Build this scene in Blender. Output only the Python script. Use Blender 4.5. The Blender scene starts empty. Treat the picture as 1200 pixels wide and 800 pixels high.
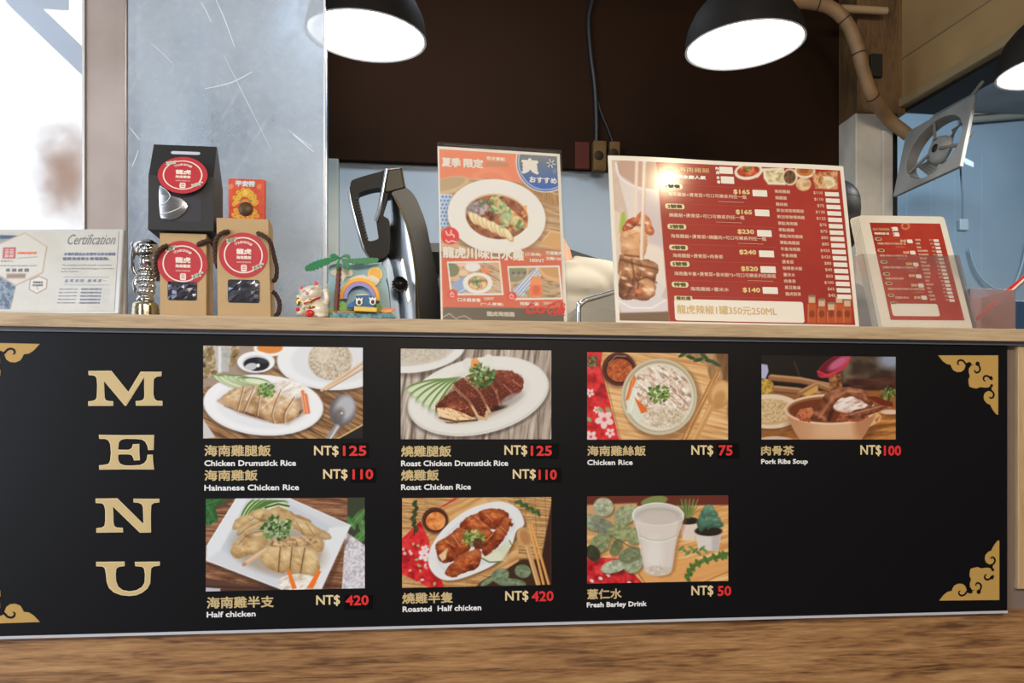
import bpy, bmesh, math, random
import numpy as np
from mathutils import Vector, Matrix
from mathutils.geometry import tessellate_polygon

SC = bpy.context.scene
COL = SC.collection
PI = math.pi

# ------------------------------------------------------------------ camera
FPX, CXP, HZP = 1050.0, 600.0, 516.0          # focal length, centre column and horizon row for a 1200x800 frame
YAW = math.radians(7.13)
CAM = Vector((0.0, -1.46, 0.905))
FW = Vector((math.sin(YAW), math.cos(YAW), 0)); RT = Vector((math.cos(YAW), -math.sin(YAW), 0)); UP = Vector((0, 0, 1))
cam_data = bpy.data.cameras.new('camera')
cam_data.sensor_width = 36.0
cam_data.lens = 36.0 * FPX / 1200.0
cam_data.shift_y = (HZP - 400.0) / 1200.0
cam_data.clip_start = 0.02
cam = bpy.data.objects.new('camera', cam_data)
cam.location = CAM
cam.rotation_euler = (PI / 2, 0, -YAW)
COL.objects.link(cam)
SC.camera = cam

# ------------------------------------------------------------------ view
SC.view_settings.view_transform = 'Standard'
SC.view_settings.look = 'None'
SC.view_settings.exposure = -0.22
SC.view_settings.gamma = 1.0
SC.view_settings.use_curve_mapping = False
SC.cycles.max_bounces = 8
SC.cycles.transparent_max_bounces = 16
SC.cycles.sample_clamp_indirect = 6.0

# ------------------------------------------------------------------ daylight outside the shop
world = bpy.data.worlds.new('overcast_daylight')
world.use_nodes = True
bg = world.node_tree.nodes['Background']
bg.inputs[0].default_value = (0.93, 0.97, 1.0, 1)
bg.inputs[1].default_value = 2.2
SC.world = world

def area(name, loc, target, size, power, color, size_y=None, shape=None):
    l = bpy.data.lights.new(name, 'AREA')
    l.energy = power; l.color = color; l.size = size
    l.shape = shape or ('RECTANGLE' if size_y else 'DISK')
    if size_y: l.size_y = size_y
    o = bpy.data.objects.new(name, l)
    o.location = loc
    o.rotation_euler = (Vector(target) - Vector(loc)).to_track_quat('-Z', 'Y').to_euler()
    COL.objects.link(o)
    return o

# daylight from the open street side on the left, ceiling lamps of the dining room, tube light of the back kitchen
area('street_daylight', (-2.85, -2.3, 1.5), (0.4, 0.0, 0.9), 2.2, 62, (0.72, 0.84, 1.0), 2.0)
area('dining_ceiling_light', (0.3, -3.5, 2.55), (0.3, 0.0, 0.9), 1.2, 88, (1.0, 0.87, 0.70), 0.5)
area('dining_ceiling_light', (1.9, -3.4, 2.55), (1.1, 0.0, 0.9), 0.6, 26, (1.0, 0.80, 0.58), 0.5)
area('kitchen_tube_light', (2.35, 1.5, 2.40), (2.5, 2.4, 1.4), 1.0, 13, (0.70, 0.86, 1.0), 0.15)
area('back_wall_fill', (0.10, 0.95, 2.30), (0.15, 1.6, 1.3), 0.9, 8, (0.80, 0.90, 1.0), 0.2)  # unseen fill light, added to brighten the white back wall

# ------------------------------------------------------------------ helpers
def at(px, py, Y):
    """the point of the plane y = Y that the photograph shows at pixel (px, py)"""
    d = FW + RT * ((px - CXP) / FPX) + UP * ((HZP - py) / FPX)
    return CAM + d * ((Y - CAM.y) / d.y)

def mpp(px, Y):
    """metres per pixel at column px of the plane y = Y"""
    d = FW + RT * ((px - CXP) / FPX)
    return (Y - CAM.y) / d.y / FPX

def s2l(c):
    c = np.asarray(c, float) / 255.0
    return np.where(c <= 0.04045, c / 12.92, ((c + 0.055) / 1.055) ** 2.4)

GAIN = 1.0
def rgb(c):
    l = np.clip(s2l(c) * GAIN, 0, 0.92)
    return (float(l[0]), float(l[1]), float(l[2]), 1.0)

MATS = {}
def mat(name, c, rough=0.5, metal=0.0, spec=0.5, coat=0.0, coat_rough=0.1, emit=None, estr=0.0, trans=0.0, alpha=1.0, bump=None, vary=None, ior=1.45):
    """a principled material; bump=(scale, strength), vary=(scale, second colour, fac contrast)"""
    if name in MATS: return MATS[name]
    m = bpy.data.materials.new(name); m.use_nodes = True
    nt = m.node_tree; b = nt.nodes['Principled BSDF']
    b.inputs['Base Color'].default_value = rgb(c)
    b.inputs['Roughness'].default_value = rough
    b.inputs['Metallic'].default_value = metal
    b.inputs['Specular IOR Level'].default_value = spec
    b.inputs['IOR'].default_value = ior
    b.inputs['Coat Weight'].default_value = coat
    b.inputs['Coat Roughness'].default_value = coat_rough
    b.inputs['Transmission Weight'].default_value = trans
    b.inputs['Alpha'].default_value = alpha
    if emit:
        b.inputs['Emission Color'].default_value = rgb(emit); b.inputs['Emission Strength'].default_value = estr
    tc = nt.nodes.new('ShaderNodeTexCoord')
    if vary:
        n = nt.nodes.new('ShaderNodeTexNoise'); n.inputs['Scale'].default_value = vary[0]; n.inputs['Detail'].default_value = 5
        nt.links.new(tc.outputs['Object'], n.inputs['Vector'])
        r = nt.nodes.new('ShaderNodeValToRGB')
        k = vary[2] if len(vary) > 2 else 0.2
        r.color_ramp.elements[0].position = 0.5 - k; r.color_ramp.elements[1].position = 0.5 + k
        r.color_ramp.elements[0].color = rgb(c); r.color_ramp.elements[1].color = rgb(vary[1])
        nt.links.new(n.outputs['Fac'], r.inputs['Fac']); nt.links.new(r.outputs['Color'], b.inputs['Base Color'])
    if bump:
        n = nt.nodes.new('ShaderNodeTexNoise'); n.inputs['Scale'].default_value = bump[0]; n.inputs['Detail'].default_value = 3
        nt.links.new(tc.outputs['Object'], n.inputs['Vector'])
        bp = nt.nodes.new('ShaderNodeBump'); bp.inputs['Strength'].default_value = bump[1]; bp.inputs['Distance'].default_value = 0.002
        nt.links.new(n.outputs['Fac'], bp.inputs['Height']); nt.links.new(bp.outputs['Normal'], b.inputs['Normal'])
    MATS[name] = m
    return m

def wood(name, light, mid, dark, axis='X', stretch=14.0, scale=3.0, rough=0.5, knots=True, dark_pos=0.36):
    if name in MATS: return MATS[name]
    m = bpy.data.materials.new(name); m.use_nodes = True
    nt = m.node_tree; L = nt.links; b = nt.nodes['Principled BSDF']
    b.inputs['Roughness'].default_value = rough
    tc = nt.nodes.new('ShaderNodeTexCoord'); mp = nt.nodes.new('ShaderNodeMapping')
    sc = [stretch] * 3; sc['XYZ'.index(axis)] = 1.0
    mp.inputs['Scale'].default_value = sc
    L.new(tc.outputs['Object'], mp.inputs['Vector'])
    # slow warp so that the grain bends around knots
    w = nt.nodes.new('ShaderNodeTexNoise'); w.inputs['Scale'].default_value = scale * 0.7; w.inputs['Detail'].default_value = 2
    L.new(mp.outputs['Vector'], w.inputs['Vector'])
    n1 = nt.nodes.new('ShaderNodeTexNoise'); n1.inputs['Scale'].default_value = scale; n1.inputs['Detail'].default_value = 9; n1.inputs['Roughness'].default_value = 0.62
    n1.inputs['Distortion'].default_value = 0.7 if knots else 0.3
    L.new(mp.outputs['Vector'], n1.inputs['Vector'])
    n2 = nt.nodes.new('ShaderNodeTexNoise'); n2.inputs['Scale'].default_value = scale * 7; n2.inputs['Detail'].default_value = 6
    L.new(mp.outputs['Vector'], n2.inputs['Vector'])
    mx = nt.nodes.new('ShaderNodeMath'); mx.operation = 'MULTIPLY_ADD'; mx.inputs[1].default_value = 0.35
    L.new(n2.outputs['Fac'], mx.inputs[0]); 
    mul = nt.nodes.new('ShaderNodeMath'); mul.operation = 'MULTIPLY'; mul.inputs[1].default_value = 0.66
    L.new(n1.outputs['Fac'], mul.inputs[0]); L.new(mul.outputs[0], mx.inputs[2])
    r = nt.nodes.new('ShaderNodeValToRGB'); e = r.color_ramp.elements
    e[0].position = dark_pos; e[0].color = rgb(dark); e[1].position = 0.66; e[1].color = rgb(light)
    k = e.new(0.5); k.color = rgb(mid)
    L.new(mx.outputs[0], r.inputs['Fac']); L.new(r.outputs['Color'], b.inputs['Base Color'])
    bp = nt.nodes.new('ShaderNodeBump'); bp.inputs['Strength'].default_value = 0.15; bp.inputs['Distance'].default_value = 0.001
    L.new(mx.outputs[0], bp.inputs['Height']); L.new(bp.outputs['Normal'], b.inputs['Normal'])
    MATS[name] = m
    return m

def print_mat(name, rough=0.5, coat=0.0, coat_rough=0.1):
    """ink printed on paper: colour comes from the mesh's own 'ink' attribute"""
    if name in MATS: return MATS[name]
    m = bpy.data.materials.new(name); m.use_nodes = True
    nt = m.node_tree; b = nt.nodes['Principled BSDF']
    a = nt.nodes.new('ShaderNodeAttribute'); a.attribute_name = 'ink'
    nt.links.new(a.outputs['Color'], b.inputs['Base Color'])
    b.inputs['Roughness'].default_value = rough; b.inputs['Coat Weight'].default_value = coat; b.inputs['Coat Roughness'].default_value = coat_rough
    b.inputs['Specular IOR Level'].default_value = 0.3
    MATS[name] = m
    return m

def brushed(name, c, rough=0.3, axis='Z', dirt=None, amount=0.12):
    if name in MATS: return MATS[name]
    m = mat(name, c, rough, 1.0)
    nt = m.node_tree; L = nt.links; b = nt.nodes['Principled BSDF']
    tc = nt.nodes.new('ShaderNodeTexCoord'); mp = nt.nodes.new('ShaderNodeMapping')
    sc = [160.0] * 3; sc['XYZ'.index(axis)] = 3.0
    mp.inputs['Scale'].default_value = sc
    L.new(tc.outputs['Object'], mp.inputs['Vector'])
    n = nt.nodes.new('ShaderNodeTexNoise'); n.inputs['Scale'].default_value = 1.0; n.inputs['Detail'].default_value = 4
    L.new(mp.outputs['Vector'], n.inputs['Vector'])
    ma = nt.nodes.new('ShaderNodeMath'); ma.operation = 'MULTIPLY_ADD'; ma.inputs[1].default_value = amount * 2; ma.inputs[2].default_value = rough - amount
    L.new(n.outputs['Fac'], ma.inputs[0]); L.new(ma.outputs[0], b.inputs['Roughness'])
    if dirt:
        n2 = nt.nodes.new('ShaderNodeTexNoise'); n2.inputs['Scale'].default_value = 9; n2.inputs['Detail'].default_value = 6
        L.new(tc.outputs['Object'], n2.inputs['Vector'])
        r = nt.nodes.new('ShaderNodeValToRGB'); r.color_ramp.elements[0].position = 0.4; r.color_ramp.elements[1].position = 0.65
        r.color_ramp.elements[0].color = rgb(c); r.color_ramp.elements[1].color = rgb(dirt)
        L.new(n2.outputs['Fac'], r.inputs['Fac']); L.new(r.outputs['Color'], b.inputs['Base Color'])
    return m

# ---- objects
def tag(o, label=None, cat=None, group=None, kind=None):
    if label: o['label'] = label
    if cat: o['category'] = cat
    if group: o['group'] = group
    if kind: o['kind'] = kind
    return o

def root(name, loc, label=None, cat=None, group=None, kind=None):
    o = bpy.data.objects.new(name, None); o.empty_display_size = 0.05
    o.location = loc
    COL.objects.link(o)
    return tag(o, label, cat, group, kind)

def wloc(o):
    v = Vector(o.location)
    while o.parent is not None:
        o = o.parent; v = v + Vector(o.location)
    return v

class MB:
    """collects geometry in world space; build() links it as one mesh object"""
    def __init__(s): s.v = []; s.f = []; s.mi = []; s.sm = []
    def add(s, vs, fs, mi=0, smooth=False):
        b = len(s.v); s.v += [tuple(p) for p in vs]
        for f in fs: s.f.append(tuple(i + b for i in f)); s.mi.append(mi); s.sm.append(smooth)
        return s
    def box(s, a, b, mi=0):
        x0, x1 = sorted((a[0], b[0])); y0, y1 = sorted((a[1], b[1])); z0, z1 = sorted((a[2], b[2]))
        v = [(x0, y0, z0), (x1, y0, z0), (x1, y1, z0), (x0, y1, z0), (x0, y0, z1), (x1, y0, z1), (x1, y1, z1), (x0, y1, z1)]
        return s.add(v, [(0, 3, 2, 1), (4, 5, 6, 7), (0, 1, 5, 4), (1, 2, 6, 5), (2, 3, 7, 6), (3, 0, 4, 7)], mi)
    def hexa(s, p, mi=0):
        """eight corners: front quad TL TR BR BL, then back quad in the same order"""
        return s.add(p, [(0, 3, 2, 1), (4, 5, 6, 7), (0, 1, 5, 4), (1, 2, 6, 5), (2, 3, 7, 6), (3, 0, 4, 7)], mi)
    def prism(s, loops, n, depth, mi=0, smooth=False):
        """flat outline (list of points, or list of loops for holes) pushed along n by depth"""
        if not isinstance(loops[0][0], (tuple, list, Vector)): loops = [loops]
        loops = [[Vector(p) for p in l] for l in loops]
        n = Vector(n).normalized()
        tri = tessellate_polygon(loops)
        flat = [p for l in loops for p in l]; N = len(flat)
        vs = list(flat) + [p + n * depth for p in flat]
        fs = []
        for t in tri:
            a, b, c = (flat[i] for i in t)
            if (b - a).cross(c - a).dot(n) > 0: t = (t[0], t[2], t[1])
            fs.append(tuple(t)); fs.append((t[2] + N, t[1] + N, t[0] + N))
        o = 0
        for l in loops:
            k = len(l)
            # orientation: make the side faces look outward
            ar = Vector((0, 0, 0))
            for i in range(k): ar += (l[i] - l[0]).cross(l[(i + 1) % k] - l[0])
            flip = ar.dot(n) < 0
            if o > 0: flip = not flip
            for i in range(k):
                j = (i + 1) % k
                q = (o + i, o + j, o + j + N, o + i + N)
                fs.append(q[::-1] if flip else q)
            o += k
        return s.add(vs, fs, mi, smooth)
    def flat(s, pts, n, mi=0):
        pts = [Vector(p) for p in pts]; n = Vector(n)
        fs = []
        for t in tessellate_polygon([pts]):
            a, b, c = (pts[i] for i in t)
            if (b - a).cross(c - a).dot(n) < 0: t = (t[0], t[2], t[1])
            fs.append(tuple(t))
        return s.add(pts, fs, mi)
    def tube(s, pts, r, seg=10, mi=0, caps=True):
        pts = [Vector(p) for p in pts]; k = len(pts)
        rs = r if isinstance(r, (list, tuple)) else [r] * k
        b = len(s.v); ref = None; vs = []
        for i, p in enumerate(pts):
            t = (pts[min(i + 1, k - 1)] - pts[max(i - 1, 0)]).normalized()
            if ref is None:
                ref = t.orthogonal().normalized()
            ref = (ref - t * ref.dot(t)).normalized()
            w = t.cross(ref)
            for j in range(seg):
                a = 2 * PI * j / seg
                vs.append(p + (ref * math.cos(a) + w * math.sin(a)) * rs[i])
        fs = [(i * seg + j, i * seg + (j + 1) % seg, (i + 1) * seg + (j + 1) % seg, (i + 1) * seg + j) for i in range(k - 1) for j in range(seg)]
        s.add(vs, fs, mi, True)
        if caps:
            s.add(vs[:seg], [tuple(range(seg))[::-1]], mi); s.add(vs[-seg:], [tuple(range(seg))], mi)
        return s
    def lathe(s, prof, M, seg=40, mi=0, smooth=True):
        """profile of (radius, height) about the local z axis of matrix M"""
        vs = []
        for r, z in prof:
            for j in range(seg):
                a = 2 * PI * j / seg
                vs.append(M @ Vector((r * math.cos(a), r * math.sin(a), z)))
        fs = [(i * seg + j, i * seg + (j + 1) % seg, (i + 1) * seg + (j + 1) % seg, (i + 1) * seg + j) for i in range(len(prof) - 1) for j in range(seg)]
        return s.add(vs, fs, mi, smooth)
    def ell(s, c, r, M=None, seg=20, ring=12, mi=0):
        """ellipsoid"""
        c = Vector(c); vs = []
        for i in range(ring + 1):
            th = PI * i / ring
            for j in range(seg):
                a = 2 * PI * j / seg
                p = Vector((r[0] * math.sin(th) * math.cos(a), r[1] * math.sin(th) * math.sin(a), r[2] * math.cos(th)))
                if M is not None: p = M @ p
                vs.append(c + p)
        fs = [(i * seg + j, (i + 1) * seg + j, (i + 1) * seg + (j + 1) % seg, i * seg + (j + 1) % seg) for i in range(ring) for j in range(seg)]
        return s.add(vs, fs, mi, True)
    def build(s, name, mats, parent=None, bevel=0, seg=2, label=None, kind=None, recalc=False):
        L = wloc(parent) if parent is not None else Vector((0, 0, 0))
        me = bpy.data.meshes.new(name)
        me.from_pydata([tuple(Vector(p) - L) for p in s.v], [], s.f)
        mats = mats if isinstance(mats, (list, tuple)) else [mats]
        for m in mats: me.materials.append(m)
        me.polygons.foreach_set('material_index', s.mi)
        me.polygons.foreach_set('use_smooth', s.sm)
        if recalc:
            bm = bmesh.new(); bm.from_mesh(me)
            bmesh.ops.remove_doubles(bm, verts=bm.verts, dist=1e-6)
            bmesh.ops.recalc_face_normals(bm, faces=bm.faces); bm.to_mesh(me); bm.free()
        me.update()
        o = bpy.data.objects.new(name, me); COL.objects.link(o)
        if parent is not None: o.parent = parent
        if bevel:
            if not recalc:
                bm = bmesh.new(); bm.from_mesh(me); bmesh.ops.remove_doubles(bm, verts=bm.verts, dist=1e-6); bm.to_mesh(me); bm.free()
            md = o.modifiers.new('bevel', 'BEVEL'); md.width = bevel; md.segments = seg; md.limit_method = 'ANGLE'; md.angle_limit = math.radians(32)
            md.harden_normals = False
        if label: o['label'] = label
        if kind: o['kind'] = kind
        return o

def struct(name, mb, mats, parent=None, bevel=0):
    o = mb.build(name, mats, parent, bevel)
    o['kind'] = 'structure'
    return o

class Frame:
    """a flat face in the place: origin, two in-plane axes, normal towards the room"""
    def __init__(s, o, u, v):
        s.o = Vector(o); s.u = Vector(u).normalized(); s.v = Vector(v).normalized(); s.n = s.u.cross(s.v).normalized()
    def pt(s, a, b, c=0.0): return s.o + s.u * a + s.v * b + s.n * c
    def px(s, x, y):
        d = FW + RT * ((x - CXP) / FPX) + UP * ((HZP - y) / FPX)
        t = (s.o - CAM).dot(s.n) / d.dot(s.n)
        p = CAM + d * t - s.o
        return p.dot(s.u), p.dot(s.v)
    def w(s, x, y, c=0.0):
        a, b = s.px(x, y); return s.pt(a, b, c)
    def rect(s, quad):
        """upright rectangle in the face closest to four photographed corners TL TR BR BL"""
        q = [s.px(*p) for p in quad]
        return ((q[0][0] + q[3][0]) / 2, (q[2][1] + q[3][1]) / 2, (q[1][0] + q[2][0]) / 2, (q[0][1] + q[1][1]) / 2)

def facing(Y, px=600, py=376):
    o = at(px, py, Y)
    return Frame(o, (1, 0, 0), (0, 0, 1))

def leaning(x, y, z, yaw, lean):
    u = Vector((math.cos(yaw), math.sin(yaw), 0)); b = Vector((-math.sin(yaw), math.cos(yaw), 0))
    v = Vector((0, 0, 1)) * math.cos(lean) + b * math.sin(lean)
    return Frame((x, y, z), u, v)

# ---- lettering
_txt = {}
def glyphs(text, bold=0.0, shear=0.0):
    key = (text, bold, shear)
    if key in _txt: return _txt[key]
    c = bpy.data.curves.new('lettering', 'FONT'); c.body = text; c.offset = bold; c.resolution_u = 2; c.shear = shear
    c.fill_mode = 'FRONT'
    o = bpy.data.objects.new('lettering', c)
    COL.objects.link(o)
    me = bpy.data.meshes.new_from_object(o)
    co = np.empty(len(me.vertices) * 3); me.vertices.foreach_get('co', co); co = co.reshape(-1, 3)
    fs = [tuple(p.vertices) for p in me.polygons]
    bpy.data.objects.remove(o); bpy.data.curves.remove(c); bpy.data.meshes.remove(me)
    _txt[key] = (co, fs)
    return _txt[key]

def letters(mb, F, text, a0, b0, a1, b1, lift=0.0006, bold=0.02, mi=0, shear=0.0, keep=False, rot=0.0):
    """lettering fitted to the box (a0,b0)-(a1,b1) of the face; bold thickens the strokes by that share of the height"""
    co, fs = glyphs(text, 0.0, shear)
    if len(co) == 0: return
    e = (b1 - b0) * bold * 1.25
    mn = co.min(0); mx = co.max(0); w = max(mx[0] - mn[0], 1e-6); h = max(mx[1] - mn[1], 1e-6)
    sx = (a1 - a0 - 2 * e) / w; sy = (b1 - b0 - 2 * e) / h
    if keep: sx = sy = min(sx, sy)
    ca, sa = math.cos(rot), math.sin(rot); cx, cy = (a0 + a1) / 2, (b0 + b1) / 2
    shifts = [(0, 0)] if bold < 1e-6 else [(math.cos(k * PI / 4 + .39) * e, math.sin(k * PI / 4 + .39) * e) for k in range(8)]
    for q, (dx, dy) in enumerate(shifts):
        A = a0 + e + (co[:, 0] - mn[0]) * sx + dx; B = b0 + e + (co[:, 1] - mn[1]) * sy + dy
        if rot: A, B = cx + (A - cx) * ca - (B - cy) * sa, cy + (A - cx) * sa + (B - cy) * ca
        P = np.array(F.o)[None] + A[:, None] * np.array(F.u) + B[:, None] * np.array(F.v) + np.array(F.n) * (lift + q * 6e-6)
        mb.add([tuple(p) for p in P], fs, mi)

def letters_px(mb, F, text, x0, x1, yc, h, **k):
    """the same with the box given where the photograph shows it: columns x0..x1, middle row yc, height h"""
    aL, bL = F.px(x0, yc); aR, bR = F.px(x1, yc)
    _, bt = F.px((x0 + x1) / 2, yc - h / 2); _, bb = F.px((x0 + x1) / 2, yc + h / 2)
    letters(mb, F, text, aL, bb, aR, bt, **k)

# ---- printing: a fine grid whose vertices carry the ink colour
def _hash(ix, iy, seed):
    h = (ix.astype(np.int64) * 374761393 + iy.astype(np.int64) * 668265263 + seed * 1442695041) & 0x7fffffff
    h = ((h ^ (h >> 13)) * 1274126177) & 0x7fffffff
    return ((h ^ (h >> 16)) & 0xffff) / 65535.0

def vnoise(x, y, seed=0):
    ix = np.floor(x); iy = np.floor(y); fx = x - ix; fy = y - iy
    fx = fx * fx * (3 - 2 * fx); fy = fy * fy * (3 - 2 * fy)
    a = _hash(ix, iy, seed); b = _hash(ix + 1, iy, seed); c = _hash(ix, iy + 1, seed); d = _hash(ix + 1, iy + 1, seed)
    return (a * (1 - fx) + b * fx) * (1 - fy) + (c * (1 - fx) + d * fx) * fy

def fbm(x, y, seed=0, oct=4):
    t = 0; amp = 0.5; s = 0
    for i in range(oct):
        t = t + amp * vnoise(x, y, seed + i * 17); s += amp; amp *= 0.55; x = x * 2.03; y = y * 2.03
    return t / s

class Paint:
    """the motif of a printed picture, laid down stroke by stroke; coordinates are those of an enlarged view of it"""
    def __init__(s, X, Y, base, ox=0, oy=0, k=1.0, soft=1.1):
        s.X = (X - ox) * k; s.Y = (Y - oy) * k; s.k = k; s.soft = soft * k
        s.img = np.empty(X.shape + (3,)); s.img[...] = base
    def fill(s, m, col, a=1.0):
        m = (m * a)[..., None] if np.ndim(m) else m * a
        s.img = s.img * (1 - m) + np.asarray(col, float) * m
    def mell(s, cx, cy, rx, ry, rot=0, soft=None):
        c, q = math.cos(math.radians(rot)), math.sin(math.radians(rot))
        dx = s.X - cx; dy = s.Y - cy
        u = (dx * c + dy * q) / rx; v = (-dx * q + dy * c) / ry
        r = np.sqrt(u * u + v * v)
        return np.clip((1 - r) * min(rx, ry) / (soft or s.soft) + 0.5, 0, 1)
    def ell(s, cx, cy, rx, ry, col, rot=0, a=1.0, soft=None, clip=None):
        m = s.mell(cx, cy, rx, ry, rot, soft)
        if clip is not None: m = m * clip
        s.fill(m, col, a); return m
    wob = None
    def mpoly(s, pts, soft=None):
        X, Y = s.X, s.Y
        if s.wob:
            A_, sc_, sd_ = s.wob; X, Y = X + A_ * 2 * (fbm(X / sc_, Y / sc_, sd_) - .5), Y + A_ * 2 * (fbm(X / sc_, Y / sc_, sd_ + 50) - .5)
        ins = np.zeros(X.shape, bool); dm = np.full(X.shape, 1e9); n = len(pts)
        for i in range(n):
            x0, y0 = pts[i]; x1, y1 = pts[(i + 1) % n]
            cond = (y0 > Y) != (y1 > Y)
            with np.errstate(divide='ignore', invalid='ignore'):
                xi = (x1 - x0) * (Y - y0) / ((y1 - y0) if y1 != y0 else 1e-9) + x0
            ins ^= cond & (X < xi)
            dx, dy = x1 - x0, y1 - y0; l2 = dx * dx + dy * dy + 1e-9
            t = np.clip(((X - x0) * dx + (Y - y0) * dy) / l2, 0, 1)
            dm = np.minimum(dm, np.hypot(X - x0 - t * dx, Y - y0 - t * dy))
        d = np.where(ins, dm, -dm)
        return np.clip(d / (soft or s.soft) + 0.5, 0, 1)
    def poly(s, pts, col, a=1.0, soft=None, clip=None):
        m = s.mpoly(pts, soft)
        if clip is not None: m = m * clip
        s.fill(m, col, a); return m
    def mline(s, pts, w, soft=None):
        d = np.full(s.X.shape, 1e9)
        for (x0, y0), (x1, y1) in zip(pts[:-1], pts[1:]):
            dx, dy = x1 - x0, y1 - y0; l2 = dx * dx + dy * dy + 1e-9
            t = np.clip(((s.X - x0) * dx + (s.Y - y0) * dy) / l2, 0, 1)
            d = np.minimum(d, np.hypot(s.X - x0 - t * dx, s.Y - y0 - t * dy))
        return np.clip((w / 2 - d) / (soft or s.soft) + 0.5, 0, 1)
    def line(s, pts, w, col, a=1.0, soft=None, clip=None):
        m = s.mline(pts, w, soft)
        if clip is not None: m = m * clip
        s.fill(m, col, a); return m
    def tex(s, m, cols, sx, sy=None, rot=0, seed=0, a=1.0, lo=0.25, hi=0.75, oct=4):
        """mottled colours following a noise; cols from low to high"""
        sy = sy or sx
        c, q = math.cos(math.radians(rot)), math.sin(math.radians(rot))
        u = (s.X * c + s.Y * q) / sx; v = (-s.X * q + s.Y * c) / sy
        n = np.clip((fbm(u, v, seed, oct) - lo) / (hi - lo), 0, 0.9999) * (len(cols) - 1)
        i = n.astype(int); f = (n - i)[..., None]; C = np.asarray(cols, float)
        col = C[i] * (1 - f) + C[np.minimum(i + 1, len(cols) - 1)] * f
        mm = (m * a)[..., None] if np.ndim(m) else m * a
        s.img = s.img * (1 - mm) + col * mm
    def all(s): return np.ones(s.X.shape)
    def leaf(s, x, y, l, w, rot, col, vein=None, a=1.0):
        m = s.ell(x, y, l, w, col, rot, a)
        s.tex(m, [np.array(col) * .72, np.array(col) * 1.18], 14 * s.k / 4, seed=int(x + y), a=.7)
        if vein is not None:
            c, q = math.cos(math.radians(rot)), math.sin(math.radians(rot))
            s.line([(x - c * l * .9, y - q * l * .9), (x + c * l * .9, y + q * l * .9)], max(1.5, w * .12), vein, a=.6)

def print_sheet(name, F, rect, painter, parent, material, lift=0.0004, pitch=0.00115, label=None, gain=1.0):
    """rect = a0, b0, a1, b1 on face F; painter(PX, PY) returns sRGB colours for those pixels of the photograph"""
    a0, b0, a1, b1 = rect
    nx = max(2, int(round((a1 - a0) / pitch)) + 1); ny = max(2, int(round((b1 - b0) / pitch)) + 1)
    A, B = np.meshgrid(np.linspace(a0, a1, nx), np.linspace(b0, b1, ny))
    P = np.array(F.o)[None, None] + A[..., None] * np.array(F.u) + B[..., None] * np.array(F.v) + np.array(F.n) * lift
    R = P - np.array(CAM); Z = R @ np.array(FW)
    PX = CXP + FPX * (R @ np.array(RT)) / Z; PY = HZP - FPX * (R @ np.array(UP)) / Z
    img = np.clip(painter(PX, PY), 0, 255)
    L = np.array(wloc(parent))
    me = bpy.data.meshes.new(name)
    nv = nx * ny; me.vertices.add(nv); me.vertices.foreach_set('co', (P - L).reshape(-1))
    idx = np.arange(nv).reshape(ny, nx)
    q = np.stack([idx[:-1, :-1], idx[:-1, 1:], idx[1:, 1:], idx[1:, :-1]], -1).reshape(-1, 4)
    me.loops.add(q.size); me.loops.foreach_set('vertex_index', q.reshape(-1).astype(np.int32))
    me.polygons.add(len(q)); me.polygons.foreach_set('loop_start', (np.arange(len(q)) * 4).astype(np.int32))
    me.update(calc_edges=True)
    ca = me.color_attributes.new('ink', 'FLOAT_COLOR', 'POINT')
    rgba = np.ones((nv, 4), np.float32); rgba[:, :3] = np.clip(s2l(img.reshape(-1, 3)) * GAIN * gain, 0, 0.92)
    ca.data.foreach_set('color', rgba.reshape(-1))
    me.materials.append(material)
    o = bpy.data.objects.new(name, me); COL.objects.link(o); o.parent = parent
    if label: o['label'] = label
    return o

def smooth_closed(pts, n=6):
    """Catmull-Rom through closed outline points"""
    out = []; k = len(pts)
    for i in range(k):
        p0, p1, p2, p3 = (np.array(pts[(i + j - 1) % k], float) for j in range(4))
        for t in np.linspace(0, 1, n, endpoint=False):
            out.append(tuple(0.5 * ((2 * p1) + (-p0 + p2) * t + (2 * p0 - 5 * p1 + 4 * p2 - p3) * t * t + (-p0 + 3 * p1 - 3 * p2 + p3) * t ** 3)))
    return out

def smooth_open(pts, n=6):
    p = [np.array(q, float) for q in pts]; p = [2 * p[0] - p[1]] + p + [2 * p[-1] - p[-2]]
    out = []
    for i in range(1, len(p) - 2):
        p0, p1, p2, p3 = p[i - 1:i + 3]
        for t in np.linspace(0, 1, n, endpoint=False):
            out.append(tuple(0.5 * ((2 * p1) + (-p0 + p2) * t + (2 * p0 - 5 * p1 + 4 * p2 - p3) * t * t + (-p0 + 3 * p1 - 3 * p2 + p3) * t ** 3)))
    out.append(tuple(p[-2]))
    return out

def zoomed(pts, ox, oy, k): return [(ox + x / k, oy + y / k) for x, y in pts]

def ribbon(mb, F, pts, w, lift, mi=0, taper=False):
    """flat stroke along points given as pixels of the photograph; w in metres"""
    P = [Vector((*F.px(x, y), 0)) for x, y in pts]; k = len(P); L = []; R = []
    for i in range(k):
        t = P[min(i + 1, k - 1)] - P[max(i - 1, 0)]
        if t.length < 1e-9: t = Vector((1, 0, 0))
        t.normalize(); nn = Vector((-t.y, t.x, 0))
        ww = w[i] if isinstance(w, (list, tuple)) else w
        if taper: ww = ww * (0.35 + 0.65 * math.sin(PI * (0.12 + 0.76 * i / (k - 1))))
        L.append(P[i] + nn * ww / 2); R.append(P[i] - nn * ww / 2)
    vs = [F.pt(p.x, p.y, lift) for p in L + R]
    mb.add(vs, [(i + k, i + k + 1, i + 1, i) for i in range(k - 1)], mi)

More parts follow.
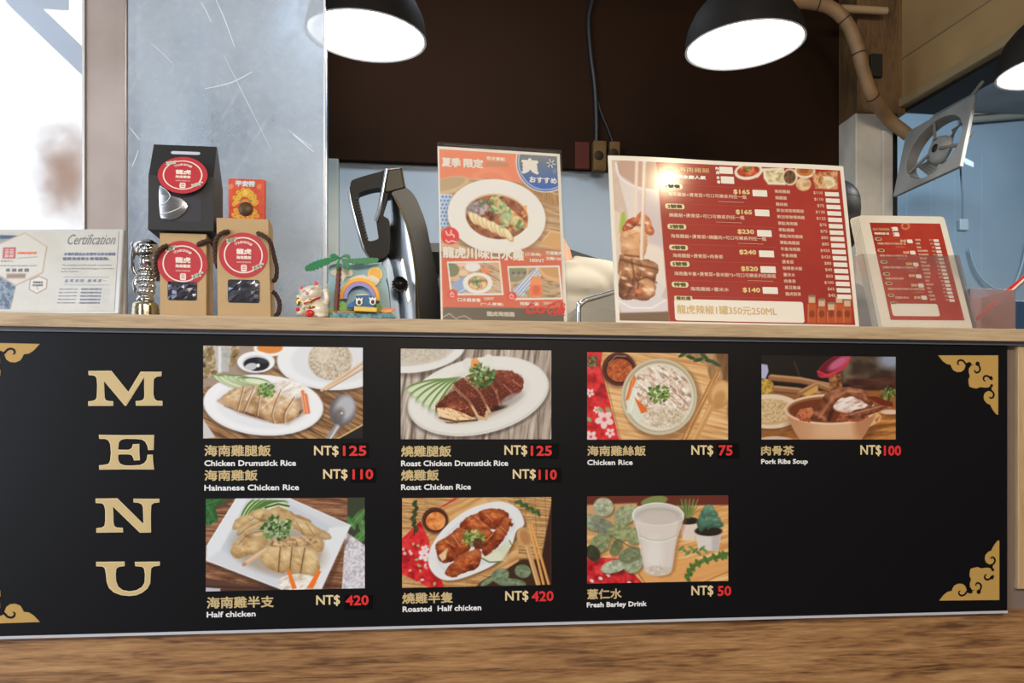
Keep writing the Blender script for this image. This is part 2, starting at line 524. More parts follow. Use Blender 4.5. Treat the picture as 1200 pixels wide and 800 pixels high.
def disc_pts(F, cx, cy, rx, ry, lift, n=40, rot=0):
    """ellipse on face F in face metres"""
    c, q = math.cos(rot), math.sin(rot)
    return [F.pt(cx + rx * math.cos(2 * PI * i / n) * c - ry * math.sin(2 * PI * i / n) * q, cy + rx * math.cos(2 * PI * i / n) * q + ry * math.sin(2 * PI * i / n) * c, lift) for i in range(n)]

def ring(mb, F, cx, cy, rx, ry, w, lift, mi=0, n=48):
    o = disc_pts(F, cx, cy, rx, ry, lift, n); i_ = disc_pts(F, cx, cy, rx - w, ry - w, lift, n)
    mb.add(o + i_, [(i, (i + 1) % n, n + (i + 1) % n, n + i) for i in range(n)], mi)

# ================================================================== the setting
ST = 1.100           # top of the counter shelf
M_white_wall = mat('white_wall_paint', (158, 170, 182), 0.6, vary=(3.0, (146, 160, 174), 0.25))
M_dark_wall = mat('dark_brown_boarding', (44, 27, 16), 0.8, spec=.10, vary=(1.6, (34, 20, 11), 0.3))
M_blue_wall = mat('pale_blue_tiled_wall', (150, 174, 192), 0.35, vary=(2.2, (178, 194, 206), 0.25))
M_ceiling = mat('grey_ceiling_boards', (160, 160, 158), 0.7, vary=(4, (140, 140, 140)))
M_floor = mat('grey_floor_tiles', (110, 104, 98), 0.5, vary=(5, (96, 90, 86)))
M_front_wall = mat('beige_plaster', (120, 110, 100), 0.7)
M_beam = mat('ochre_beam_paint', (176, 146, 100), 0.55, vary=(4, (146, 116, 76), 0.3), bump=(9, .25))
M_brown_wood = wood('old_brown_timber', (120, 92, 58), (104, 78, 48), (70, 50, 32), 'Z', 6, 4)
M_plaster = mat('chipped_cream_plaster', (205, 198, 186), 0.7, vary=(9, (178, 170, 158), 0.2), bump=(30, .3))
M_dark = mat('near_black_gap', (22, 20, 20), 0.6)

struct('floor', MB().box((-3.2, -4.0, -0.05), (4.2, 2.75, 0.0)), M_floor)
struct('ceiling', MB().box((-0.95, -0.2, 2.485), (4.2, 2.75, 2.56)), M_ceiling)
struct('ceiling_dining', MB().box((-2.4, -4.0, 2.66), (4.2, -0.2, 2.72)).box((-2.4, -0.2, 2.485), (4.2, -0.14, 2.66)), M_ceiling)
struct('wall_right', MB().box((4.1, -4.0, 0), (4.2, 2.75, 2.7)), M_front_wall)
struct('wall_front', MB().box((-2.4, -4.1, 0), (4.2, -4.0, 2.7)), M_front_wall)

# back wall of the kitchen: white below, dark boarding above
yb = 1.60
zb = at(540, 195.8, yb).z
xl = at(60, 200, yb).x; xr = at(1003, 100, yb).x
struct('wall_back', MB().box((at(104, 300, .36).x, yb, 0), (xr, yb + .08, 2.485)), M_white_wall)
struct('trim_1', MB().box((at(376, 100, yb - .03).x, yb - .03, zb), (xr, yb, 2.485)), M_dark_wall, bevel=.004)
# narrow door frame left of the white wall
struct('trim_2', MB().box((at(372, 300, 1.56).x, 1.555, 0), (at(397, 300, 1.56).x, 1.60, zb)), mat('grey_green_door_frame', (172, 178, 172), 0.55, vary=(6, (140, 150, 148), .2)), bevel=.004)
# brushed steel lining behind the screen
struct('wall_left', MB().box((at(104, 300, .36).x, .36, 0), (at(130, 300, .36).x, 1.6, 2.485)), M_white_wall)
M_steel_wall = brushed('scuffed_steel_sheet', (176, 184, 194), .42, 'Z', dirt=(150, 160, 172))
struct('wall_panel', MB().box((at(130, 300, .36).x, 1.30, 0.2), (at(383.5, 300, 1.3).x, 1.34, 2.485)), M_steel_wall, bevel=.003)

# right: pillar, timber head, beam running forward, rear bay
px0 = at(1003, 250, 1.45).x; px1 = at(1044, 250, 1.45).x
zt = at(1024, 133, 1.45).z
struct('pillar', MB().box((px0, 1.45, 0), (px1, 1.66, zt)).box((at(1034, 250, 1.44).x, 1.435, 0), (px1, 1.45, zt - .06)), M_plaster, bevel=.004)
struct('trim_3', MB().box((px0, 1.44, zt), (px1 + .05, 1.66, 2.485)), M_brown_wood, bevel=.004)
struct('trim_4', MB().box((px1 + .002, 1.46, 0.3), (px1 + .03, 1.6, zt)), M_dark)
a0 = at(1055, 126, 1.45); a1 = at(1200, 44, .889)
dv = (Vector((a1.x, a1.y, 0)) - Vector((a0.x, a0.y, 0))).normalized(); e1 = Vector((a0.x, a0.y, 0)) + dv * 2.3
sv = Vector((-dv.y, dv.x, 0)); 
if sv.x < 0: sv = -sv
def beam_box(z0, z1, s0, s1, y0=0.0, y1=2.3):
    b = Vector((a0.x, a0.y, 0)); p = [b + dv * y0 + sv * s0, b + dv * y1 + sv * s0]; q = [b + dv * y0 + sv * s1, b + dv * y1 + sv * s1]
    U = lambda v, z: (v.x, v.y, z)
    return [U(p[1], z1), U(p[0], z1), U(p[0], z0), U(p[1], z0), U(q[1], z1), U(q[0], z1), U(q[0], z0), U(q[1], z0)]
bz = (a0.z + a1.z) / 2
struct('beam', MB().hexa(beam_box(bz + .03, 2.485, 0, .10)), M_beam, bevel=.006)
struct('trim_5', MB().hexa(beam_box(bz, bz + .03, -.012, .11)), mat('pale_ochre_moulding', (150, 130, 96), .5), bevel=.004)
struct('trim_6', MB().hexa(beam_box(bz - .012, bz, .02, .13)), M_dark)
struct('trim_7', MB().hexa(beam_box(bz + .165, bz + .172, -.004, .0)), mat('pale_ochre_moulding', (150, 130, 96), .5))
yr = 2.60
struct('wall_rear', MB().box((xr - .02, yr, 0), (4.2, yr + .1, 2.485)), M_blue_wall)
struct('wall_partition', MB().box((xr, 1.66, 0), (xr + .06, yr, 2.485)), M_blue_wall)
# pipes along the top of the rear wall
mbp = MB()
mbp.tube([at(1128, 141, yr - .04), at(1262, 130, yr - .04)], .016, 10)
mbp.tube([at(1128, 134, yr - .04), at(1262, 123, yr - .04)], .010, 10)
struct('trim_8', mbp, mat('dull_grey_pipe', (150, 150, 138), .45))
# tile joints of the rear wall
mbj = MB()
for x in (1062, 1090, 1118, 1150): mbj.box((at(x, 300, yr).x, yr - .002, .2), (at(x + 1.0, 300, yr).x, yr, 2.3))
struct('trim_9', mbj, mat('tile_joint', (176, 196, 208), .6))

# ---- window on the left with its brushed steel jamb
jx0 = at(100, 200, .30).x; jx1 = at(147, 200, .30).x
struct('trim_10', MB().box((jx0, .30, ST), (jx1, .36, 2.7)), mat('stained_steel_jamb', (182, 170, 166), .5, .5, vary=(7, (158, 144, 138), .25)), bevel=.003)
struct('trim_11', MB().box((jx0 - .004, .295, ST), (jx0, .34, 2.7)), mat('bright_steel_edge', (235, 235, 235), .3, .6))
struct('trim_12', MB().box((jx1, .32, ST), (jx1 + .014, .35, 2.7)), brushed('blue_steel_edge', (120, 140, 165), .35, 'Z'))
wf = root('window_1', (-1.2, .33, ST), kind='structure')
struct('window_sill', MB().box((-1.9, .28, 0), (jx0, .38, ST + .045)), M_plaster, wf)
def hazy_pane():
    m = bpy.data.materials.new('hazy_window_plastic'); m.use_nodes = True
    nt = m.node_tree; L = nt.links; nt.nodes.remove(nt.nodes['Principled BSDF']); out = nt.nodes['Material Output']
    tr = nt.nodes.new('ShaderNodeBsdfTransparent'); tl = nt.nodes.new('ShaderNodeBsdfTranslucent'); tl.inputs[0].default_value = (.9, .92, .95, 1)
    df = nt.nodes.new('ShaderNodeBsdfDiffuse'); mx = nt.nodes.new('ShaderNodeMixShader'); mx2 = nt.nodes.new('ShaderNodeMixShader')
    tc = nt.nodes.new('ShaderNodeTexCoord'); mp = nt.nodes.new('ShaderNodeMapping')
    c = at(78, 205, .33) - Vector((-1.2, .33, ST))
    # a person's blurred brown reflection, painted into the pane with streaky edges
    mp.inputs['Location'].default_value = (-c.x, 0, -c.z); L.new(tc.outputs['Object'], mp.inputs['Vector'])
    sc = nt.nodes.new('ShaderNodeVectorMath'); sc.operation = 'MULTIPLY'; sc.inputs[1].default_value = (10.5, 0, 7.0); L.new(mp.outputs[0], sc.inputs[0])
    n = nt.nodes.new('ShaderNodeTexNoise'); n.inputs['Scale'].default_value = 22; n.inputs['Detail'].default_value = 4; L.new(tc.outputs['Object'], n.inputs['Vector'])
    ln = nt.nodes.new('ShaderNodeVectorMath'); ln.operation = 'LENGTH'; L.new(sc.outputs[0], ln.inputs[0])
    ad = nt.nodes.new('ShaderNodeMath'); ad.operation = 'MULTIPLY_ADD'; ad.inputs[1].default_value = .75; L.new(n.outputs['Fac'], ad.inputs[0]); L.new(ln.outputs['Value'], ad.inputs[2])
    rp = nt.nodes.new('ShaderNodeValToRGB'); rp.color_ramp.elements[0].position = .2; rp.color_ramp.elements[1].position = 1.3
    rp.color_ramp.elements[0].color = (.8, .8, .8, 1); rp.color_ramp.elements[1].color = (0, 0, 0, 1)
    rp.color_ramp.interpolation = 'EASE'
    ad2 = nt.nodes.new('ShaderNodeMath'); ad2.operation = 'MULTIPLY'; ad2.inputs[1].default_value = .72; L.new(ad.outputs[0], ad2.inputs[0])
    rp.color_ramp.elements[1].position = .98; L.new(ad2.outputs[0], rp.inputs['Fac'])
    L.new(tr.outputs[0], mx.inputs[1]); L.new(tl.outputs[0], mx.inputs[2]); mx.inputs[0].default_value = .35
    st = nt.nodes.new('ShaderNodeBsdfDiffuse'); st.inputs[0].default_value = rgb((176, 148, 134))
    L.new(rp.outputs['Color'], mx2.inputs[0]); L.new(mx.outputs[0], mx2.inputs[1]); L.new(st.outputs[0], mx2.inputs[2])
    L.new(mx2.outputs[0], out.inputs['Surface'])
    return m
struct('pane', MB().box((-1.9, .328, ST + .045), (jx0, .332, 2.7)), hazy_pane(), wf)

strut = MB()
q = [at(8, -14, .75), at(104, 98, .75), at(122, 98, .75), at(45, -14, .75)]
q0 = at(14, -8, .75); q1 = at(150, 122, .75)
dd = (q1 - q0).normalized(); nn = Vector((dd.z, 0, -dd.x))
w_ = .024
strut.hexa([q0 + nn * w_, q1 + nn * w_, q1 - nn * w_, q0 - nn * w_] + [p + Vector((0, .04, 0)) for p in (q0 + nn * w_, q1 + nn * w_, q1 - nn * w_, q0 - nn * w_)])
o = strut.build('awning_strut', mat('blue_grey_steel_paint', (84, 112, 150), .6), None, bevel=.003, recalc=True)
tag(o, 'blurred blue-grey diagonal awning strut outside the bright window', 'awning strut')
b0 = at(16, -12, .78); b1 = at(76, 6, .80)
o = MB().box((b0.x, .795, b1.z), (b1.x, .83, b0.z + .02)).build('awning_rail', mat('blue_grey_steel_paint', (84, 112, 150), .6), None, bevel=.003)
tag(o, 'short grey horizontal rail at the top of the bright window', 'awning rail')

# ================================================================== the counter
M_oak = wood('light_oak_laminate', (206, 182, 150), (190, 164, 130), (160, 134, 104), 'X', 16, 3.2, .5, False)
M_walnut = wood('brown_walnut_laminate', (190, 148, 100), (154, 112, 72), (94, 63, 40), 'X', 13, 3.6, .42, True, .39)
M_oak_v = wood('light_oak_upright', (205, 178, 140), (190, 160, 120), (165, 134, 98), 'Z', 16, 3, .5, False)
cr = root('counter', (.25, .1, 0), 'oak-topped serving counter with a brown wood-grain front under the menu board', 'counter')
MB().box((-1.6, -.015, ST - .0215), (2.2, .30, ST)).build('shelf_top', M_oak, cr, bevel=.0012)
MB().box((-1.6, -.004, ST - .0275), (2.2, .02, ST - .0215)).build('shelf_rail', mat('dull_grey_rail', (104, 104, 112), .4, .3), cr)
ex = at(1180.5, 500, .012).x
MB().box((-1.6, .0125, 0), (ex + .004, .20, ST - .0275)).box((ex + .004, .0125, 0), (2.2, .20, at(1190, 714, .0).z)).build('front_panel', M_walnut, cr)
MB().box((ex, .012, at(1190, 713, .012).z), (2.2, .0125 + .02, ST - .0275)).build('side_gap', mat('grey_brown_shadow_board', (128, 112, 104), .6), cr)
MB().box((at(1192.5, 500, .004).x, .002, at(1195, 690, .004).z), (2.2, .03, ST - .0275)).build('end_post', M_oak_v, cr, bevel=.0015)

# ================================================================== the menu board
FB = Frame((0, 0, 0.605), (1, 0, 0), (0, 0, 1))
ZT = at(600, 396.5, 0).z; ZB = at(600, 730, 0).z
xl_b = at(-56, 500, 0).x; xr_b = at(1180.5, 500, 0).x
mbd = root('menu_board', ((xl_b + xr_b) / 2, 0, ZB), 'long black menu board with gold MENU lettering and dish photos on the counter front', 'menu board')
M_board = mat('black_satin_vinyl', (16, 16, 20), 0.38, spec=0.24, vary=(1.2, (14, 14, 17), .3))
M_gold = mat('gold_ink', (206, 182, 132), 0.45)
M_gold2 = mat('deep_gold_ink', (190, 152, 82), 0.5)
M_cream = mat('cream_gold_ink', (228, 206, 160), 0.45)
M_white_ink = mat('white_ink', (236, 236, 238), 0.5)
M_red_ink = mat('red_ink', (222, 44, 46), 0.5)
M_patch = mat('black_price_sticker', (7, 7, 8), 0.4, spec=.15)
MB().box((xl_b, 0, ZB), (xr_b, .011, ZT)).build('backing', M_board, mbd, bevel=.0008)
MB().box((xl_b, -.0012, ZB - .0042), (xr_b, .0115, ZB)).build('edge_strip', mat('pale_edge_strip', (196, 196, 206), .4), mbd)

# gold slab letters: outlines read off the board
K = 1200 / 105.0
MENU = {
 'M': (95, 425, [(100, 108), (408, 106), (635, 390), (800, 118), (1082, 120), (1078, 180), (1015, 186), (978, 215), (972, 260), (970, 420), (985, 480), (1015, 506), (1092, 512), (1092, 573), (738, 574), (732, 512), (800, 506), (838, 488), (850, 450), (846, 195), (606, 575), (588, 575), (310, 245), (318, 470), (330, 498), (368, 510), (432, 515), (432, 576), (100, 576), (97, 516), (160, 508), (195, 494), (212, 460), (218, 300), (210, 205), (190, 178), (160, 168), (104, 165)]),
 'E': (95, 500, [(240, 106), (600, 112), (980, 108), (974, 308), (900, 310), (888, 250), (862, 200), (818, 170), (740, 162), (600, 160), (540, 172), (508, 205), (498, 300), (520, 306), (640, 306), (680, 285), (696, 232), (782, 228), (782, 330), (790, 446), (712, 450), (694, 400), (675, 376), (640, 368), (520, 368), (498, 380), (500, 440), (522, 490), (580, 514), (660, 518), (790, 510), (850, 482), (880, 440), (892, 372), (962, 372), (966, 470), (978, 570), (600, 568), (246, 572), (244, 514), (310, 508), (370, 494), (392, 450), (402, 350), (392, 230), (370, 185), (330, 162), (246, 160)]),
 'N': (95, 575, [(196, 102), (488, 98), (836, 440), (838, 420), (830, 220), (815, 180), (770, 158), (704, 154), (704, 104), (1050, 106), (1050, 154), (975, 162), (942, 190), (936, 300), (938, 556), (788, 558), (432, 212), (436, 420), (448, 470), (480, 490), (562, 494), (565, 554), (208, 558), (206, 498), (280, 490), (316, 465), (326, 400), (326, 260), (310, 190), (280, 165), (198, 162)]),
 'U': (95, 650, [(204, 92), (584, 88), (586, 148), (510, 158), (474, 185), (466, 260), (472, 350), (500, 425), (560, 470), (650, 486), (740, 472), (815, 430), (852, 370), (858, 260), (846, 185), (820, 158), (728, 150), (722, 92), (1056, 88), (1056, 142), (975, 152), (940, 180), (932, 280), (928, 380), (890, 450), (820, 505), (740, 538), (650, 548), (540, 538), (440, 500), (375, 440), (345, 360), (336, 260), (322, 185), (295, 155), (204, 150)]),
}
for ch, (ox, oy, pts) in MENU.items():
    p = zoomed(pts, ox, oy, K)
    cx = sum(x for x, _ in p) / len(p); cy = sum(y for _, y in p) / len(p)
    MB().prism([FB.w(x, y, .0) for x, y in p], FB.n, .0009).build('title_letter', M_cream, mbd)
    # narrower face colour inside a pale outline
    a = [Vector((*FB.px(x, y), 0)) for x, y in p]; ins = []
    n_ = len(a)
    area2 = sum(a[i].x * a[(i + 1) % n_].y - a[(i + 1) % n_].x * a[i].y for i in range(n_))
    for i in range(n_):
        d0 = (a[i] - a[i - 1]); d1 = (a[(i + 1) % n_] - a[i])
        nrm = Vector((-d0.y, d0.x, 0)).normalized() + Vector((-d1.y, d1.x, 0)).normalized()
        if area2 < 0: nrm = -nrm
        if nrm.length > 1e-6: nrm.normalize()
        ins.append(a[i] + nrm * .0014)
    MB().flat([FB.pt(v.x, v.y, .0012) for v in ins], FB.n).build('letter_face', M_gold, mbd)

# corner ornaments: clouds with curls, drawn for the top right corner (enlarged view 800 px = 90 px)
KO = 800 / 90.0
ORN = [(82, 100), (706, 100), (706, 718), (690, 716), (660, 680), (636, 640), (626, 615), (590, 600), (562, 566), (556, 530), (570, 490), (605, 470), (640, 478), (640, 440), (645, 395), (625, 420), (598, 436), (560, 436), (522, 430), (480, 445), (440, 438), (408, 425), (400, 390), (398, 350), (414, 318), (402, 280), (402, 240), (425, 208), (465, 198), (430, 198), (400, 182), (370, 190), (362, 220), (350, 250), (320, 272), (280, 274), (240, 255), (222, 225), (212, 198), (170, 190), (130, 160)]
CURL = [[(300, 200), (284, 188), (288, 164), (310, 150), (340, 158), (362, 184), (372, 192), (400, 180), (425, 190)],
        [(462, 250), (462, 268), (480, 280), (504, 270), (516, 245), (508, 215), (490, 192), (470, 190)],
        [(574, 370), (556, 358), (552, 335), (570, 315), (600, 318), (622, 340), (640, 350), (636, 330)],
        [(612, 530), (625, 545), (648, 538), (660, 512), (650, 485), (630, 468), (615, 462)]]
BLOB = [((490, 188), 24), ((628, 335), 20), ((636, 415), 16), ((408, 186), 12)]
cor = [FB.px(*zoomed([(706, 100)], 1090, 405, KO)[0]), FB.px(*zoomed([(718, 690)], 1090, 625, KO)[0])]
mleft = at(-45, 397, 0).x
for side in (1, -1):
    for top in (1, -1):
        c = cor[0] if top == 1 else cor[1]
        ca = c[0] if side == 1 else mleft
        cb = c[1]
        def conv(pts):
            out = []
            for x, y in pts:
                a, b = FB.px(1090 + x / KO, 405 + y / KO)
                da, db = a - cor[0][0], b - cor[0][1]
                out.append((ca + side * da, cb + top * db))
            return out
        o_ = MB().prism([FB.pt(a, b, 0) for a, b in conv(ORN)], FB.n, .0008).build('corner_ornament', M_gold2, mbd)
        mb = MB()
        for k_, cu in enumerate(CURL):
            cu2 = conv(smooth_open(cu, 5)); kk = len(cu2)
            P = [Vector((a, b, 0)) for a, b in cu2]; L_ = []; R_ = []
            for i in range(kk):
                t = (P[min(i + 1, kk - 1)] - P[max(i - 1, 0)]).normalized(); nn = Vector((-t.y, t.x, 0)); w = .0011 + .0011 * min(1, i / 10)
                L_.append(P[i] + nn * w / 1.3); R_.append(P[i] - nn * w / 1.3)
            mb.add([FB.pt(p.x, p.y, .0011) for p in L_ + R_], [(i + kk, i + kk + 1, i + 1, i) for i in range(kk - 1)])
        for (x, y), r in BLOB:
            (a, b), = conv([(x, y)]); rr = r / KO * mpp(1140, 0)
            mb.add([FB.pt(a, b, .0012)] + disc_pts(FB, a, b, rr, rr, .0012, 14), [(0, i + 1, (i + 1) % 14 + 1) for i in range(14)])
        mb.build('cloud_curl', M_board, o_)

# captions and prices
ROWS = [  # dish name, x0,x1,yc,h, english, x0,x1,yc,h, (NT$ x0,x1,yc), (price, x0,x1,yc), sticker
 ('海南雞腿飯', 239.5, 317.5, 527.8, 13.4, 'Chicken Drumstick Rice', 239.5, 347, 542.4, 7.0, (368, 397, 528.5), ('125', 401.8, 429.5, 528), (400, 432.5)),
 ('海南雞飯', 239.5, 302, 556.7, 12.9, 'Hainanese Chicken Rice', 239.5, 350.5, 571, 7.0, (378.7, 407.5, 556), ('110', 413, 437.5, 555.5), (411, 441)),
 ('燒雞腿飯', 470, 528.8, 528.5, 13.2, 'Roast Chicken Drumstick Rice', 470, 595.5, 542.6, 6.8, (591, 618, 528), ('125', 621.8, 646.8, 528), (620, 655)),
 ('燒雞飯', 470, 514.3, 556.5, 13.0, 'Roast Chicken Rice', 470, 551.8, 570.4, 6.8, (600.8, 628, 556), ('110', 631, 652.5, 556), (629.5, 658)),
 ('海南雞絲飯', 688, 756.7, 528, 12.2, 'Chicken Rice', 688, 741.3, 541.6, 6.4, (810, 835.8, 528), ('75', 841.7, 858.4, 527.6), (840, 866)),
 ('肉骨茶', 891.8, 930.3, 527.7, 11.6, 'Pork Ribs Soup', 891.8, 946.5, 541.3, 7.6, (1008, 1032.5, 527.8), ('100', 1035.4, 1055.7, 527.8), None),
 ('海南雞半支', 242.3, 321, 705.3, 13.6, 'Half chicken', 242.3, 299.7, 719.3, 6.8, (370.5, 398.6, 703.4), ('420', 405, 432.2, 703), (403.5, 437)),
 ('燒雞半隻', 471.3, 530.8, 700.2, 13.0, 'Roasted  Half chicken', 471.7, 564, 712.5, 6.8, (592, 619.4, 698.5), ('420', 622.6, 648.8, 698.2), None),
 ('薏仁水', 688, 728.5, 695.6, 12.2, 'Fresh Barley Drink', 687.5, 757.8, 708.6, 7.8, (810, 836, 692.3), ('50', 840.6, 856.8, 692), None),
]
for zh, a0_, a1_, yc, h, en, e0, e1_, ey, eh, nt_, pr, stk in ROWS:
    m = MB(); letters_px(m, FB, zh, a0_, a1_, yc, h, bold=.024); m.build('dish_name', M_gold, mbd)
    m = MB(); letters_px(m, FB, en, e0, e1_, ey, eh, bold=.035); m.build('dish_translation', M_white_ink, mbd)
    m = MB(); letters_px(m, FB, 'NT$', nt_[0], nt_[1], nt_[2], 13.2, bold=.022); m.build('currency_mark', M_cream, mbd)
    par = mbd
    if stk:
        (sa, sb) = FB.px(stk[0], yc + 9); (sc_, sd) = FB.px(stk[1], yc - 9)
        par = MB().box(FB.pt(sa, sb, 0), FB.pt(sc_, sd, .0005)).build('price_sticker', M_patch, mbd)
    m = MB(); letters_px(m, FB, pr[0], pr[1], pr[2], pr[3], 12.2, bold=.034, lift=.0009); m.build('price', M_red_ink, par)

# ------------------------------------------------------------------ printed dish photos
PM = print_mat('glossy_photo_print', .38)
A_ = np.array
def wood_bg(p, cols, sx, sy, rot=0, seed=1, m=None):
    p.tex(p.all() if m is None else m, cols, sx, sy, rot, seed, 1, .2, .8, 5)

def plate(p, cx, cy, rx, ry, rot=0, rim=(240, 241, 244), inner=(226, 228, 234), k=.76, lo=(205, 208, 216)):
    p.ell(cx, cy + ry * .06, rx * 1.02, ry * 1.03, (60, 50, 45), rot, .5, soft=10)
    m = p.ell(cx, cy, rx, ry, rim, rot)
    p.ell(cx, cy, rx * .985, ry * .97, lo, rot, .35, clip=m, soft=6)
    p.ell(cx, cy - ry * .02, rx * .97, ry * .95, rim, rot, clip=m, soft=4)
    p.ell(cx, cy, rx * k, ry * k, inner, rot, .8, soft=14)
    return m

def herb(p, cx, cy, r, n=14, seed=3, cols=((58, 120, 40), (96, 160, 62), (150, 190, 100))):
    R_ = random.Random(seed)
    for i in range(int(n * 3.2)):
        a = R_.random() * 6.28; d = R_.random() ** .7 * r * 1.08
        c = np.array(cols[i % 3]) * R_.uniform(.62, 1.08)
        p.ell(cx + math.cos(a) * d, cy + math.sin(a) * d * .8, r * (.10 + .16 * R_.random()), r * (.06 + .09 * R_.random()), c, R_.random() * 180, .9)
    for i in range(n):
        a = R_.random() * 6.28; d = R_.random() * r
        p.ell(cx + math.cos(a) * d, cy + math.sin(a) * d * .8, r * .08, r * .05, (36, 74, 28) if i % 2 else (196, 216, 160), R_.random() * 180, .8)

def slice_(p, pts, cols, edge, seed, sx=26, hi=None, ew=3, gr=.75, fine=.42):
    """a cut of meat: uneven outline, mottled face, darker rim, paler crown, small highlights"""
    xs = [x for x, _ in pts]; ys = [y for _, y in pts]; L = max(max(xs) - min(xs), max(ys) - min(ys))
    p.wob = (L * .055, L * .20, seed)
    m = p.poly(pts, cols[len(cols) // 2])
    p.tex(m, cols, sx * 1.6, sx * .9, 35, seed, .8, .2, .8)
    inner = p.mpoly(pts, L * .34); p.fill(np.clip(m - m * inner, 0, 1), np.array(cols[0]) * .8, .72)
    sh = m * np.clip((p.Y - np.mean(ys)) / (L * .5), 0, 1); p.fill(sh, np.array(cols[0]), .45)
    hl = m * np.clip((np.mean(ys) - p.Y) / (L * .5), 0, 1) * inner; p.fill(hl, cols[-1], .7)
    n = fbm(p.X / (sx * fine), p.Y / (sx * fine * .7), seed + 9, 3); p.fill(m * inner * np.clip((n - .58) / .16, 0, 1), np.minimum(255, np.array(cols[-1]) * 1.06 + 8), gr)
    p.fill(m * np.clip((.38 - n) / .14, 0, 1), np.array(cols[0]) * .75, gr * .6)
    p.wob = None
    if hi: p.line(hi, 9, (252, 246, 232), .5, soft=9)
    return m

def photo_a(PX, PY):
    p = Paint(PX, PY, (150, 112, 80), 220, 390, 4)
    p.tex(p.all(), [(92, 62, 42), (150, 110, 74), (190, 152, 104)], 90, 7, 28, 4)
    p.poly([(60, 40), (330, 40), (330, 200), (60, 260)], (168, 150, 136), .9)
    p.tex(p.mpoly([(60, 40), (250, 40), (220, 150), (130, 200), (60, 220)]), [(60, 48, 40), (150, 130, 100), (205, 190, 160), (110, 92, 62)], 26, seed=8)
    p.poly([(118, 62), (205, 62), (192, 182), (140, 184)], (190, 192, 196), .8); p.line([(150, 70), (150, 180)], 14, (236, 238, 240), .8, soft=8)
    for x, y in ((100, 120), (215, 130), (90, 180), (225, 90), (110, 90)): p.ell(x, y, 16, 16, (140, 112, 66), 0, .8, soft=8)
    p.poly([(70, 400), (130, 490), (70, 495)], (206, 204, 206))
    plate(p, 690, 130, 272, 138, 0, (236, 238, 242), (222, 224, 230))
    m = p.ell(668, 128, 102, 92, (198, 184, 166), 0, soft=8); p.tex(m, [(168, 150, 130), (204, 190, 170), (226, 214, 198)], 9, seed=5)
    p.ell(640, 100, 50, 36, (228, 218, 204), 0, .6, soft=30)
    p.ell(385, 72, 76, 38, (238, 238, 240)); p.ell(385, 70, 60, 26, (222, 138, 62)); 
    p.ell(320, 148, 92, 56, (120, 105, 96), 0, .6, soft=14); p.ell(320, 136, 88, 50, (240, 241, 244)); p.ell(320, 142, 64, 38, (206, 208, 214)); p.ell(322, 146, 60, 32, (24, 24, 34)); p.ell(296, 158, 30, 17, (214, 218, 226), -12, .9); p.ell(330, 152, 8, 9, (250, 250, 250)); p.ell(350, 130, 24, 10, (70, 74, 86), 10, .6)
    for d in (0, 20): p.line([(628 + d, 268 - d * .2), (820, 138 + d * 1.3)], 13, (226, 198, 164)); p.line([(630 + d, 274 - d * .2), (822, 144 + d * 1.3)], 4, (150, 110, 80), .7)
    plate(p, 354, 338, 282, 142, 4, (240, 241, 245), (228, 230, 236), .78)
    p.poly([(140, 318), (250, 246), (420, 240), (560, 300), (556, 372), (470, 426), (360, 412), (240, 376)], (120, 74, 44), .55, soft=22)
    p.poly([(170, 342), (300, 390), (420, 424), (520, 390), (540, 360), (420, 400), (300, 370)], (92, 48, 26), .9, soft=10)
    for i in range(7):
        x, y, r = 176 + i * 24, 216 + (i % 2) * 4 + abs(i - 3) * 3, 26 - i * 3
        p.ell(x + 3, y + 4, 66, 17, (120, 120, 90), r, .35, soft=8); p.ell(x, y, 64, 16, (96, 132, 74), r); p.ell(x + 2, y + 3, 62, 13, (214, 224, 188), r); p.ell(x + 6, y + 4, 40, 6, (228, 232, 206), r, .8, soft=5)
    CH = [(150, 106, 66), (206, 166, 122), (232, 204, 166), (244, 226, 198)]; E_ = (104, 62, 34)
    slice_(p, [(138, 318), (200, 268), (268, 250), (300, 252), (258, 300), (232, 362), (190, 348)], CH, E_, 1, 34, gr=.22, fine=1.1, hi=[(190, 300), (240, 270)])
    slice_(p, [(262, 300), (310, 250), (340, 246), (300, 300), (262, 368), (232, 360)], CH, E_, 2, 34, gr=.22, fine=1.1, hi=[(276, 312), (310, 270)])
    slice_(p, [(305, 300), (342, 252), (366, 262), (342, 310), (318, 388), (268, 368)], CH, E_, 3, 34, gr=.22, fine=1.1)
    slice_(p, [(342, 310), (372, 268), (440, 262), (430, 330), (404, 420), (360, 404), (328, 388)], CH, E_, 4, 34, gr=.22, fine=1.1, hi=[(352, 350), (400, 300)])
    slice_(p, [(430, 296), (490, 286), (510, 330), (470, 372), (452, 424), (404, 424), (396, 380)], CH, E_, 5, 34, gr=.22, fine=1.1, hi=[(430, 330), (480, 306)])
    slice_(p, [(456, 370), (500, 300), (530, 330), (520, 384), (480, 414), (452, 420)], CH, E_, 6, 34, gr=.22, fine=1.1)
    p.ell(480, 266, 70, 36, (236, 226, 216), 8, .9, soft=14); p.tex(p.mell(480, 262, 72, 38, 8, 20), [(214, 200, 184), (240, 236, 232), (250, 250, 250)], 12, 30, 60, 9)
    for l in ([(262, 252), (232, 362)], [(312, 252), (262, 368)], [(344, 256), (322, 390)], [(436, 268), (396, 372), (404, 418)], [(500, 300), (456, 372), (452, 420)]): p.line(smooth_open(l, 4), 4, (112, 66, 36), .8, soft=4); p.line([(x + 5, y + 3) for x, y in smooth_open(l, 4)], 5, (246, 230, 204), .5, soft=5)
    for d in (0, 14): p.line([(538 + d, 276 + d), (552 + d, 372)], 16, (226, 128, 84)); p.line([(532 + d, 280 + d), (546 + d, 372)], 4, (246, 190, 150))
    herb(p, 368, 272, 40, 18, 3)
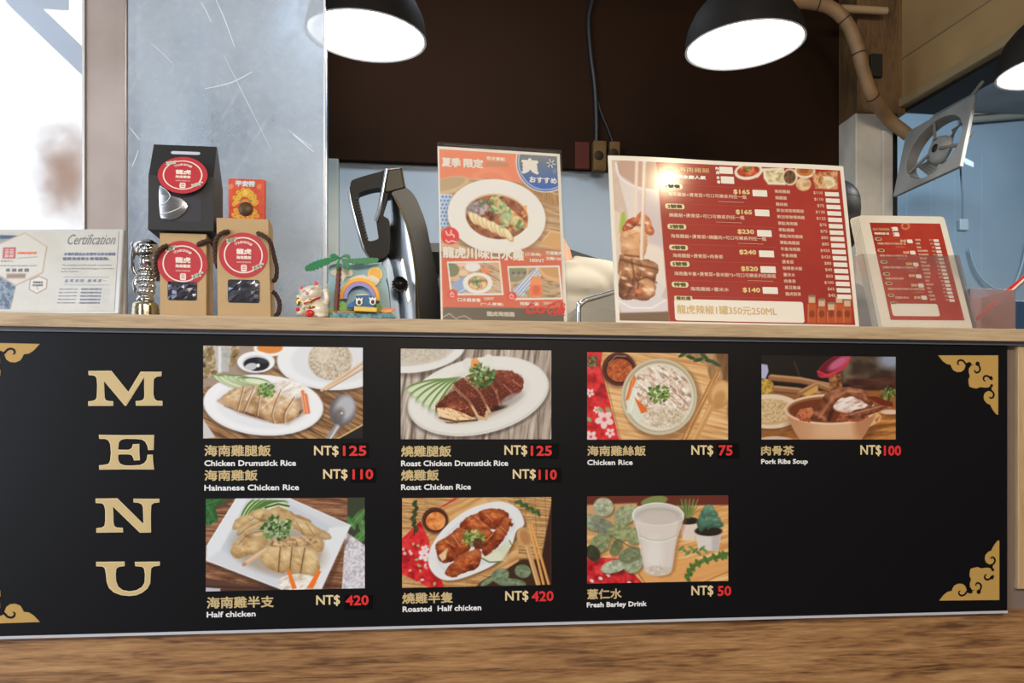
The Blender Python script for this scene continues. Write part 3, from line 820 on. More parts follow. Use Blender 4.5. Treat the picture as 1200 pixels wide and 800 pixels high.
    # spoon
    m = p.ell(726, 362, 62, 76, (104, 100, 106), 18, .95); p.ell(738, 350, 46, 62, (196, 198, 206), 22, .85, soft=26, clip=m); p.ell(706, 390, 26, 40, (92, 84, 86), 20, .7, soft=18, clip=m); p.ell(722, 376, 5, 5, (252, 222, 190))
    p.line([(700, 440), (658, 496)], 26, (150, 146, 150)); p.line([(704, 438), (668, 496)], 8, (224, 222, 226), .9, soft=6)
    p.poly([(704, 497), (824, 432), (824, 500)], (34, 30, 32)); p.line([(700, 497), (824, 428)], 6, (222, 186, 126))
    return p.img

def photo_b(PX, PY):
    p = Paint(PX, PY, (176, 160, 148), 450, 390, 4)
    p.tex(p.all(), [(112, 96, 88), (168, 152, 140), (196, 184, 172), (216, 206, 196)], 16, 180, 8, 3, 1, .25, .8)
    for x in (120, 300, 560, 700): p.line([(x, 60), (x + 26, 500)], 5, (90, 76, 68), .6, soft=6)
    p.ell(180, 110, 220, 92, (70, 58, 50), -10, .5, soft=20); p.ell(170, 94, 212, 88, (228, 228, 226), -10); p.ell(160, 84, 180, 66, (206, 200, 190), -10, soft=8); p.tex(p.mell(170, 90, 120, 50, 0, 20), [(186, 176, 160), (212, 204, 190)], 8, seed=2)
    plate(p, 442, 296, 336, 178, -12, (230, 228, 224), (218, 216, 210), .72, (184, 178, 170))
    for i in range(6):
        x, y, r = 200 + i * 20, 246 + i * 10, -12 - i * 9
        p.ell(x + 4, y + 6, 104, 26, (110, 110, 90), r, .3, soft=10); p.ell(x, y, 102, 25, (104, 138, 76), r); p.ell(x + 3, y + 4, 99, 21, (214, 222, 190), r); p.ell(x + 12, y + 5, 60, 9, (228, 232, 210), r, .8, soft=6)
    p.ell(490, 134, 26, 34, (226, 226, 220)); p.ell(395, 146, 26, 30, (222, 222, 216)); p.poly([(404, 176), (410, 124), (432, 114), (450, 140), (452, 178)], (232, 160, 94))
    R1 = [(52, 18, 12), (98, 36, 22), (140, 60, 36), (196, 120, 84)]
    p.ell(450, 330, 190, 70, (96, 60, 44), -18, .5, soft=24)
    slice_(p, [(238, 340), (290, 296), (330, 270), (400, 330), (430, 390), (380, 416), (290, 418), (250, 380)], R1, (46, 18, 10), 11, 16)
    m = p.poly([(248, 352), (300, 350), (380, 380), (432, 404), (380, 420), (290, 416), (252, 384)], (226, 186, 136)); p.tex(m, [(190, 130, 80), (232, 198, 152), (246, 222, 184)], 16, 8, 20, 3)
    p.line([(262, 398), (340, 416), (436, 408)], 8, (40, 18, 12), .8, soft=6)
    slice_(p, [(322, 236), (372, 208), (440, 270), (480, 340), (480, 404), (430, 396), (390, 330)], R1, (46, 18, 10), 12, 16)
    p.line([(326, 250), (400, 320), (440, 392)], 12, (226, 180, 136)); p.line([(440, 392), (478, 404), (482, 370)], 14, (216, 176, 130))
    slice_(p, [(378, 206), (430, 186), (500, 250), (540, 320), (546, 360), (500, 372), (470, 320)], R1, (46, 18, 10), 13, 16)
    p.line([(384, 216), (450, 280), (496, 370)], 11, (226, 178, 134))
    slice_(p, [(440, 190), (500, 178), (540, 250), (552, 330), (540, 350), (510, 280)], R1, (46, 18, 10), 14, 14); p.line([(490, 220), (528, 280), (544, 344)], 9, (218, 160, 116))
    slice_(p, [(500, 180), (600, 178), (650, 210), (656, 260), (620, 290), (560, 330), (540, 250)], [(66, 20, 14), (120, 40, 26), (160, 70, 44), (206, 130, 100)], (60, 20, 12), 15, 16)
    p.tex(p.mpoly([(250, 330), (340, 230), (520, 180), (640, 200), (640, 250), (540, 340), (400, 340)], 20), [(80, 26, 16), (90, 30, 18), (90, 30, 18), (232, 190, 170)], 8, 5, 30, 31, .55, .3, .85)
    p.ell(540, 350, 36, 10, (30, 18, 14), -14, .8, soft=8); p.ell(600, 310, 60, 22, (178, 170, 168), -25, .7, soft=12)
    p.line([(560, 240), (600, 280)], 5, (196, 140, 120), .7); p.line([(600, 220), (640, 250)], 5, (200, 150, 130), .7)
    herb(p, 454, 200, 62, 24, 5, ((66, 104, 48), (120, 152, 80), (170, 190, 120)))
    return p.img

def flowers(p, m, seed, s=1.0):
    R_ = random.Random(seed)
    for i in range(40):
        pass

def photo_c(PX, PY):
    p = Paint(PX, PY, (216, 168, 112), 670, 390, 4.443)
    p.tex(p.all(), [(196, 142, 88), (224, 178, 122), (238, 198, 146)], 160, 12, 12, 6)
    p.tex(p.mpoly([(560, 90), (830, 90), (830, 260), (720, 240), (700, 170)]), [(128, 92, 62), (170, 132, 92), (196, 160, 120)], 20, 90, 8, 7)
    p.poly([(740, 90), (830, 90), (830, 570), (810, 400), (812, 300)], (104, 70, 44), .7, soft=16)
    m = p.poly([(70, 90), (160, 90), (150, 170), (250, 570), (70, 570)], (206, 40, 48)); p.tex(m, [(150, 24, 32), (214, 44, 50), (230, 70, 74)], 40, seed=4)
    for (x, y, r) in ((170, 450, 30), (95, 312, 14), (100, 540, 20), (130, 400, 12), (200, 520, 16)):
        for k in range(5):
            a = k * 1.257 + .4; p.ell(x + math.cos(a) * r * .95, y + math.sin(a) * r * .95, r * .72, r * .55, (240, 214, 214), math.degrees(a), .95, soft=5)
        p.ell(x, y, r * .4, r * .4, (222, 90, 96), 0, .9, soft=5)
    herb(p, 95, 150, 40, 16, 8, ((56, 84, 52), (92, 120, 70), (120, 140, 92)))
    for x, y in ((90, 450), (150, 400), (190, 400)): p.ell(x, y, 16, 10, (150, 166, 110), 40)
    p.line([(160, 170), (255, 560)], 5, (150, 92, 50), .6)
    p.ell(250, 198, 96, 92, (90, 50, 30), 0, .5, soft=16)
    m = p.ell(246, 188, 88, 88, (92, 44, 34)); p.ell(248, 190, 74, 72, (52, 22, 18)); p.ell(250, 194, 68, 60, (176, 84, 44)); p.tex(p.mell(250, 196, 66, 56), [(150, 60, 30), (186, 92, 48), (206, 120, 70)], 12, seed=9); p.line([(190, 160), (230, 120), (280, 122)], 4, (226, 186, 170), .8)
    p.ell(470, 350, 206, 212, (110, 70, 40), 0, .5, soft=22)
    p.ell(455, 332, 197, 199, (206, 196, 172)); p.ell(455, 330, 185, 186, (178, 166, 140), soft=6); p.ell(458, 334, 178, 176, (228, 222, 206), soft=8)
    m = p.mell(462, 330, 160, 158, 0, 14); p.fill(m, (214, 200, 182))
    p.tex(m, [(150, 120, 96), (206, 182, 160), (236, 224, 212), (250, 246, 240)], 34, 9, 40, 21, 1, .25, .75)
    R_ = random.Random(7)
    for i in range(90):
        a = R_.random() * 6.28; d = R_.random() ** .5 * 140; x, y = 465 + math.cos(a) * d, 325 + math.sin(a) * d
        t = R_.random() * 3.14; l = 14 + 18 * R_.random(); c = R_.choice([(248, 242, 236), (236, 218, 204), (222, 190, 172), (196, 160, 136)])
        p.line(smooth_open([(x - math.cos(t) * l, y - math.sin(t) * l), (x + R_.uniform(-8, 8), y + R_.uniform(-8, 8)), (x + math.cos(t) * l, y + math.sin(t) * l)], 3), 7, c, .8, soft=4)
    p.tex(p.mell(480, 440, 120, 50, 0, 20), [(170, 150, 120), (214, 204, 180), (238, 232, 214)], 8, seed=3, a=.6)
    p.poly([(280, 350), (306, 250), (326, 215), (334, 240), (310, 320), (290, 352)], (222, 118, 56)); p.line([(300, 330), (322, 240)], 6, (240, 160, 96), .8)
    p.poly([(284, 410), (318, 280), (346, 290), (330, 380), (302, 422)], (226, 232, 222), .95); p.poly([(318, 440), (320, 340), (352, 350), (376, 440), (340, 464)], (222, 226, 210), .95); p.line([(336, 300), (310, 400)], 6, (250, 250, 246), .7, soft=6)
    p.poly([(324, 332), (392, 392), (386, 412), (362, 420)], (228, 108, 44))
    herb(p, 452, 314, 56, 16, 12, ((92, 140, 46), (140, 178, 70), (60, 104, 36)))
    for d in (0, 22): p.line([(574 + d, 556), (752 + d * .7, 200)], 12, (176, 122, 72)); p.line([(580 + d, 556), (757 + d * .7, 202)], 4, (222, 176, 120))
    m = p.ell(770, 320, 62, 78, (196, 146, 92), 22); p.ell(776, 312, 46, 60, (224, 180, 124), 24, soft=14, clip=m); p.ell(770, 340, 30, 40, (176, 124, 76), 24, .6, soft=18)
    p.line([(728, 380), (640, 556)], 30, (206, 156, 100)); p.line([(722, 380), (630, 556)], 6, (236, 196, 144), .8, soft=5)
    for x, y, r in ((620, 128, 20), (660, 140, -15), (690, 122, 35), (720, 146, 10), (580, 112, -30), (750, 160, 30)): p.leaf(x, y, 26, 9, r, (58, 82, 50))
    return p.img

def photo_d(PX, PY):
    p = Paint(PX, PY, (26, 22, 22), 870, 390, 4.443)
    p.tex(p.mpoly([(500, 110), (810, 110), (810, 260), (520, 260)], 40), [(60, 46, 36), (120, 98, 80), (136, 118, 100)], 120, seed=3, a=.9)
    p.ell(770, 140, 60, 44, (150, 166, 196), 0, .85, soft=40)
    p.tex(p.mpoly([(540, 240), (810, 225), (810, 320), (600, 330)], 16), [(58, 32, 26), (92, 56, 44)], 60, 20, seed=4)
    p.poly([(90, 300), (810, 300), (810, 570), (90, 570)], (150, 96, 52), soft=10)
    p.tex(p.mpoly([(560, 400), (810, 400), (810, 570), (200, 570), (200, 500)], 16), [(130, 80, 40), (190, 126, 66), (226, 166, 96)], 120, 20, -8, 5)
    p.poly([(94, 160), (130, 166), (136, 200), (120, 240), (94, 236)], (176, 178, 214), soft=6)
    p.line([(270, 150), (300, 230)], 8, (80, 60, 44), .7, soft=8)
    p.ell(120, 280, 44, 40, (196, 156, 66)); p.tex(p.mell(120, 280, 44, 40), [(150, 110, 40), (220, 186, 90)], 10, seed=2)
    for pts in ([(150, 232), (300, 246), (450, 276)], [(170, 290), (280, 300), (400, 320)], [(300, 316), (390, 268), (450, 290)]):
        p.line(pts, 34, (150, 104, 70)); p.line([(x, y - 10) for x, y in pts], 9, (206, 164, 120), .8, soft=8); p.line([(x, y + 16) for x, y in pts], 6, (80, 46, 30), .7, soft=6)
    p.poly([(310, 320), (390, 270), (396, 300), (340, 332)], (206, 160, 84))
    p.ell(150, 412, 172, 96, (90, 60, 44), 0, .5, soft=12); p.ell(146, 408, 166, 90, (226, 206, 180)); p.ell(140, 412, 140, 66, (196, 164, 122), soft=10); p.tex(p.mell(140, 404, 128, 60, 0, 10), [(176, 140, 98), (206, 178, 136), (222, 198, 160)], 9, seed=7)
    p.ell(170, 560, 90, 22, (206, 190, 170)); 
    p.ell(470, 492, 240, 90, (90, 50, 26), 0, .5, soft=20)
    p.poly([(646, 440), (700, 412), (724, 430), (716, 462), (660, 490)], (226, 172, 120)); p.poly([(690, 450), (716, 432), (700, 468)], (176, 112, 66))
    bowl = [(218, 402), (236, 440), (270, 510), (300, 556), (620, 556), (660, 490), (690, 440), (694, 410)]
    m = p.poly(bowl, (206, 158, 120)); 
    p.ell(300, 470, 90, 90, (186, 130, 96), 0, .6, soft=50, clip=m); p.ell(500, 500, 160, 60, (222, 182, 146), 0, .7, soft=60, clip=m); p.ell(640, 480, 60, 90, (166, 104, 70), 0, .6, soft=40, clip=m)
    p.ell(456, 398, 238, 80, (230, 200, 172)); p.ell(456, 398, 222, 68, (150, 96, 64)); p.ell(456, 404, 214, 62, (112, 56, 32))
    MT = [(70, 30, 18), (132, 70, 46), (176, 110, 78), (220, 164, 130)]
    for pts, sd in (([(276, 432), (300, 400), (360, 386), (380, 420), (350, 464), (300, 456)], 1), ([(490, 456), (520, 400), (580, 380), (640, 400), (660, 440), (600, 464)], 2)):
        slice_(p, pts, [(140, 60, 36), (186, 100, 66), (222, 150, 110)], (70, 30, 16), sd, 16)
    m = p.ell(560, 372, 92, 40, (226, 206, 200), -4, .95, soft=8); p.tex(m, [(196, 150, 140), (232, 214, 206), (246, 236, 230)], 30, 10, -10, 5)
    slice_(p, [(344, 460), (380, 400), (440, 320), (500, 288), (600, 284), (650, 310), (684, 352), (672, 384), (630, 350), (570, 330), (510, 340), (470, 380), (440, 464)], MT, (58, 22, 12), 4, 44, gr=.5, fine=.8)
    p.line([(400, 440), (470, 340), (540, 304), (620, 304)], 12, (206, 140, 104), .6, soft=12); p.line([(450, 450), (470, 400)], 18, (50, 22, 14), .7, soft=14)
    slice_(p, [(500, 440), (600, 400), (720, 370), (780, 360), (784, 384), (700, 410), (600, 450)], MT, (60, 24, 14), 5, 36, gr=.5, fine=.8); p.line([(520, 434), (650, 400), (760, 372)], 7, (222, 176, 146), .6, soft=8)
    p.poly([(640, 330), (700, 330), (780, 360), (786, 386), (720, 376)], (110, 40, 26), .95)
    p.poly([(448, 230), (510, 210), (520, 280), (460, 300)], (140, 84, 50)); p.tex(p.mpoly([(448, 230), (510, 210), (520, 280), (460, 300)]), [(90, 46, 28), (186, 128, 80)], 16, seed=8)
    m = p.ell(476, 172, 96, 42, (196, 54, 74), -32); p.ell(470, 166, 84, 32, (104, 24, 40), -32, soft=6); p.ell(498, 158, 60, 22, (206, 110, 150), -34, .85, soft=14); p.line([(392, 200), (440, 220), (480, 206)], 9, (214, 62, 74), .9, soft=5)
    p.poly([(94, 100), (810, 100), (810, 118), (94, 118)], (24, 20, 20), soft=3)
    herb(p, 760, 314, 42, 14, 4, ((100, 134, 60), (150, 176, 92), (60, 90, 40)))
    p.ell(770, 412, 50, 12, (226, 196, 176))
    return p.img

def photo_e(PX, PY):
    p = Paint(PX, PY, (140, 96, 70), 220, 570, 4.704)
    p.tex(p.all(), [(86, 52, 36), (138, 94, 68), (176, 130, 98)], 130, 9, 4, 3)
    p.poly([(96, 500), (300, 540), (560, 556), (560, 590), (96, 590)], (74, 48, 42), .8, soft=10); p.line([(100, 548), (400, 562)], 5, (36, 24, 24), .8); p.poly([(96, 556), (180, 562), (180, 580), (96, 580)], (196, 192, 200))
    p.poly([(90, 60), (270, 60), (200, 110), (120, 130), (90, 220)], (92, 66, 50), soft=8)
    for x, y, l, w, r in ((110, 90, 60, 34, 50), (150, 80, 70, 26, -20), (110, 170, 44, 30, 80), (130, 150, 50, 30, 60)): p.leaf(x, y, l, w, r, (48, 100, 52), (130, 176, 110))
    p.poly([(880, 60), (985, 60), (985, 340), (880, 250)], (58, 66, 50), soft=6)
    for x, y, l, w, r in ((940, 170, 60, 22, -50), (950, 280, 56, 26, -40), (900, 200, 40, 16, 60), (965, 220, 40, 20, 80)): p.leaf(x, y, l, w, r, (84, 132, 70), (170, 200, 150))
    m = p.poly([(870, 250), (985, 330), (985, 570), (850, 570)], (206, 200, 208)); p.tex(m, [(176, 170, 182), (214, 210, 218), (232, 230, 236)], 12, seed=6)
    p.poly([(100, 420), (230, 480), (520, 590), (640, 590)], (44, 28, 22), .6, soft=24); p.poly([(740, 560), (900, 240), (910, 230), (780, 560)], (80, 48, 34), .6, soft=16)
    PL = [(270, 62), (560, 62), (898, 214), (738, 566), (520, 566), (100, 404), (104, 330)]
    m = p.poly(PL, (214, 218, 226))
    p.poly([(318, 90), (550, 90), (800, 226), (690, 520), (520, 520), (250, 400), (180, 340)], (200, 206, 216), .9, soft=16, clip=m)
    p.poly([(104, 330), (270, 62), (330, 62), (180, 350), (110, 400)], (226, 230, 236), soft=14, clip=m); p.poly([(780, 226), (898, 214), (738, 566), (690, 540)], (228, 232, 238), soft=12, clip=m)
    p.line([(100, 404), (520, 566)], 6, (238, 240, 244)); p.line([(270, 62), (104, 330)], 5, (244, 246, 248)); p.line([(560, 66), (898, 214)], 5, (240, 242, 246))
    for i in range(7):
        x, y, r = 330 + i * 26, 128 - i * 5, -58 + i * 8
        p.ell(x, y, 66, 20, (78, 118, 50), r, clip=m); p.ell(x + 4, y + 5, 62, 16, (206, 220, 172), r, clip=m); p.ell(x + 6, y + 7, 40, 7, (226, 232, 200), r, .8, soft=5, clip=m)
    p.line([(430, 116), (500, 96), (556, 108)], 10, (40, 56, 36)); p.line([(440, 124), (500, 108), (550, 120)], 14, (214, 222, 178))
    p.ell(500, 350, 260, 140, (150, 120, 84), 10, .5, soft=40)
    CH = [(146, 108, 62), (196, 160, 106), (222, 192, 142), (238, 216, 178)]; E_ = (112, 76, 40)
    SL = [([(250, 240), (270, 180), (360, 150), (380, 170), (300, 220)], 1), ([(270, 270), (300, 220), (400, 180), (430, 200), (340, 250)], 2), ([(270, 300), (320, 262), (430, 240), (440, 270), (300, 318)], 12),
          ([(340, 150), (400, 122), (470, 140), (480, 190), (400, 190)], 3), ([(430, 150), (480, 122), (580, 140), (780, 260), (740, 292), (640, 260), (560, 220), (480, 190)], 4),
          ([(560, 200), (600, 176), (660, 190), (740, 250), (700, 280), (630, 260)], 5), ([(640, 300), (700, 280), (750, 300), (744, 350), (700, 360), (650, 320)], 15),
          ([(240, 352), (270, 300), (400, 276), (440, 296), (400, 350), (300, 392), (252, 386)], 6), ([(400, 400), (440, 330), (510, 320), (520, 380), (500, 470), (450, 450)], 7),
          ([(500, 470), (510, 340), (570, 320), (590, 360), (560, 460)], 8), ([(562, 470), (580, 350), (640, 330), (650, 400), (620, 496)], 9), ([(620, 496), (640, 350), (700, 350), (728, 400), (720, 470), (680, 500)], 10), ([(450, 300), (560, 280), (650, 290), (640, 320), (560, 330), (460, 330)], 13)]
    for pts, sd in SL: slice_(p, smooth_closed(pts, 4), CH, E_, sd, 40, gr=.2, fine=1.0)
    for l in ([(280, 268), (330, 226), (420, 184)], [(280, 318), (340, 262), (436, 240)], [(600, 200), (640, 262)], [(650, 200), (700, 270)], [(400, 190), (420, 150)]): p.line(smooth_open(l, 4), 5, (136, 92, 50), .7, soft=5)
    for pts in ([(510, 330), (500, 470)], [(575, 330), (562, 470)], [(645, 340), (620, 490)]): p.line(pts, 6, (96, 60, 32), .8, soft=5)
    p.tex(p.mpoly([(450, 290), (650, 270), (740, 300), (640, 330), (460, 330)], 12), [(110, 70, 44), (206, 164, 120), (236, 210, 176)], 16, 8, 20, 22, .7)
    p.poly([(300, 420), (400, 350), (440, 330), (446, 350), (330, 428), (304, 438)], (214, 178, 138)); p.line([(306, 426), (430, 344)], 6, (240, 216, 184), .7, soft=5); p.ell(312, 428, 14, 10, (190, 140, 120), -30)
    m = p.ell(610, 528, 110, 46, (232, 220, 206), 0, soft=8); p.tex(m, [(206, 188, 168), (238, 232, 224), (250, 248, 246)], 14, 40, 70, 9)
    p.poly([(546, 462), (562, 456), (602, 560), (576, 566)], (240, 122, 44)); p.poly([(656, 560), (716, 458), (736, 468), (690, 562)], (240, 122, 44))
    herb(p, 492, 226, 76, 34, 9, ((52, 104, 44), (96, 146, 70), (196, 206, 160)))
    return p.img

def bamboo(p, m, seed):
    p.tex(m, [(150, 108, 64), (196, 152, 98), (222, 182, 128)], 90, 5, 6, seed)

def photo_f(PX, PY):
    p = Paint(PX, PY, (196, 150, 96), 450, 570, 4.704)
    bamboo(p, p.all(), 4)
    for y in range(70, 560, 34): p.line([(690, y - 20), (930, y + 14)], 3, (110, 70, 40), .6)
    for x in range(720, 930, 56): p.line([(x, 60), (x + 14, 420)], 3, (120, 76, 44), .6)
    p.poly([(870, 380), (925, 80), (925, 560), (860, 560)], (58, 32, 26), soft=10); p.poly([(540, 520), (760, 400), (880, 400), (880, 560), (500, 560)], (64, 40, 28), soft=12)
    p.poly([(240, 160), (420, 66), (560, 60), (740, 330), (740, 410), (680, 450), (320, 540), (250, 300)], (206, 156, 100), soft=8); p.tex(p.mpoly([(240, 160), (420, 66), (560, 60), (740, 330), (740, 410), (680, 450), (320, 540), (250, 300)], 8), [(180, 126, 76), (216, 168, 110), (228, 186, 130)], 160, 14, -25, 8, .8)
    m = p.poly([(98, 290), (200, 190), (250, 300), (260, 440), (320, 520), (330, 556), (250, 556), (98, 480)], (206, 36, 44)); p.tex(m, [(166, 22, 30), (212, 40, 46), (228, 64, 64)], 30, seed=5)
    p.poly([(300, 120), (390, 62), (410, 62), (330, 110)], (210, 40, 48))
    R_ = random.Random(11)
    for i in range(26):
        x = R_.uniform(105, 300); y = R_.uniform(300, 540)
        p.ell(x, y, 7 + 6 * R_.random(), 5 + 4 * R_.random(), R_.choice([(236, 196, 190), (176, 190, 130), (120, 20, 26), (232, 222, 210)]), R_.random() * 180, .9, clip=m)
    for k in range(5): p.ell(222 + math.cos(k * 1.257) * 20, 378 + math.sin(k * 1.257) * 20, 16, 12, (240, 220, 222), k * 72)
    for k in range(5): p.ell(226 + math.cos(k * 1.257) * 14, 345 + math.sin(k * 1.257) * 14, 11, 9, (240, 214, 216), k * 72)
    for i in range(9):
        y = 90 + i * 19; p.leaf(168 + 8 * math.sin(i), y, 18, 9, 40 if i % 2 else 130, (62, 74, 40))
    p.line([(180, 80), (165, 270)], 4, (50, 44, 30))
    p.ell(284, 192, 74, 72, (90, 50, 30), 0, .6, soft=12); p.ell(282, 184, 72, 70, (86, 46, 36)); p.ell(284, 188, 60, 58, (52, 24, 20)); m = p.ell(285, 190, 54, 50, (214, 118, 54)); p.tex(m, [(190, 90, 36), (222, 132, 66), (236, 164, 100)], 20, seed=6)
    PLT = smooth_closed([(246, 430), (256, 340), (330, 230), (440, 140), (560, 92), (660, 84), (740, 124), (772, 190), (764, 222), (730, 246), (700, 330), (620, 420), (500, 480), (380, 516), (296, 500)], 6)
    p.poly([(x + 10, y + 12) for x, y in PLT], (90, 54, 30), .6, soft=16)
    m = p.poly(PLT, (230, 231, 234)); p.poly([(300 + (x - 500) * .82 + 200, 300 + (y - 300) * .8) for x, y in PLT], (206, 208, 214), .8, soft=10)
    p.poly([(504 + (x - 504) * .8, 300 + (y - 300) * .78) for x, y in PLT], (222, 223, 228), soft=10)
    R1 = [(84, 24, 12), (146, 56, 26), (184, 88, 42), (222, 140, 84)]; E_ = (66, 22, 12)
    for pts, sd in (([(288, 320), (350, 270), (420, 220), (470, 260), (480, 340), (400, 400), (330, 420), (300, 390)], 1), ([(420, 220), (470, 160), (560, 150), (600, 200), (570, 250), (500, 250)], 2),
                    ([(520, 150), (620, 120), (690, 150), (660, 200), (600, 230)], 3), ([(540, 320), (600, 250), (660, 180), (700, 180), (690, 240), (640, 310), (560, 380)], 4), ([(340, 480), (370, 430), (440, 370), (520, 340), (540, 380), (510, 450), (440, 470), (390, 496)], 5), ([(480, 240), (580, 240), (600, 280), (540, 340), (490, 330)], 6)):
        slice_(p, smooth_closed(pts, 4), R1, E_, sd + 40, 34, gr=.5, fine=.8)
    for pts in ([(560, 150), (600, 190)], [(500, 160), (560, 220)], [(340, 300), (390, 330)], [(600, 260), (560, 300)], [(640, 220), (676, 250)], [(380, 270), (420, 330)]): p.line(pts, 5, (228, 170, 116), .7, soft=4)
    p.tex(p.mpoly([(300, 380), (350, 340), (340, 400), (320, 410)], 8), [(226, 190, 140), (240, 210, 170)], 10)
    p.poly([(690, 190), (714, 206), (706, 222), (686, 212)], (110, 44, 26))
    for i in range(6):
        p.poly([(540, 400), (560 + i * 14, 380 - i * 6), (690 - i * 6, 300 + i * 20), (700 - i * 4, 320 + i * 18), (640, 410)], (206 + i * 5, 214 + i * 3, 170 + i * 8), .5, soft=5)
    p.line([(542, 396), (580, 416), (640, 414)], 7, (76, 120, 52)); p.line([(690, 296), (704, 320)], 6, (92, 132, 60))
    herb(p, 492, 284, 56, 26, 6, ((96, 136, 50), (150, 180, 90), (200, 200, 130)))
    p.ell(516, 310, 26, 26, (92, 40, 28), 0, .8)
    m = p.ell(772, 280, 38, 58, (206, 160, 106), -18); p.ell(778, 280, 26, 44, (182, 130, 82), -18, soft=12); p.line([(790, 330), (850, 536)], 26, (206, 158, 104)); p.line([(784, 332), (842, 536)], 5, (232, 196, 146))
    for d in (0, 28): p.line([(800 + d * .5, 206), (880 + d, 536)], 13, (214, 150, 78)); p.line([(797 + d * .5, 208), (876 + d, 536)], 4, (240, 190, 124))
    for x, y, l, w, r in ((640, 490, 50, 38, -20), (765, 466, 44, 36, 10), (700, 530, 80, 24, 5), (570, 524, 40, 14, -30)): p.leaf(x, y, l, w, r, (120, 138, 108), (170, 182, 150))
    for i in range(8): p.leaf(740 + i * 16, 84 + i * 9, 20, 9, 70 if i % 2 else -10, (66, 96, 54))
    return p.img

def photo_g(PX, PY):
    p = Paint(PX, PY, (224, 168, 108), 670, 560, 4.443)
    p.tex(p.all(), [(206, 144, 84), (230, 178, 116), (242, 202, 146)], 160, 12, -14, 6)
    p.poly([(70, 85), (830, 85), (830, 140), (70, 150)], (106, 48, 38), soft=8)
    p.poly([(70, 140), (340, 130), (340, 300), (70, 300)], (206, 160, 110), soft=10)
    p.poly([(70, 410), (250, 420), (380, 560), (70, 560)], (196, 34, 42), soft=6); p.tex(p.mpoly([(70, 410), (250, 420), (380, 560), (70, 560)], 6), [(150, 20, 28), (206, 40, 46), (226, 74, 76)], 26, seed=4)
    for x, y in ((150, 522), (190, 505), (105, 535), (300, 545)): p.ell(x, y, 12, 8, (236, 214, 214), 30)
    p.poly([(340, 500), (500, 420), (830, 420), (830, 500), (560, 550), (380, 556)], (226, 164, 98), .8, soft=10); p.line([(690, 540), (830, 480)], 6, (176, 104, 50), .8); p.line([(350, 500), (390, 560)], 5, (130, 70, 40), .7)
    for x, y, l, w, r, c in ((110, 230, 60, 40, 20, (150, 160, 134)), (165, 150, 52, 48, 10, (172, 178, 150)), (280, 190, 66, 46, -30, (160, 168, 132)), (170, 256, 60, 40, 30, (128, 136, 116)), (250, 280, 64, 46, -10, (150, 158, 112)), (145, 340, 60, 44, -40, (138, 148, 108)), (330, 300, 40, 50, 70, (150, 160, 116)), (230, 360, 46, 26, -60, (112, 120, 84)), (220, 460, 68, 32, -14, (176, 186, 160)), (320, 440, 58, 48, -50, (158, 170, 138)), (300, 395, 60, 34, -25, (128, 140, 104)), (110, 390, 44, 34, 60, (60, 62, 44))):
        p.ell(x + 8, y + 10, l, w, (70, 60, 44), r, .5, soft=12); p.leaf(x, y, l, w, r, c, tuple(v + 26 for v in c))
    p.line([(200, 300), (330, 370)], 6, (110, 92, 66)); p.ell(430, 120, 70, 26, (130, 150, 84), -10, .9)
    # two potted succulents
    p.poly([(560, 230), (660, 226), (640, 322), (580, 326)], (228, 212, 200)); p.ell(605, 222, 58, 20, (44, 34, 30))
    for i in range(11):
        a = -2.7 + i * .22; p.poly([(596, 210), (600 + math.cos(a) * 92, 216 + math.sin(a) * 130), (616, 206)], (66 + i * 4, 92 + i * 3, 56), .95)
    for i in range(5): p.line([(590 + i * 8, 200), (570 + i * 22, 110)], 5, (150, 168, 110), .7)
    m = p.poly([(640, 270), (780, 280), (764, 380), (660, 376)], (222, 216, 214)); p.poly([(730, 280), (780, 280), (764, 380), (730, 380)], (186, 176, 172), .7, soft=16, clip=m)
    p.ell(712, 276, 72, 26, (46, 36, 32))
    R_ = random.Random(5)
    for ringn, (n_, rr, yy, c) in enumerate(((9, 74, 246, (62, 96, 80)), (8, 60, 220, (84, 122, 100)), (7, 44, 190, (70, 108, 88)), (5, 26, 164, (96, 136, 112)))):
        for k in range(n_):
            a = PI * (1.0 - k / (n_ - 1)); x = 712 + math.cos(a) * rr * .62; y = yy - abs(math.sin(a)) * 10
            p.ell(x, y, rr * .34 + 8, 13, c, math.degrees(-a) * .6 if k != n_ // 2 else 90, .95); p.ell(x, y - 4, rr * .2 + 4, 5, tuple(min(255, v + 60) for v in c), math.degrees(-a) * .6, .6, soft=5)
    # trailing sprig
    for i in range(16):
        t = i / 15; x = 800 - 210 * t + 20 * math.sin(t * 7); y = 400 + 120 * t * t
        p.leaf(x, y, 24, 10, 60 if i % 2 else -30, (86, 122, 58))
    for i in range(8): p.leaf(570 + i * 18, 366 + (i % 3) * 12, 18, 7, 40 if i % 2 else -40, (120, 146, 84))
    # clear cup of cloudy barley water
    cup = [(316, 206), (326, 170), (450, 130), (572, 170), (582, 214), (546, 330), (524, 470), (500, 500), (450, 510), (400, 498), (376, 470), (352, 320)]
    p.poly([(x + 14, y + 10) for x, y in cup], (150, 96, 56), .5, soft=18)
    m = p.poly(smooth_closed(cup, 4), (214, 208, 202), .88)
    p.ell(449, 186, 132, 58, (206, 206, 202), 0, .7); p.ell(449, 196, 114, 44, (176, 170, 160), 0, .6, soft=8)
    liq = p.mpoly([(340, 210), (360, 320), (382, 460), (450, 490), (518, 460), (540, 310), (556, 220), (450, 180)], 12)
    p.fill(liq, (222, 214, 208), .95); p.ell(449, 206, 104, 38, (206, 196, 190), 0, .9, soft=10); p.ell(430, 400, 46, 90, (234, 230, 226), 0, .8, soft=40)
    p.tex(p.mell(446, 480, 66, 24, 0, 10), [(196, 180, 166), (232, 222, 212)], 10, seed=5)
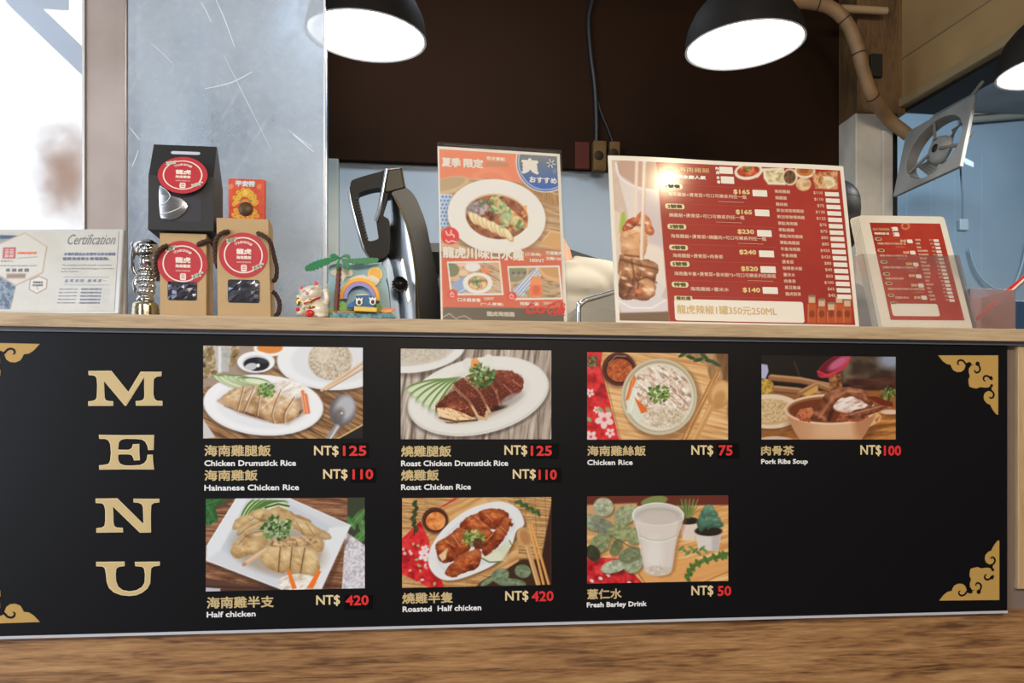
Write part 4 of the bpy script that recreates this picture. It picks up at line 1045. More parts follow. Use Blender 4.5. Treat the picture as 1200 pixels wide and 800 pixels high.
    p.line(smooth_open([(350, 296), (400, 318), (450, 322), (500, 318), (548, 296)], 5), 5, (196, 190, 186), .9, soft=4); p.line(smooth_open([(352, 310), (450, 336), (544, 310)], 5), 4, (244, 244, 244), .7, soft=4)
    p.line(smooth_open([(318, 206), (330, 166), (390, 138), (450, 130), (520, 142), (570, 172), (582, 212)], 5), 6, (240, 242, 244), .85, soft=4)
    p.line(smooth_open([(320, 214), (370, 238), (450, 246), (530, 238), (580, 216)], 5), 4, (236, 238, 240), .6, soft=4); p.line([(338, 230), (362, 400)], 5, (246, 246, 246), .6, soft=5)
    return p.img

PHOTOS = [
 (photo_a, [(237.5, 404), (424.8, 408), (425.5, 513.3), (239, 514)], 'print of sliced pale chicken on a white oval plate with a spoon'),
 (photo_b, [(469.5, 408), (646, 411), (646, 514.5), (469.8, 514.5)], 'print of dark roast chicken drumstick on a white plate'),
 (photo_c, [(688, 412.5), (852.5, 414.5), (853.5, 515), (688, 515)], 'print of a bowl of shredded chicken on a wooden board'),
 (photo_d, [(892.3, 416.6), (1049.8, 417.5), (1049, 514.5), (892.2, 515)], 'print of a bowl of pork ribs under a red ladle'),
 (photo_e, [(240.5, 584), (427, 583), (428, 688.6), (242, 693)], 'print of half a poached chicken on a square white plate'),
 (photo_f, [(471, 583), (646, 582.5), (646, 686), (471.5, 687.5)], 'print of half a roast chicken on a white platter'),
 (photo_g, [(687.8, 581), (852.5, 580.3), (854, 680.4), (688, 683.5)], 'print of a clear cup of barley water beside succulents'),
]
for fn, quad, lab in PHOTOS:
    print_sheet('food_photo', FB, FB.rect(quad), fn, mbd, PM, lift=.0006, label=lab)

# ================================================================== clear plastics and glass
def clear(name, tint=(0.97, 0.98, 1.0), haze=0.0, haze_col=(210, 215, 225), rough=0.05, scratch=None, gloss=1.0):
    """clear sheet plastic: see-through, with a surface reflection and a little milky haze"""
    if name in MATS: return MATS[name]
    m = bpy.data.materials.new(name); m.use_nodes = True
    nt = m.node_tree; L = nt.links; nt.nodes.remove(nt.nodes['Principled BSDF']); out = nt.nodes['Material Output']
    tr = nt.nodes.new('ShaderNodeBsdfTransparent'); tr.inputs[0].default_value = (*tint, 1)
    gl = nt.nodes.new('ShaderNodeBsdfGlossy'); gl.inputs['Roughness'].default_value = rough
    fr = nt.nodes.new('ShaderNodeFresnel'); fr.inputs[0].default_value = 1.45
    df = nt.nodes.new('ShaderNodeBsdfDiffuse'); df.inputs[0].default_value = rgb(haze_col)
    tl = nt.nodes.new('ShaderNodeBsdfTranslucent'); tl.inputs[0].default_value = rgb(haze_col)
    add = nt.nodes.new('ShaderNodeMixShader'); add.inputs[0].default_value = .4; L.new(df.outputs[0], add.inputs[1]); L.new(tl.outputs[0], add.inputs[2])
    m1 = nt.nodes.new('ShaderNodeMixShader'); m1.inputs[0].default_value = haze; L.new(tr.outputs[0], m1.inputs[1]); L.new(add.outputs[0], m1.inputs[2])
    m2 = nt.nodes.new('ShaderNodeMixShader'); L.new(m1.outputs[0], m2.inputs[1]); L.new(gl.outputs[0], m2.inputs[2])
    g = nt.nodes.new('ShaderNodeMath'); g.operation = 'MULTIPLY'; g.inputs[1].default_value = gloss; L.new(fr.outputs[0], g.inputs[0]); L.new(g.outputs[0], m2.inputs[0])
    L.new(m2.outputs[0], out.inputs['Surface'])
    if scratch:
        tc = nt.nodes.new('ShaderNodeTexCoord'); fac = None
        for k, (ang, st, sc_, lo, hi, amp) in enumerate(scratch):
            mp = nt.nodes.new('ShaderNodeMapping'); mp.vector_type = 'TEXTURE'; mp.inputs['Rotation'].default_value = (0, ang, 0); L.new(tc.outputs['Object'], mp.inputs['Vector'])
            mp2 = nt.nodes.new('ShaderNodeMapping'); mp2.inputs['Scale'].default_value = (st, 1, 1); L.new(mp.outputs[0], mp2.inputs['Vector'])
            n = nt.nodes.new('ShaderNodeTexNoise'); n.inputs['Scale'].default_value = sc_; n.inputs['Detail'].default_value = 4; n.inputs['Roughness'].default_value = .6; L.new(mp2.outputs[0], n.inputs['Vector'])
            mr = nt.nodes.new('ShaderNodeMapRange'); mr.inputs['From Min'].default_value = lo; mr.inputs['From Max'].default_value = hi; mr.inputs['To Max'].default_value = amp; L.new(n.outputs['Fac'], mr.inputs['Value'])
            if fac is None: fac = mr.outputs[0]
            else:
                a = nt.nodes.new('ShaderNodeMath'); a.operation = 'ADD'; L.new(fac, a.inputs[0]); L.new(mr.outputs[0], a.inputs[1]); fac = a.outputs[0]
        a = nt.nodes.new('ShaderNodeMath'); a.operation = 'ADD'; a.use_clamp = True; a.inputs[1].default_value = haze; L.new(fac, a.inputs[0]); L.new(a.outputs[0], m1.inputs[0])
    MATS[name] = m
    return m

M_acrylic = clear('clear_acrylic', haze=.04)
M_edge = mat('polished_acrylic_edge', (236, 240, 244), .15, trans=0.0, coat=.5)
M_black = mat('black_gloss_paint', (20, 20, 22), .18, coat=.6)
M_chrome = mat('chrome', (206, 208, 212), .12, 1.0)
M_gilt = mat('gold_metal', (206, 164, 84), .25, 1.0)

# ------------------------------------------------------------------ scratched splash screen
sx0 = at(150.5, 300, .20).x; sx1 = at(380.5, 300, .20).x
sc_r = root('splash_screen', ((sx0 + sx1) / 2, .20, ST), 'tall scratched clear plastic screen standing behind the gift boxes', 'splash screen')
M_scr = clear('scratched_plastic', (.93, .96, 1.0), .30, (208, 218, 230), .08, scratch=[(.5, 9, 5, .60, .84, .30), (-.9, 16, 9, .62, .84, .28), (0.0, 1, 4, .38, .66, .46), (.15, 40, 30, .62, .8, .22), (-.35, 26, 22, .62, .8, .22), (0.0, 1, 60, .52, .8, .16)])
MB().box((sx0, .198, ST), (sx1 - .002, .202, 2.35)).build('sheet', M_scr, sc_r)
MB().box((sx1 - .002, .197, ST), (sx1 + .0015, .203, 2.35)).build('polished_edge', M_edge, sc_r)

FSc = Frame((0, .1978, ST), (1, 0, 0), (0, 0, 1)); M_scratch = mat('white_scratch', (226, 234, 242), .4)
for pts, w in (([(235, 2), (241, 12), (248, 27)], .0016), ([(253, 0), (263, 22), (275, 55)], .0018), ([(152, 149), (158, 157), (164, 164)], .0012), ([(155, 195), (159, 185), (162, 176)], .0012), ([(343, 157), (356, 168), (368, 178)], .0022), ([(338, 152), (352, 163), (366, 172)], .0012), ([(262, 64), (285, 110), (318, 176)], .0010), ([(240, 104), (270, 97), (296, 84)], .0018), ([(176, 50), (190, 62), (204, 76)], .0010)):
    b = MB(); ribbon(b, FSc, smooth_open(pts, 6), w, .0, 0, True); b.build('scratch', M_scratch, sc_r)

# ------------------------------------------------------------------ pendant lamps
M_shade = mat('black_lamp_shade', (36, 33, 31), .7, spec=.2, vary=(6, (26, 24, 24)))
M_shade_in = mat('white_lamp_lining', (240, 240, 238), .5)
M_glow = bpy.data.materials.new('glowing_diffuser'); M_glow.use_nodes = True
_e = M_glow.node_tree.nodes['Principled BSDF']; _e.inputs['Base Color'].default_value = (.9, .9, .9, 1); _e.inputs['Emission Color'].default_value = (1.0, .985, .955, 1); _e.inputs['Emission Strength'].default_value = 7.0
def pendant(px, py, Y, R, tilt, label, back=0.0):
    c = at(px, py, Y)
    t = root('pendant_lamp', c, label, 'lamp', 'black dome pendant lamps over the counter')
    M = Matrix.Translation(c) @ Matrix.Rotation(tilt, 4, Vector(FW))
    if back: M = M @ Matrix.Rotation(back, 4, 'X')
    prof = [(R, 0), (R * .985, .022), (R * .93, .052), (R * .80, .088), (R * .62, .116), (R * .44, .136), (R * .32, .146), (.034, .152), (.030, .165), (.026, .21), (.012, .214), (.0005, .215)]
    inner = [(R, 0), (R - .004, -.002), (R - .008, .004), (R * .92, .045), (R * .78, .082), (R * .4, .128), (.001, .14)]
    MB().lathe(prof, M, 56).build('shade', M_shade, t)
    MB().lathe(inner, M, 56).build('shade_lining', M_shade_in, t)
    MB().lathe([(.0005, .0065), (R * .5, .006), (R * .945, .008), (R * .95, .012), (.0005, .013)], M, 56).build('diffuser', M_glow, t)
    top = M @ Vector((0, 0, .214))
    MB().tube([top, top + Vector((0, 0, .12)), Vector((top.x, top.y, 2.485))], .004, 8).build('cord', M_dark, t)
    l = bpy.data.lights.new('lamp_light', 'AREA'); l.shape = 'DISK'; l.size = R * 1.6; l.energy = 8; l.color = (1, .95, .86)
    lo = bpy.data.objects.new('lamp_light', l); lo.matrix_world = Matrix.Translation(M @ Vector((0, 0, -.006))) @ M.to_3x3().to_4x4(); COL.objects.link(lo)
    return t
pendant(428.8, 43.5, .75, .1475, math.radians(3.5), 'black pendant lamp above the clear screen, leftmost of the hanging lamps')
pendant(873, 54, .75, .152, math.radians(-3.5), 'black pendant lamp hanging above the large red menu card')
pendant(1240, 80, .75, .152, math.radians(-5), 'black pendant lamp cut off by the right edge of the photo')

# ------------------------------------------------------------------ certificate plaque
FC = leaning(-0.6727, .02, 1.1005, -.1339, .1185)
cw, chh = .2454, .1358
tc_ = root('certificate_plaque', (-.57, .02, ST), 'cream acrylic certificate plaque leaning at the left end of the shelf', 'plaque')
blk = [FC.pt(0, chh, 0), FC.pt(cw, chh, 0), FC.pt(cw, 0, 0), FC.pt(0, 0, 0)]; bk = [p - FC.n * .014 for p in blk]
MB().hexa(blk + bk).build('block', mat('milky_acrylic_block', (196, 196, 196), .12, coat=.6), tc_, bevel=.0025, seg=3)
for a in (.04, .2):
    MB().prism([FC.pt(a, 0, -.014), FC.pt(a, .05, -.014), Vector((FC.pt(a, 0, -.05).x, FC.pt(a, 0, -.05).y, ST))], FC.u, .004).build('foot', M_acrylic, tc_)
def cert(PX, PY):
    p = Paint(PX, PY, (216, 211, 200), 0, 260, 6.955)
    p.tex(p.all(), [(210, 205, 194), (222, 218, 208)], 200, seed=2)
    m = p.poly([(-300, 90), (160, 110), (-10, 200), (-300, 200)], (150, 160, 168)); p.poly([(0, 108), (160, 112), (110, 136), (0, 138)], (54, 78, 110))
    m = p.poly([(-300, 420), (0, 440), (130, 520), (84, 708), (-300, 708)], (60, 82, 112)); p.tex(m, [(34, 52, 80), (70, 92, 120), (150, 164, 176), (50, 72, 100)], 34, 24, 40, 4)
    p.line([(130, 520), (90, 708)], 5, (206, 190, 150))
    hx = [(205, 88), (380, 200), (345, 410), (125, 515), (-60, 400), (-30, 190)]
    p.poly(hx, (220, 214, 202)); p.line(hx + [hx[0]], 10, (206, 176, 146)); p.line([(x + 4, y + 5) for x, y in hx[1:4]], 4, (172, 150, 134))
    p.poly([(26, 208), (130, 206), (126, 298), (20, 298)], (188, 66, 66)); p.poly([(44, 222), (112, 220), (110, 284), (40, 286)], (226, 210, 200))
    for y in (234, 252, 268): p.line([(48, y), (106, y)], 7, (188, 66, 66))
    p.line([(76, 222), (72, 284)], 7, (188, 66, 66)); p.line([(140, 296), (306, 284)], 3, (90, 90, 96), .8)
    p.poly([(54, 420), (214, 418), (206, 460), (50, 462)], (176, 136, 100)); p.line([(70, 440), (196, 438)], 12, (96, 88, 110), .8)
    h2 = [(318, 442), (384, 470), (378, 540), (300, 582), (238, 548), (246, 472)]
    p.poly(h2, (228, 222, 212)); p.line(h2 + [h2[0]], 6, (150, 106, 90)); p.line([(300, 530), (310, 552)], 8, (226, 140, 100))
    for c in ((215, 640), (350, 640)):
        m1 = p.mell(c[0], c[1], 44, 40) - p.mell(c[0], c[1], 38, 34); p.fill(np.clip(m1, 0, 1), (204, 204, 190), .7)
    p.poly([(840, 540), (900, 542), (894, 598), (840, 596)], (206, 203, 196)); p.poly([(838, 614), (890, 616), (884, 672), (834, 670)], (206, 203, 196))
    for y in (448, 510): p.line([(520, y), (886, y + 4)], 3, (90, 110, 150), .8)
    return p.img
print_sheet('printed_face', FC, (.003, .004, cw - .008, chh - .004), cert, tc_, print_mat('satin_plaque_print', .3, .4, .08), .0008, gain=.80)
M_navy = mat('navy_ink', (98, 116, 150), .5); M_grey_ink = mat('grey_ink', (120, 120, 126), .5); M_orange_ink = mat('orange_ink', (228, 126, 88), .5)
def zl(F, crop, text, x0, y0, x1, y1, **k):
    """lettering box given in an enlarged view"""
    ox, oy, s = crop
    mb = k.pop('mb'); letters_px(mb, F, text, ox + x0 / s, ox + x1 / s, oy + (y0 + y1) / 2 / s, (y1 - y0) / s, lift=k.pop('lift', .0013), **k)
ZC = (0, 260, 6.955)
WORDS = [('Certification', 555, 102, 945, 186, M_grey_ink, dict(shear=.5, bold=0.0)), ('The company provides periodic maintenance', 508, 346, 912, 362, M_grey_ink, dict(bold=0)), ('and a certified professional hygiene service here', 505, 374, 930, 390, M_grey_ink, dict(bold=0)), ('by this Company', 500, 398, 640, 412, M_grey_ink, dict(bold=0)), ('商 務 中 心', 10, 312, 112, 328, M_grey_ink, dict(bold=0)), ('Health Program Sanitation Center', 0, 350, 304, 366, M_grey_ink, dict(bold=0)), ('專 業 認 證', 48, 380, 240, 408, M_grey_ink, dict(bold=.03)), ('環境衛生', 272, 484, 354, 502, M_grey_ink, dict(bold=.03)), ('安全標章', 268, 508, 352, 526, M_grey_ink, dict(bold=.03)),
 ('本場所經由必定期安全防治服務', 522, 250, 945, 276, M_navy, dict(bold=.02)), ('優質環境衛生管理服務。', 512, 288, 895, 314, M_navy, dict(bold=.02)), ('品 質 保 證 ‧ 服 務 第 一', 528, 468, 874, 492, M_navy, dict(bold=0, shear=.2))]
for i in range(5): WORDS += [('台北 (02)2%d00-0000'.replace('0', '%d' % (i + 2)) % 5, 488 - i * 5, 541 + i * 28, 636 - i * 5, 555 + i * 28, M_navy, dict(bold=.01)), ('環境衛生用藥執照第%d號' % (i + 1), 664 - i * 4, 541 + i * 28, 832 - i * 4, 556 + i * 28, M_navy, dict(bold=.01))]
for t, x0, y0, x1, y1, m_, kk in WORDS:
    m = MB(); zl(FC, ZC, t, x0, y0, x1, y1, mb=m, **kk); m.build('lettering', m_, tc_)
m = MB(); zl(FC, ZC, 'PERPEPE', 142, 244, 302, 264, mb=m, bold=.08, shear=.2); m.build('lettering', M_orange_ink, tc_)

# ------------------------------------------------------------------ chrome lion statuette with a scaled fish body
def remesh(o, vox, smooth=3):
    md = o.modifiers.new('fuse', 'REMESH'); md.mode = 'VOXEL'; md.voxel_size = vox; md.use_smooth_shade = True
    ms = o.modifiers.new('soften', 'SMOOTH'); ms.iterations = smooth; ms.factor = .5
    return o
FMY = .035
def fz(ox, oy, s, Y):
    """points and lengths of an enlarged view, on the upright plane y = Y"""
    def P(x, y, d=0.0):
        v = at(ox + x / s, oy + y / s, Y); return Vector((v.x, v.y + d, v.z))
    return P, mpp(ox + 100 / s, Y) / s
P, k = fz(148, 275, 8, FMY)
tm = root('lion_statuette', (P(170, 745).x, FMY, ST), 'shiny chrome lion-headed statuette with a fish tail beside the kraft gift boxes', 'statuette')
b = MB()
b.ell(P(180, 610), (84 * k, 70 * k, 46 * k)); b.ell(P(182, 530), (80 * k, 70 * k, 90 * k)); b.ell(P(190, 440), (72 * k, 64 * k, 90 * k)); b.ell(P(196, 340), (66 * k, 62 * k, 90 * k)); b.ell(P(190, 260), (70 * k, 66 * k, 70 * k))
b.ell(P(176, 150), (92 * k, 80 * k, 78 * k)); b.ell(P(178, 110), (104 * k, 84 * k, 62 * k)); b.ell(P(200, 172, -60 * k), (60 * k, 40 * k, 30 * k)); b.ell(P(196, 215, -50 * k), (52 * k, 36 * k, 24 * k)); b.ell(P(205, 140, -70 * k), (30 * k, 26 * k, 20 * k)); b.ell(P(246, 134, -50 * k), (28 * k, 24 * k, 22 * k)); b.ell(P(150, 130, -60 * k), (26 * k, 24 * k, 20 * k))
b.ell(P(70, 92), (30 * k, 26 * k, 30 * k)); b.ell(P(130, 76), (36 * k, 30 * k, 30 * k)); b.ell(P(200, 66), (60 * k, 40 * k, 26 * k)); b.ell(P(268, 110), (32 * k, 30 * k, 40 * k))
b.tube([P(70, 110), P(58, 200), P(56, 300), P(72, 350), P(96, 380)], [22 * k, 26 * k, 24 * k, 20 * k, 12 * k], 12)
b.tube([P(110, 380), P(80, 450), P(92, 520), P(140, 580)], [14 * k, 26 * k, 26 * k, 16 * k], 12)
for i in range(5):
    for j in range(7):
        a = PI * (1.05 + .9 * j / 6 + (.07 if i % 2 else 0)); yy = 330 + i * 52; r = (68 + i * 2) * k
        c = P(188, yy); b.ell((c.x + math.cos(a) * r, c.y + math.sin(a) * r, c.z), (15 * k, 12 * k, 24 * k), None, 8, 6)
remesh(b.build('body', M_chrome, tm), .0011, 1)
b = MB(); M0 = Matrix.Translation((P(182, 745).x, FMY, ST))
h = (P(182, 640).z - ST)
b.lathe([(.0005, 0), (120 * k, 0), (124 * k, h * .1), (118 * k, h * .2), (124 * k, h * .34), (117 * k, h * .46), (122 * k, h * .6), (114 * k, h * .74), (118 * k, h * .88), (100 * k, h * 1.02), (.0005, h * 1.05)], M0, 40)
b.build('base', mat('warm_chrome', (206, 196, 168), .16, 1.0), tm)
b = MB(); b.ell(P(192, 318, -62 * k), (24 * k, 10 * k, 26 * k)); b.build('red_gem', mat('dark_red_enamel', (150, 66, 76), .2), tm)
b = MB(); b.ell(P(178, 122, -84 * k), (10 * k, 8 * k, 8 * k)); b.ell(P(232, 122, -84 * k), (10 * k, 8 * k, 8 * k)); b.build('eye', M_dark, tm)
b = MB(); b.tube(smooth_open([tuple(P(128, 188, -88 * k)), tuple(P(170, 206, -96 * k)), tuple(P(240, 196, -92 * k)), tuple(P(268, 184, -70 * k))], 4), 6 * k, 8); b.build('mouth_line', M_dark, tm)

# ------------------------------------------------------------------ gift boxes
M_kraft = mat('kraft_board', (196, 166, 122), .7, vary=(26, (188, 156, 112), .3), bump=(200, .08))
M_blackboard = mat('matt_black_card', (42, 41, 43), .55)
M_sticker = mat('red_sticker_ink', (192, 52, 62), .4)
M_sticker_w = mat('sticker_cream_ink', (242, 226, 214), .45)
M_leafgrey = mat('sticker_leaf_ink', (206, 208, 186), .45)
M_rope = mat('brown_twisted_cord', (74, 52, 42), .8)
M_foil = mat('dark_crumpled_foil', (88, 88, 98), .22, .75); M_film = mat('dark_film_window', (54, 54, 62), .2)
def sticker(parent, F, cx, cy, R, q=1.0):
    F = F if q == 1.0 else Squash(F, cy, q)
    b = MB(); b.add([F.pt(cx, cy, .0006)] + disc_pts(F, cx, cy, R, R, .0006, 56), [(0, i + 1, (i + 1) % 56 + 1) for i in range(56)])
    s = b.build('round_sticker', M_sticker, parent)
    b = MB(); ring(b, F, cx, cy, R * .80, R * .80, R * .055, .0009)
    def L(t, x, y, w, h, bold=.03): letters(b, F, t, cx + (x - w / 2) * R, cy + (y - h / 2) * R, cx + (x + w / 2) * R, cy + (y + h / 2) * R, lift=.0009, bold=bold)
    L('龍虎', .02, .16, .62, .26, .04); L('海南雞飯', .02, -.10, .62, .15, .03); L('HAINAN CHICKEN RICE', .02, -.31, .58, .07, .0)
    for i, chh_ in enumerate('Traditional'):
        a = math.radians(128 - 76 * i / 10); r = .52
        x, y = math.cos(a) * r, math.sin(a) * r + .06
        if chh_ != ' ': letters(b, F, chh_, cx + (x - .028) * R, cy + (y - .055) * R, cx + (x + .028) * R, cy + (y + .055) * R, lift=.0009, bold=.03, rot=a - PI / 2)
    # little lantern mark
    q = [(-.09, -.72), (.09, -.72), (.12, -.66), (.12, -.48), (.09, -.42), (-.09, -.42), (-.12, -.48), (-.12, -.66)]
    b.flat([F.pt(cx + (x + .02) * R, cy + y * R, .0009) for x, y in q], F.n)
    b.build('sticker_print', M_sticker_w, s)
    b = MB()
    for y in (-.50, -.57, -.64): b.flat([F.pt(cx + (x + .02) * R, cy + (y + dy) * R, .0012) for x, dy in ((-.07, 0), (.07, 0), (.07, .025), (-.07, .025))], F.n)
    b.build('sticker_print', M_sticker, s)
    for (ox, oy, base) in ((-.46, .66, 2.6), (.60, -.52, -.4)):
        b = MB()
        for i in range(9):
            x = ox + (i % 5 - 2) * .085; y = oy + (.04 if i < 5 else -.05) + (i % 5) * (.022 if base > 0 else .04) - .05
            b.add(*(lambda pts: ([F.pt(cx + x * R, cy + y * R, .0012)] + pts, [(0, j + 1, (j + 1) % 12 + 1) for j in range(12)]))(disc_pts(F, cx + x * R, cy + y * R, R * .075, R * .048, .0012, 12, .6 if i % 2 else -.2)))
        b.build('sticker_leaf', M_leafgrey, s)
class Squash:
    """face whose upright direction is foreshortened about height c"""
    def __init__(s, F, c, q): s.F, s.c, s.q = F, c, q; s.n = F.n; s.u = F.u; s.v = F.v * q; s.o = F.pt(0, c - c * q, 0)
    def pt(s, a, b, c=0.0): return s.F.pt(a, s.c + (b - s.c) * s.q, c)
def rope(parent, pts, r=.0034):
    pts = [Vector(p) for p in smooth_open([tuple(p) for p in pts], 7)]
    b = MB()
    ref = None; n_ = len(pts); L3 = [[], [], []]; ph = 0
    for i, p in enumerate(pts):
        t = (pts[min(i + 1, n_ - 1)] - pts[max(i - 1, 0)]).normalized()
        if ref is None: ref = t.orthogonal().normalized()
        ref = (ref - t * ref.dot(t)).normalized(); w = t.cross(ref)
        if i: ph += (pts[i] - pts[i - 1]).length / .0032
        for s_ in range(3):
            a = ph + s_ * 2.094; L3[s_].append(p + (ref * math.cos(a) + w * math.sin(a)) * r * .5)
    for l in L3: b.tube(l, r * .62, 7)
    b.build('rope_handle', M_rope, parent)

def kraft(name, quad, Y, depth, label, st, win, ropes, slope=.0):
    TL, TR, BR, BL = quad
    o = at(*BL, Y); o.z = ST
    F = Frame(o, (1, 0, 0), (0, 0, 1))
    w0 = at(BR[0], BR[1], Y).x - o.x; top = at(*TL, Y).z - ST
    t = root('gift_box', (o.x + w0 / 2, Y + depth / 2, ST), label, 'gift box', 'kraft gift boxes with rope handles')
    aTL, _ = F.px(*TL); aTR, _ = F.px(*TR)
    fr = [F.pt(aTL, top), F.pt(aTR, top), F.pt(w0, 0), F.pt(0, 0)]; bk_ = [p + Vector((0, depth, 0)) for p in fr]
    MB().hexa(fr + bk_).build('carton', M_kraft, t, bevel=.0008)
    if slope:  # tucked-in ridge along the top
        pass
    x0, y0 = F.px(win[0], win[3]); x1, y1 = F.px(win[2], win[1]); rr = .004
    pts = []
    for cx_, cy_, a0_ in ((x1 - rr, y1 - rr, 0), (x0 + rr, y1 - rr, 90), (x0 + rr, y0 + rr, 180), (x1 - rr, y0 + rr, 270)):
        for q in range(6): a = math.radians(a0_ + q * 18); pts.append(F.pt(cx_ + rr * math.cos(a), cy_ + rr * math.sin(a), .0004))
    wn = MB().flat(pts, F.n).build('film_window', M_film, t)
    b = MB(); R_ = random.Random(int(win[0])); nx, ny = 7, 6; vs = []
    for j in range(ny + 1):
        for i in range(nx + 1):
            e_ = 0 if i in (0, nx) or j in (0, ny) else 1
            vs.append(F.pt(x0 + .0008 + (x1 - x0 - .0016) * (i + e_ * R_.uniform(-.35, .35)) / nx, y0 + .0008 + (y1 - y0 - .0016) * (j + e_ * R_.uniform(-.35, .35)) / ny, .0006 + e_ * R_.uniform(0, .0022)))
    fs = []
    for j in range(ny):
        for i in range(nx):
            a = j * (nx + 1) + i; fs += [(a, a + 1, a + nx + 2), (a, a + nx + 2, a + nx + 1)]
    b.add(vs, fs); b.build('foil', M_foil, wn)
    sx_, sy_ = F.px(st[0], st[1]); sticker(t, F, sx_, sy_, st[2] * mpp(st[0], Y), .955)
    for rp in ropes: rope(t, [Vector((at(x, y, Y).x, Y + d, at(x, y, Y).z)) for x, y, d in rp])
    return t, F
kraft('gift_box', [(187.2, 272.4), (242, 271.5), (241.8, 370), (187.6, 369.5)], .012, .052, 'kraft gift box under the black gift box, its sticker overlapping the film window', (214, 309, 28.2), (196.5, 330, 231, 351.6),
      [[(197, 288, -.003), (190, 292, -.006), (184, 300, -.004), (181, 312, .01), (182, 326, .02)], [(232, 287, -.003), (240, 284, -.006), (247, 283.5, -.002), (250.5, 292, .02), (250.5, 310, .03)]])
kraft('gift_box', [(253.6, 255), (314.5, 258), (317.5, 371), (255.3, 370.5)], -.004, .05, 'taller kraft gift box standing in front of the red and gold card', (285.3, 299, 27.8), (267, 328, 304.3, 354.5),
      [[(269, 271.5, -.003), (262, 274, -.007), (255.5, 280, -.008), (252, 290, -.002), (252, 308, .006)], [(302, 273.5, -.003), (309, 277, -.007), (317, 284, -.006), (320, 297, .006), (323, 312, .012), (322, 324, .014), (318.5, 328, .012)], [(318.5, 340, .012), (323, 345, .012), (326.5, 354, .012), (325.5, 364, .012), (321, 370, .012)]])

# black gable-topped box on the left kraft box
Yb = .002; zb_ = at(211, 271.9, .012).z
def bp(x, y, d=0.0):
    v = at(x, y, Yb); return Vector((v.x, Yb + d, v.z))
oL = at(173.2, 269, Yb); oR = at(250.5, 271, Yb); dep = .074
zlow = zb_ + .0005; zw = at(173.2, 205, Yb).z; ztop = at(216, 171, Yb + dep / 2).z
x0_, x1_ = oL.x, oR.x
tb = root('gift_box', ((x0_ + x1_) / 2, Yb + dep / 2, zlow), 'black gable-topped gift box stacked on top of a kraft gift box', 'gift box')
ins = .004
fr = [Vector((x0_ + ins * .2, Yb, zw)), Vector((x1_, Yb, zw)), Vector((x1_, Yb, zlow)), Vector((x0_, Yb, zlow))]
b = MB(); b.hexa(fr + [p + Vector((0, dep, 0)) for p in fr])
yt0, yt1 = Yb + dep / 2 - .003, Yb + dep / 2 + .003
tl_, tr_ = at(179.5, 171, yt0).x, at(254, 172, yt0).x
tl_ = max(tl_, x0_); tr_ = min(tr_, x1_ + .004)
# gable: two roof flaps meeting in a ridge
rf = [Vector((tl_, yt0, ztop)), Vector((tr_, yt0, ztop)), Vector((x1_, Yb, zw)), Vector((x0_ + ins * .2, Yb, zw))]
rb = [Vector((tl_, yt1, ztop)), Vector((tr_, yt1, ztop)), Vector((x1_, Yb + dep, zw)), Vector((x0_ + ins * .2, Yb + dep, zw))]
b.hexa(rf + rb)
b.build('carton', M_blackboard, tb, bevel=.0006)
FF = Frame(fr[3], (1, 0, 0), (0, 0, 1))                       # lower front
rv = (rf[0] - rf[3]); rv = rv - Vector((rv.x, 0, 0))
FR = Frame(rf[3], (1, 0, 0), rv)                               # sloping front flap
# slot handle in the ridge flap
x0, y0 = FR.px(200, 180.6); x1, y1 = FR.px(235, 178.4); rr = (y1 - y0) / 2
pts = [FR.pt(x1 - rr + rr * math.cos(a), y0 + rr + rr * math.sin(a), .0005) for a in np.linspace(-PI / 2, PI / 2, 8)] + [FR.pt(x0 + rr + rr * math.cos(a), y0 + rr + rr * math.sin(a), .0005) for a in np.linspace(PI / 2, 1.5 * PI, 8)]
MB().flat(pts, FR.n).build('handle_slot', mat('pale_slot_lining', (206, 212, 222), .3), tb)
# window pane of film, rippled, with a silvery pouch behind
x0, y0 = FF.px(187.5, 258.5); x1, y1 = FF.px(236, 222); rr = .004
pts = []
for cx_, cy_, a0_ in ((x1 - rr, y1 - rr, 0), (x0 + rr, y1 - rr, 90), (x0 + rr, y0 + rr, 180), (x1 - rr, y0 + rr, 270)):
    for q in range(6): a = math.radians(a0_ + q * 18); pts.append(FF.pt(cx_ + rr * math.cos(a), cy_ + rr * math.sin(a), .0004))
wnd = MB().flat(pts, FF.n).build('film_window', mat('smoked_film', (74, 74, 80), .1, coat=.8), tb)
M_silver = mat('silver_foil_pouch', (196, 200, 208), .18, 1.0)
b = MB(); b.prism([FF.w(*q, .0005) for q in smooth_closed(zoomed([(120, 370), (190, 400), (215, 440), (280, 460), (340, 510), (345, 560), (300, 610), (230, 648), (160, 640), (126, 610)], 170, 165, 6.96), 3)], FF.n, .0022, 0, True)
b.build('foil_pouch', M_silver, wnd, bevel=.002, seg=3)
b = MB()
for l in ([(126, 375), (170, 400), (208, 450), (180, 500), (126, 528)], [(126, 604), (220, 580), (320, 535), (346, 520)]):
    b.tube([FF.w(170 + x / 6.96, 165 + y / 6.96, .003) for x, y in smooth_open(l, 4)], .0007, 8)
b.build('pouch_fold', mat('bright_foil_edge', (246, 248, 250), .2), wnd)
# round sticker across the fold: sits on a shallow tilted face in front of both
Fm = leaning(fr[3].x, Yb - .0022, zlow, 0, .0); 
sx_, sy_ = FR.px(214.5, 204.5)
FS = Frame(FR.o + FR.n * .002, FR.u, (FR.v + Vector((0, 0, .9))).normalized())
FS = Frame(FF.w(214.5, 205.3, .0), (1, 0, 0), (Vector((0, 0, 1)) + Vector((0, .22, 0))).normalized()); FS.o = FS.o - Vector((0, .0042, 0))
sx_, sy_ = FS.px(214.2, 205.3)
sticker(tb, FS, sx_, sy_, 28.0 * mpp(214, Yb), .83)

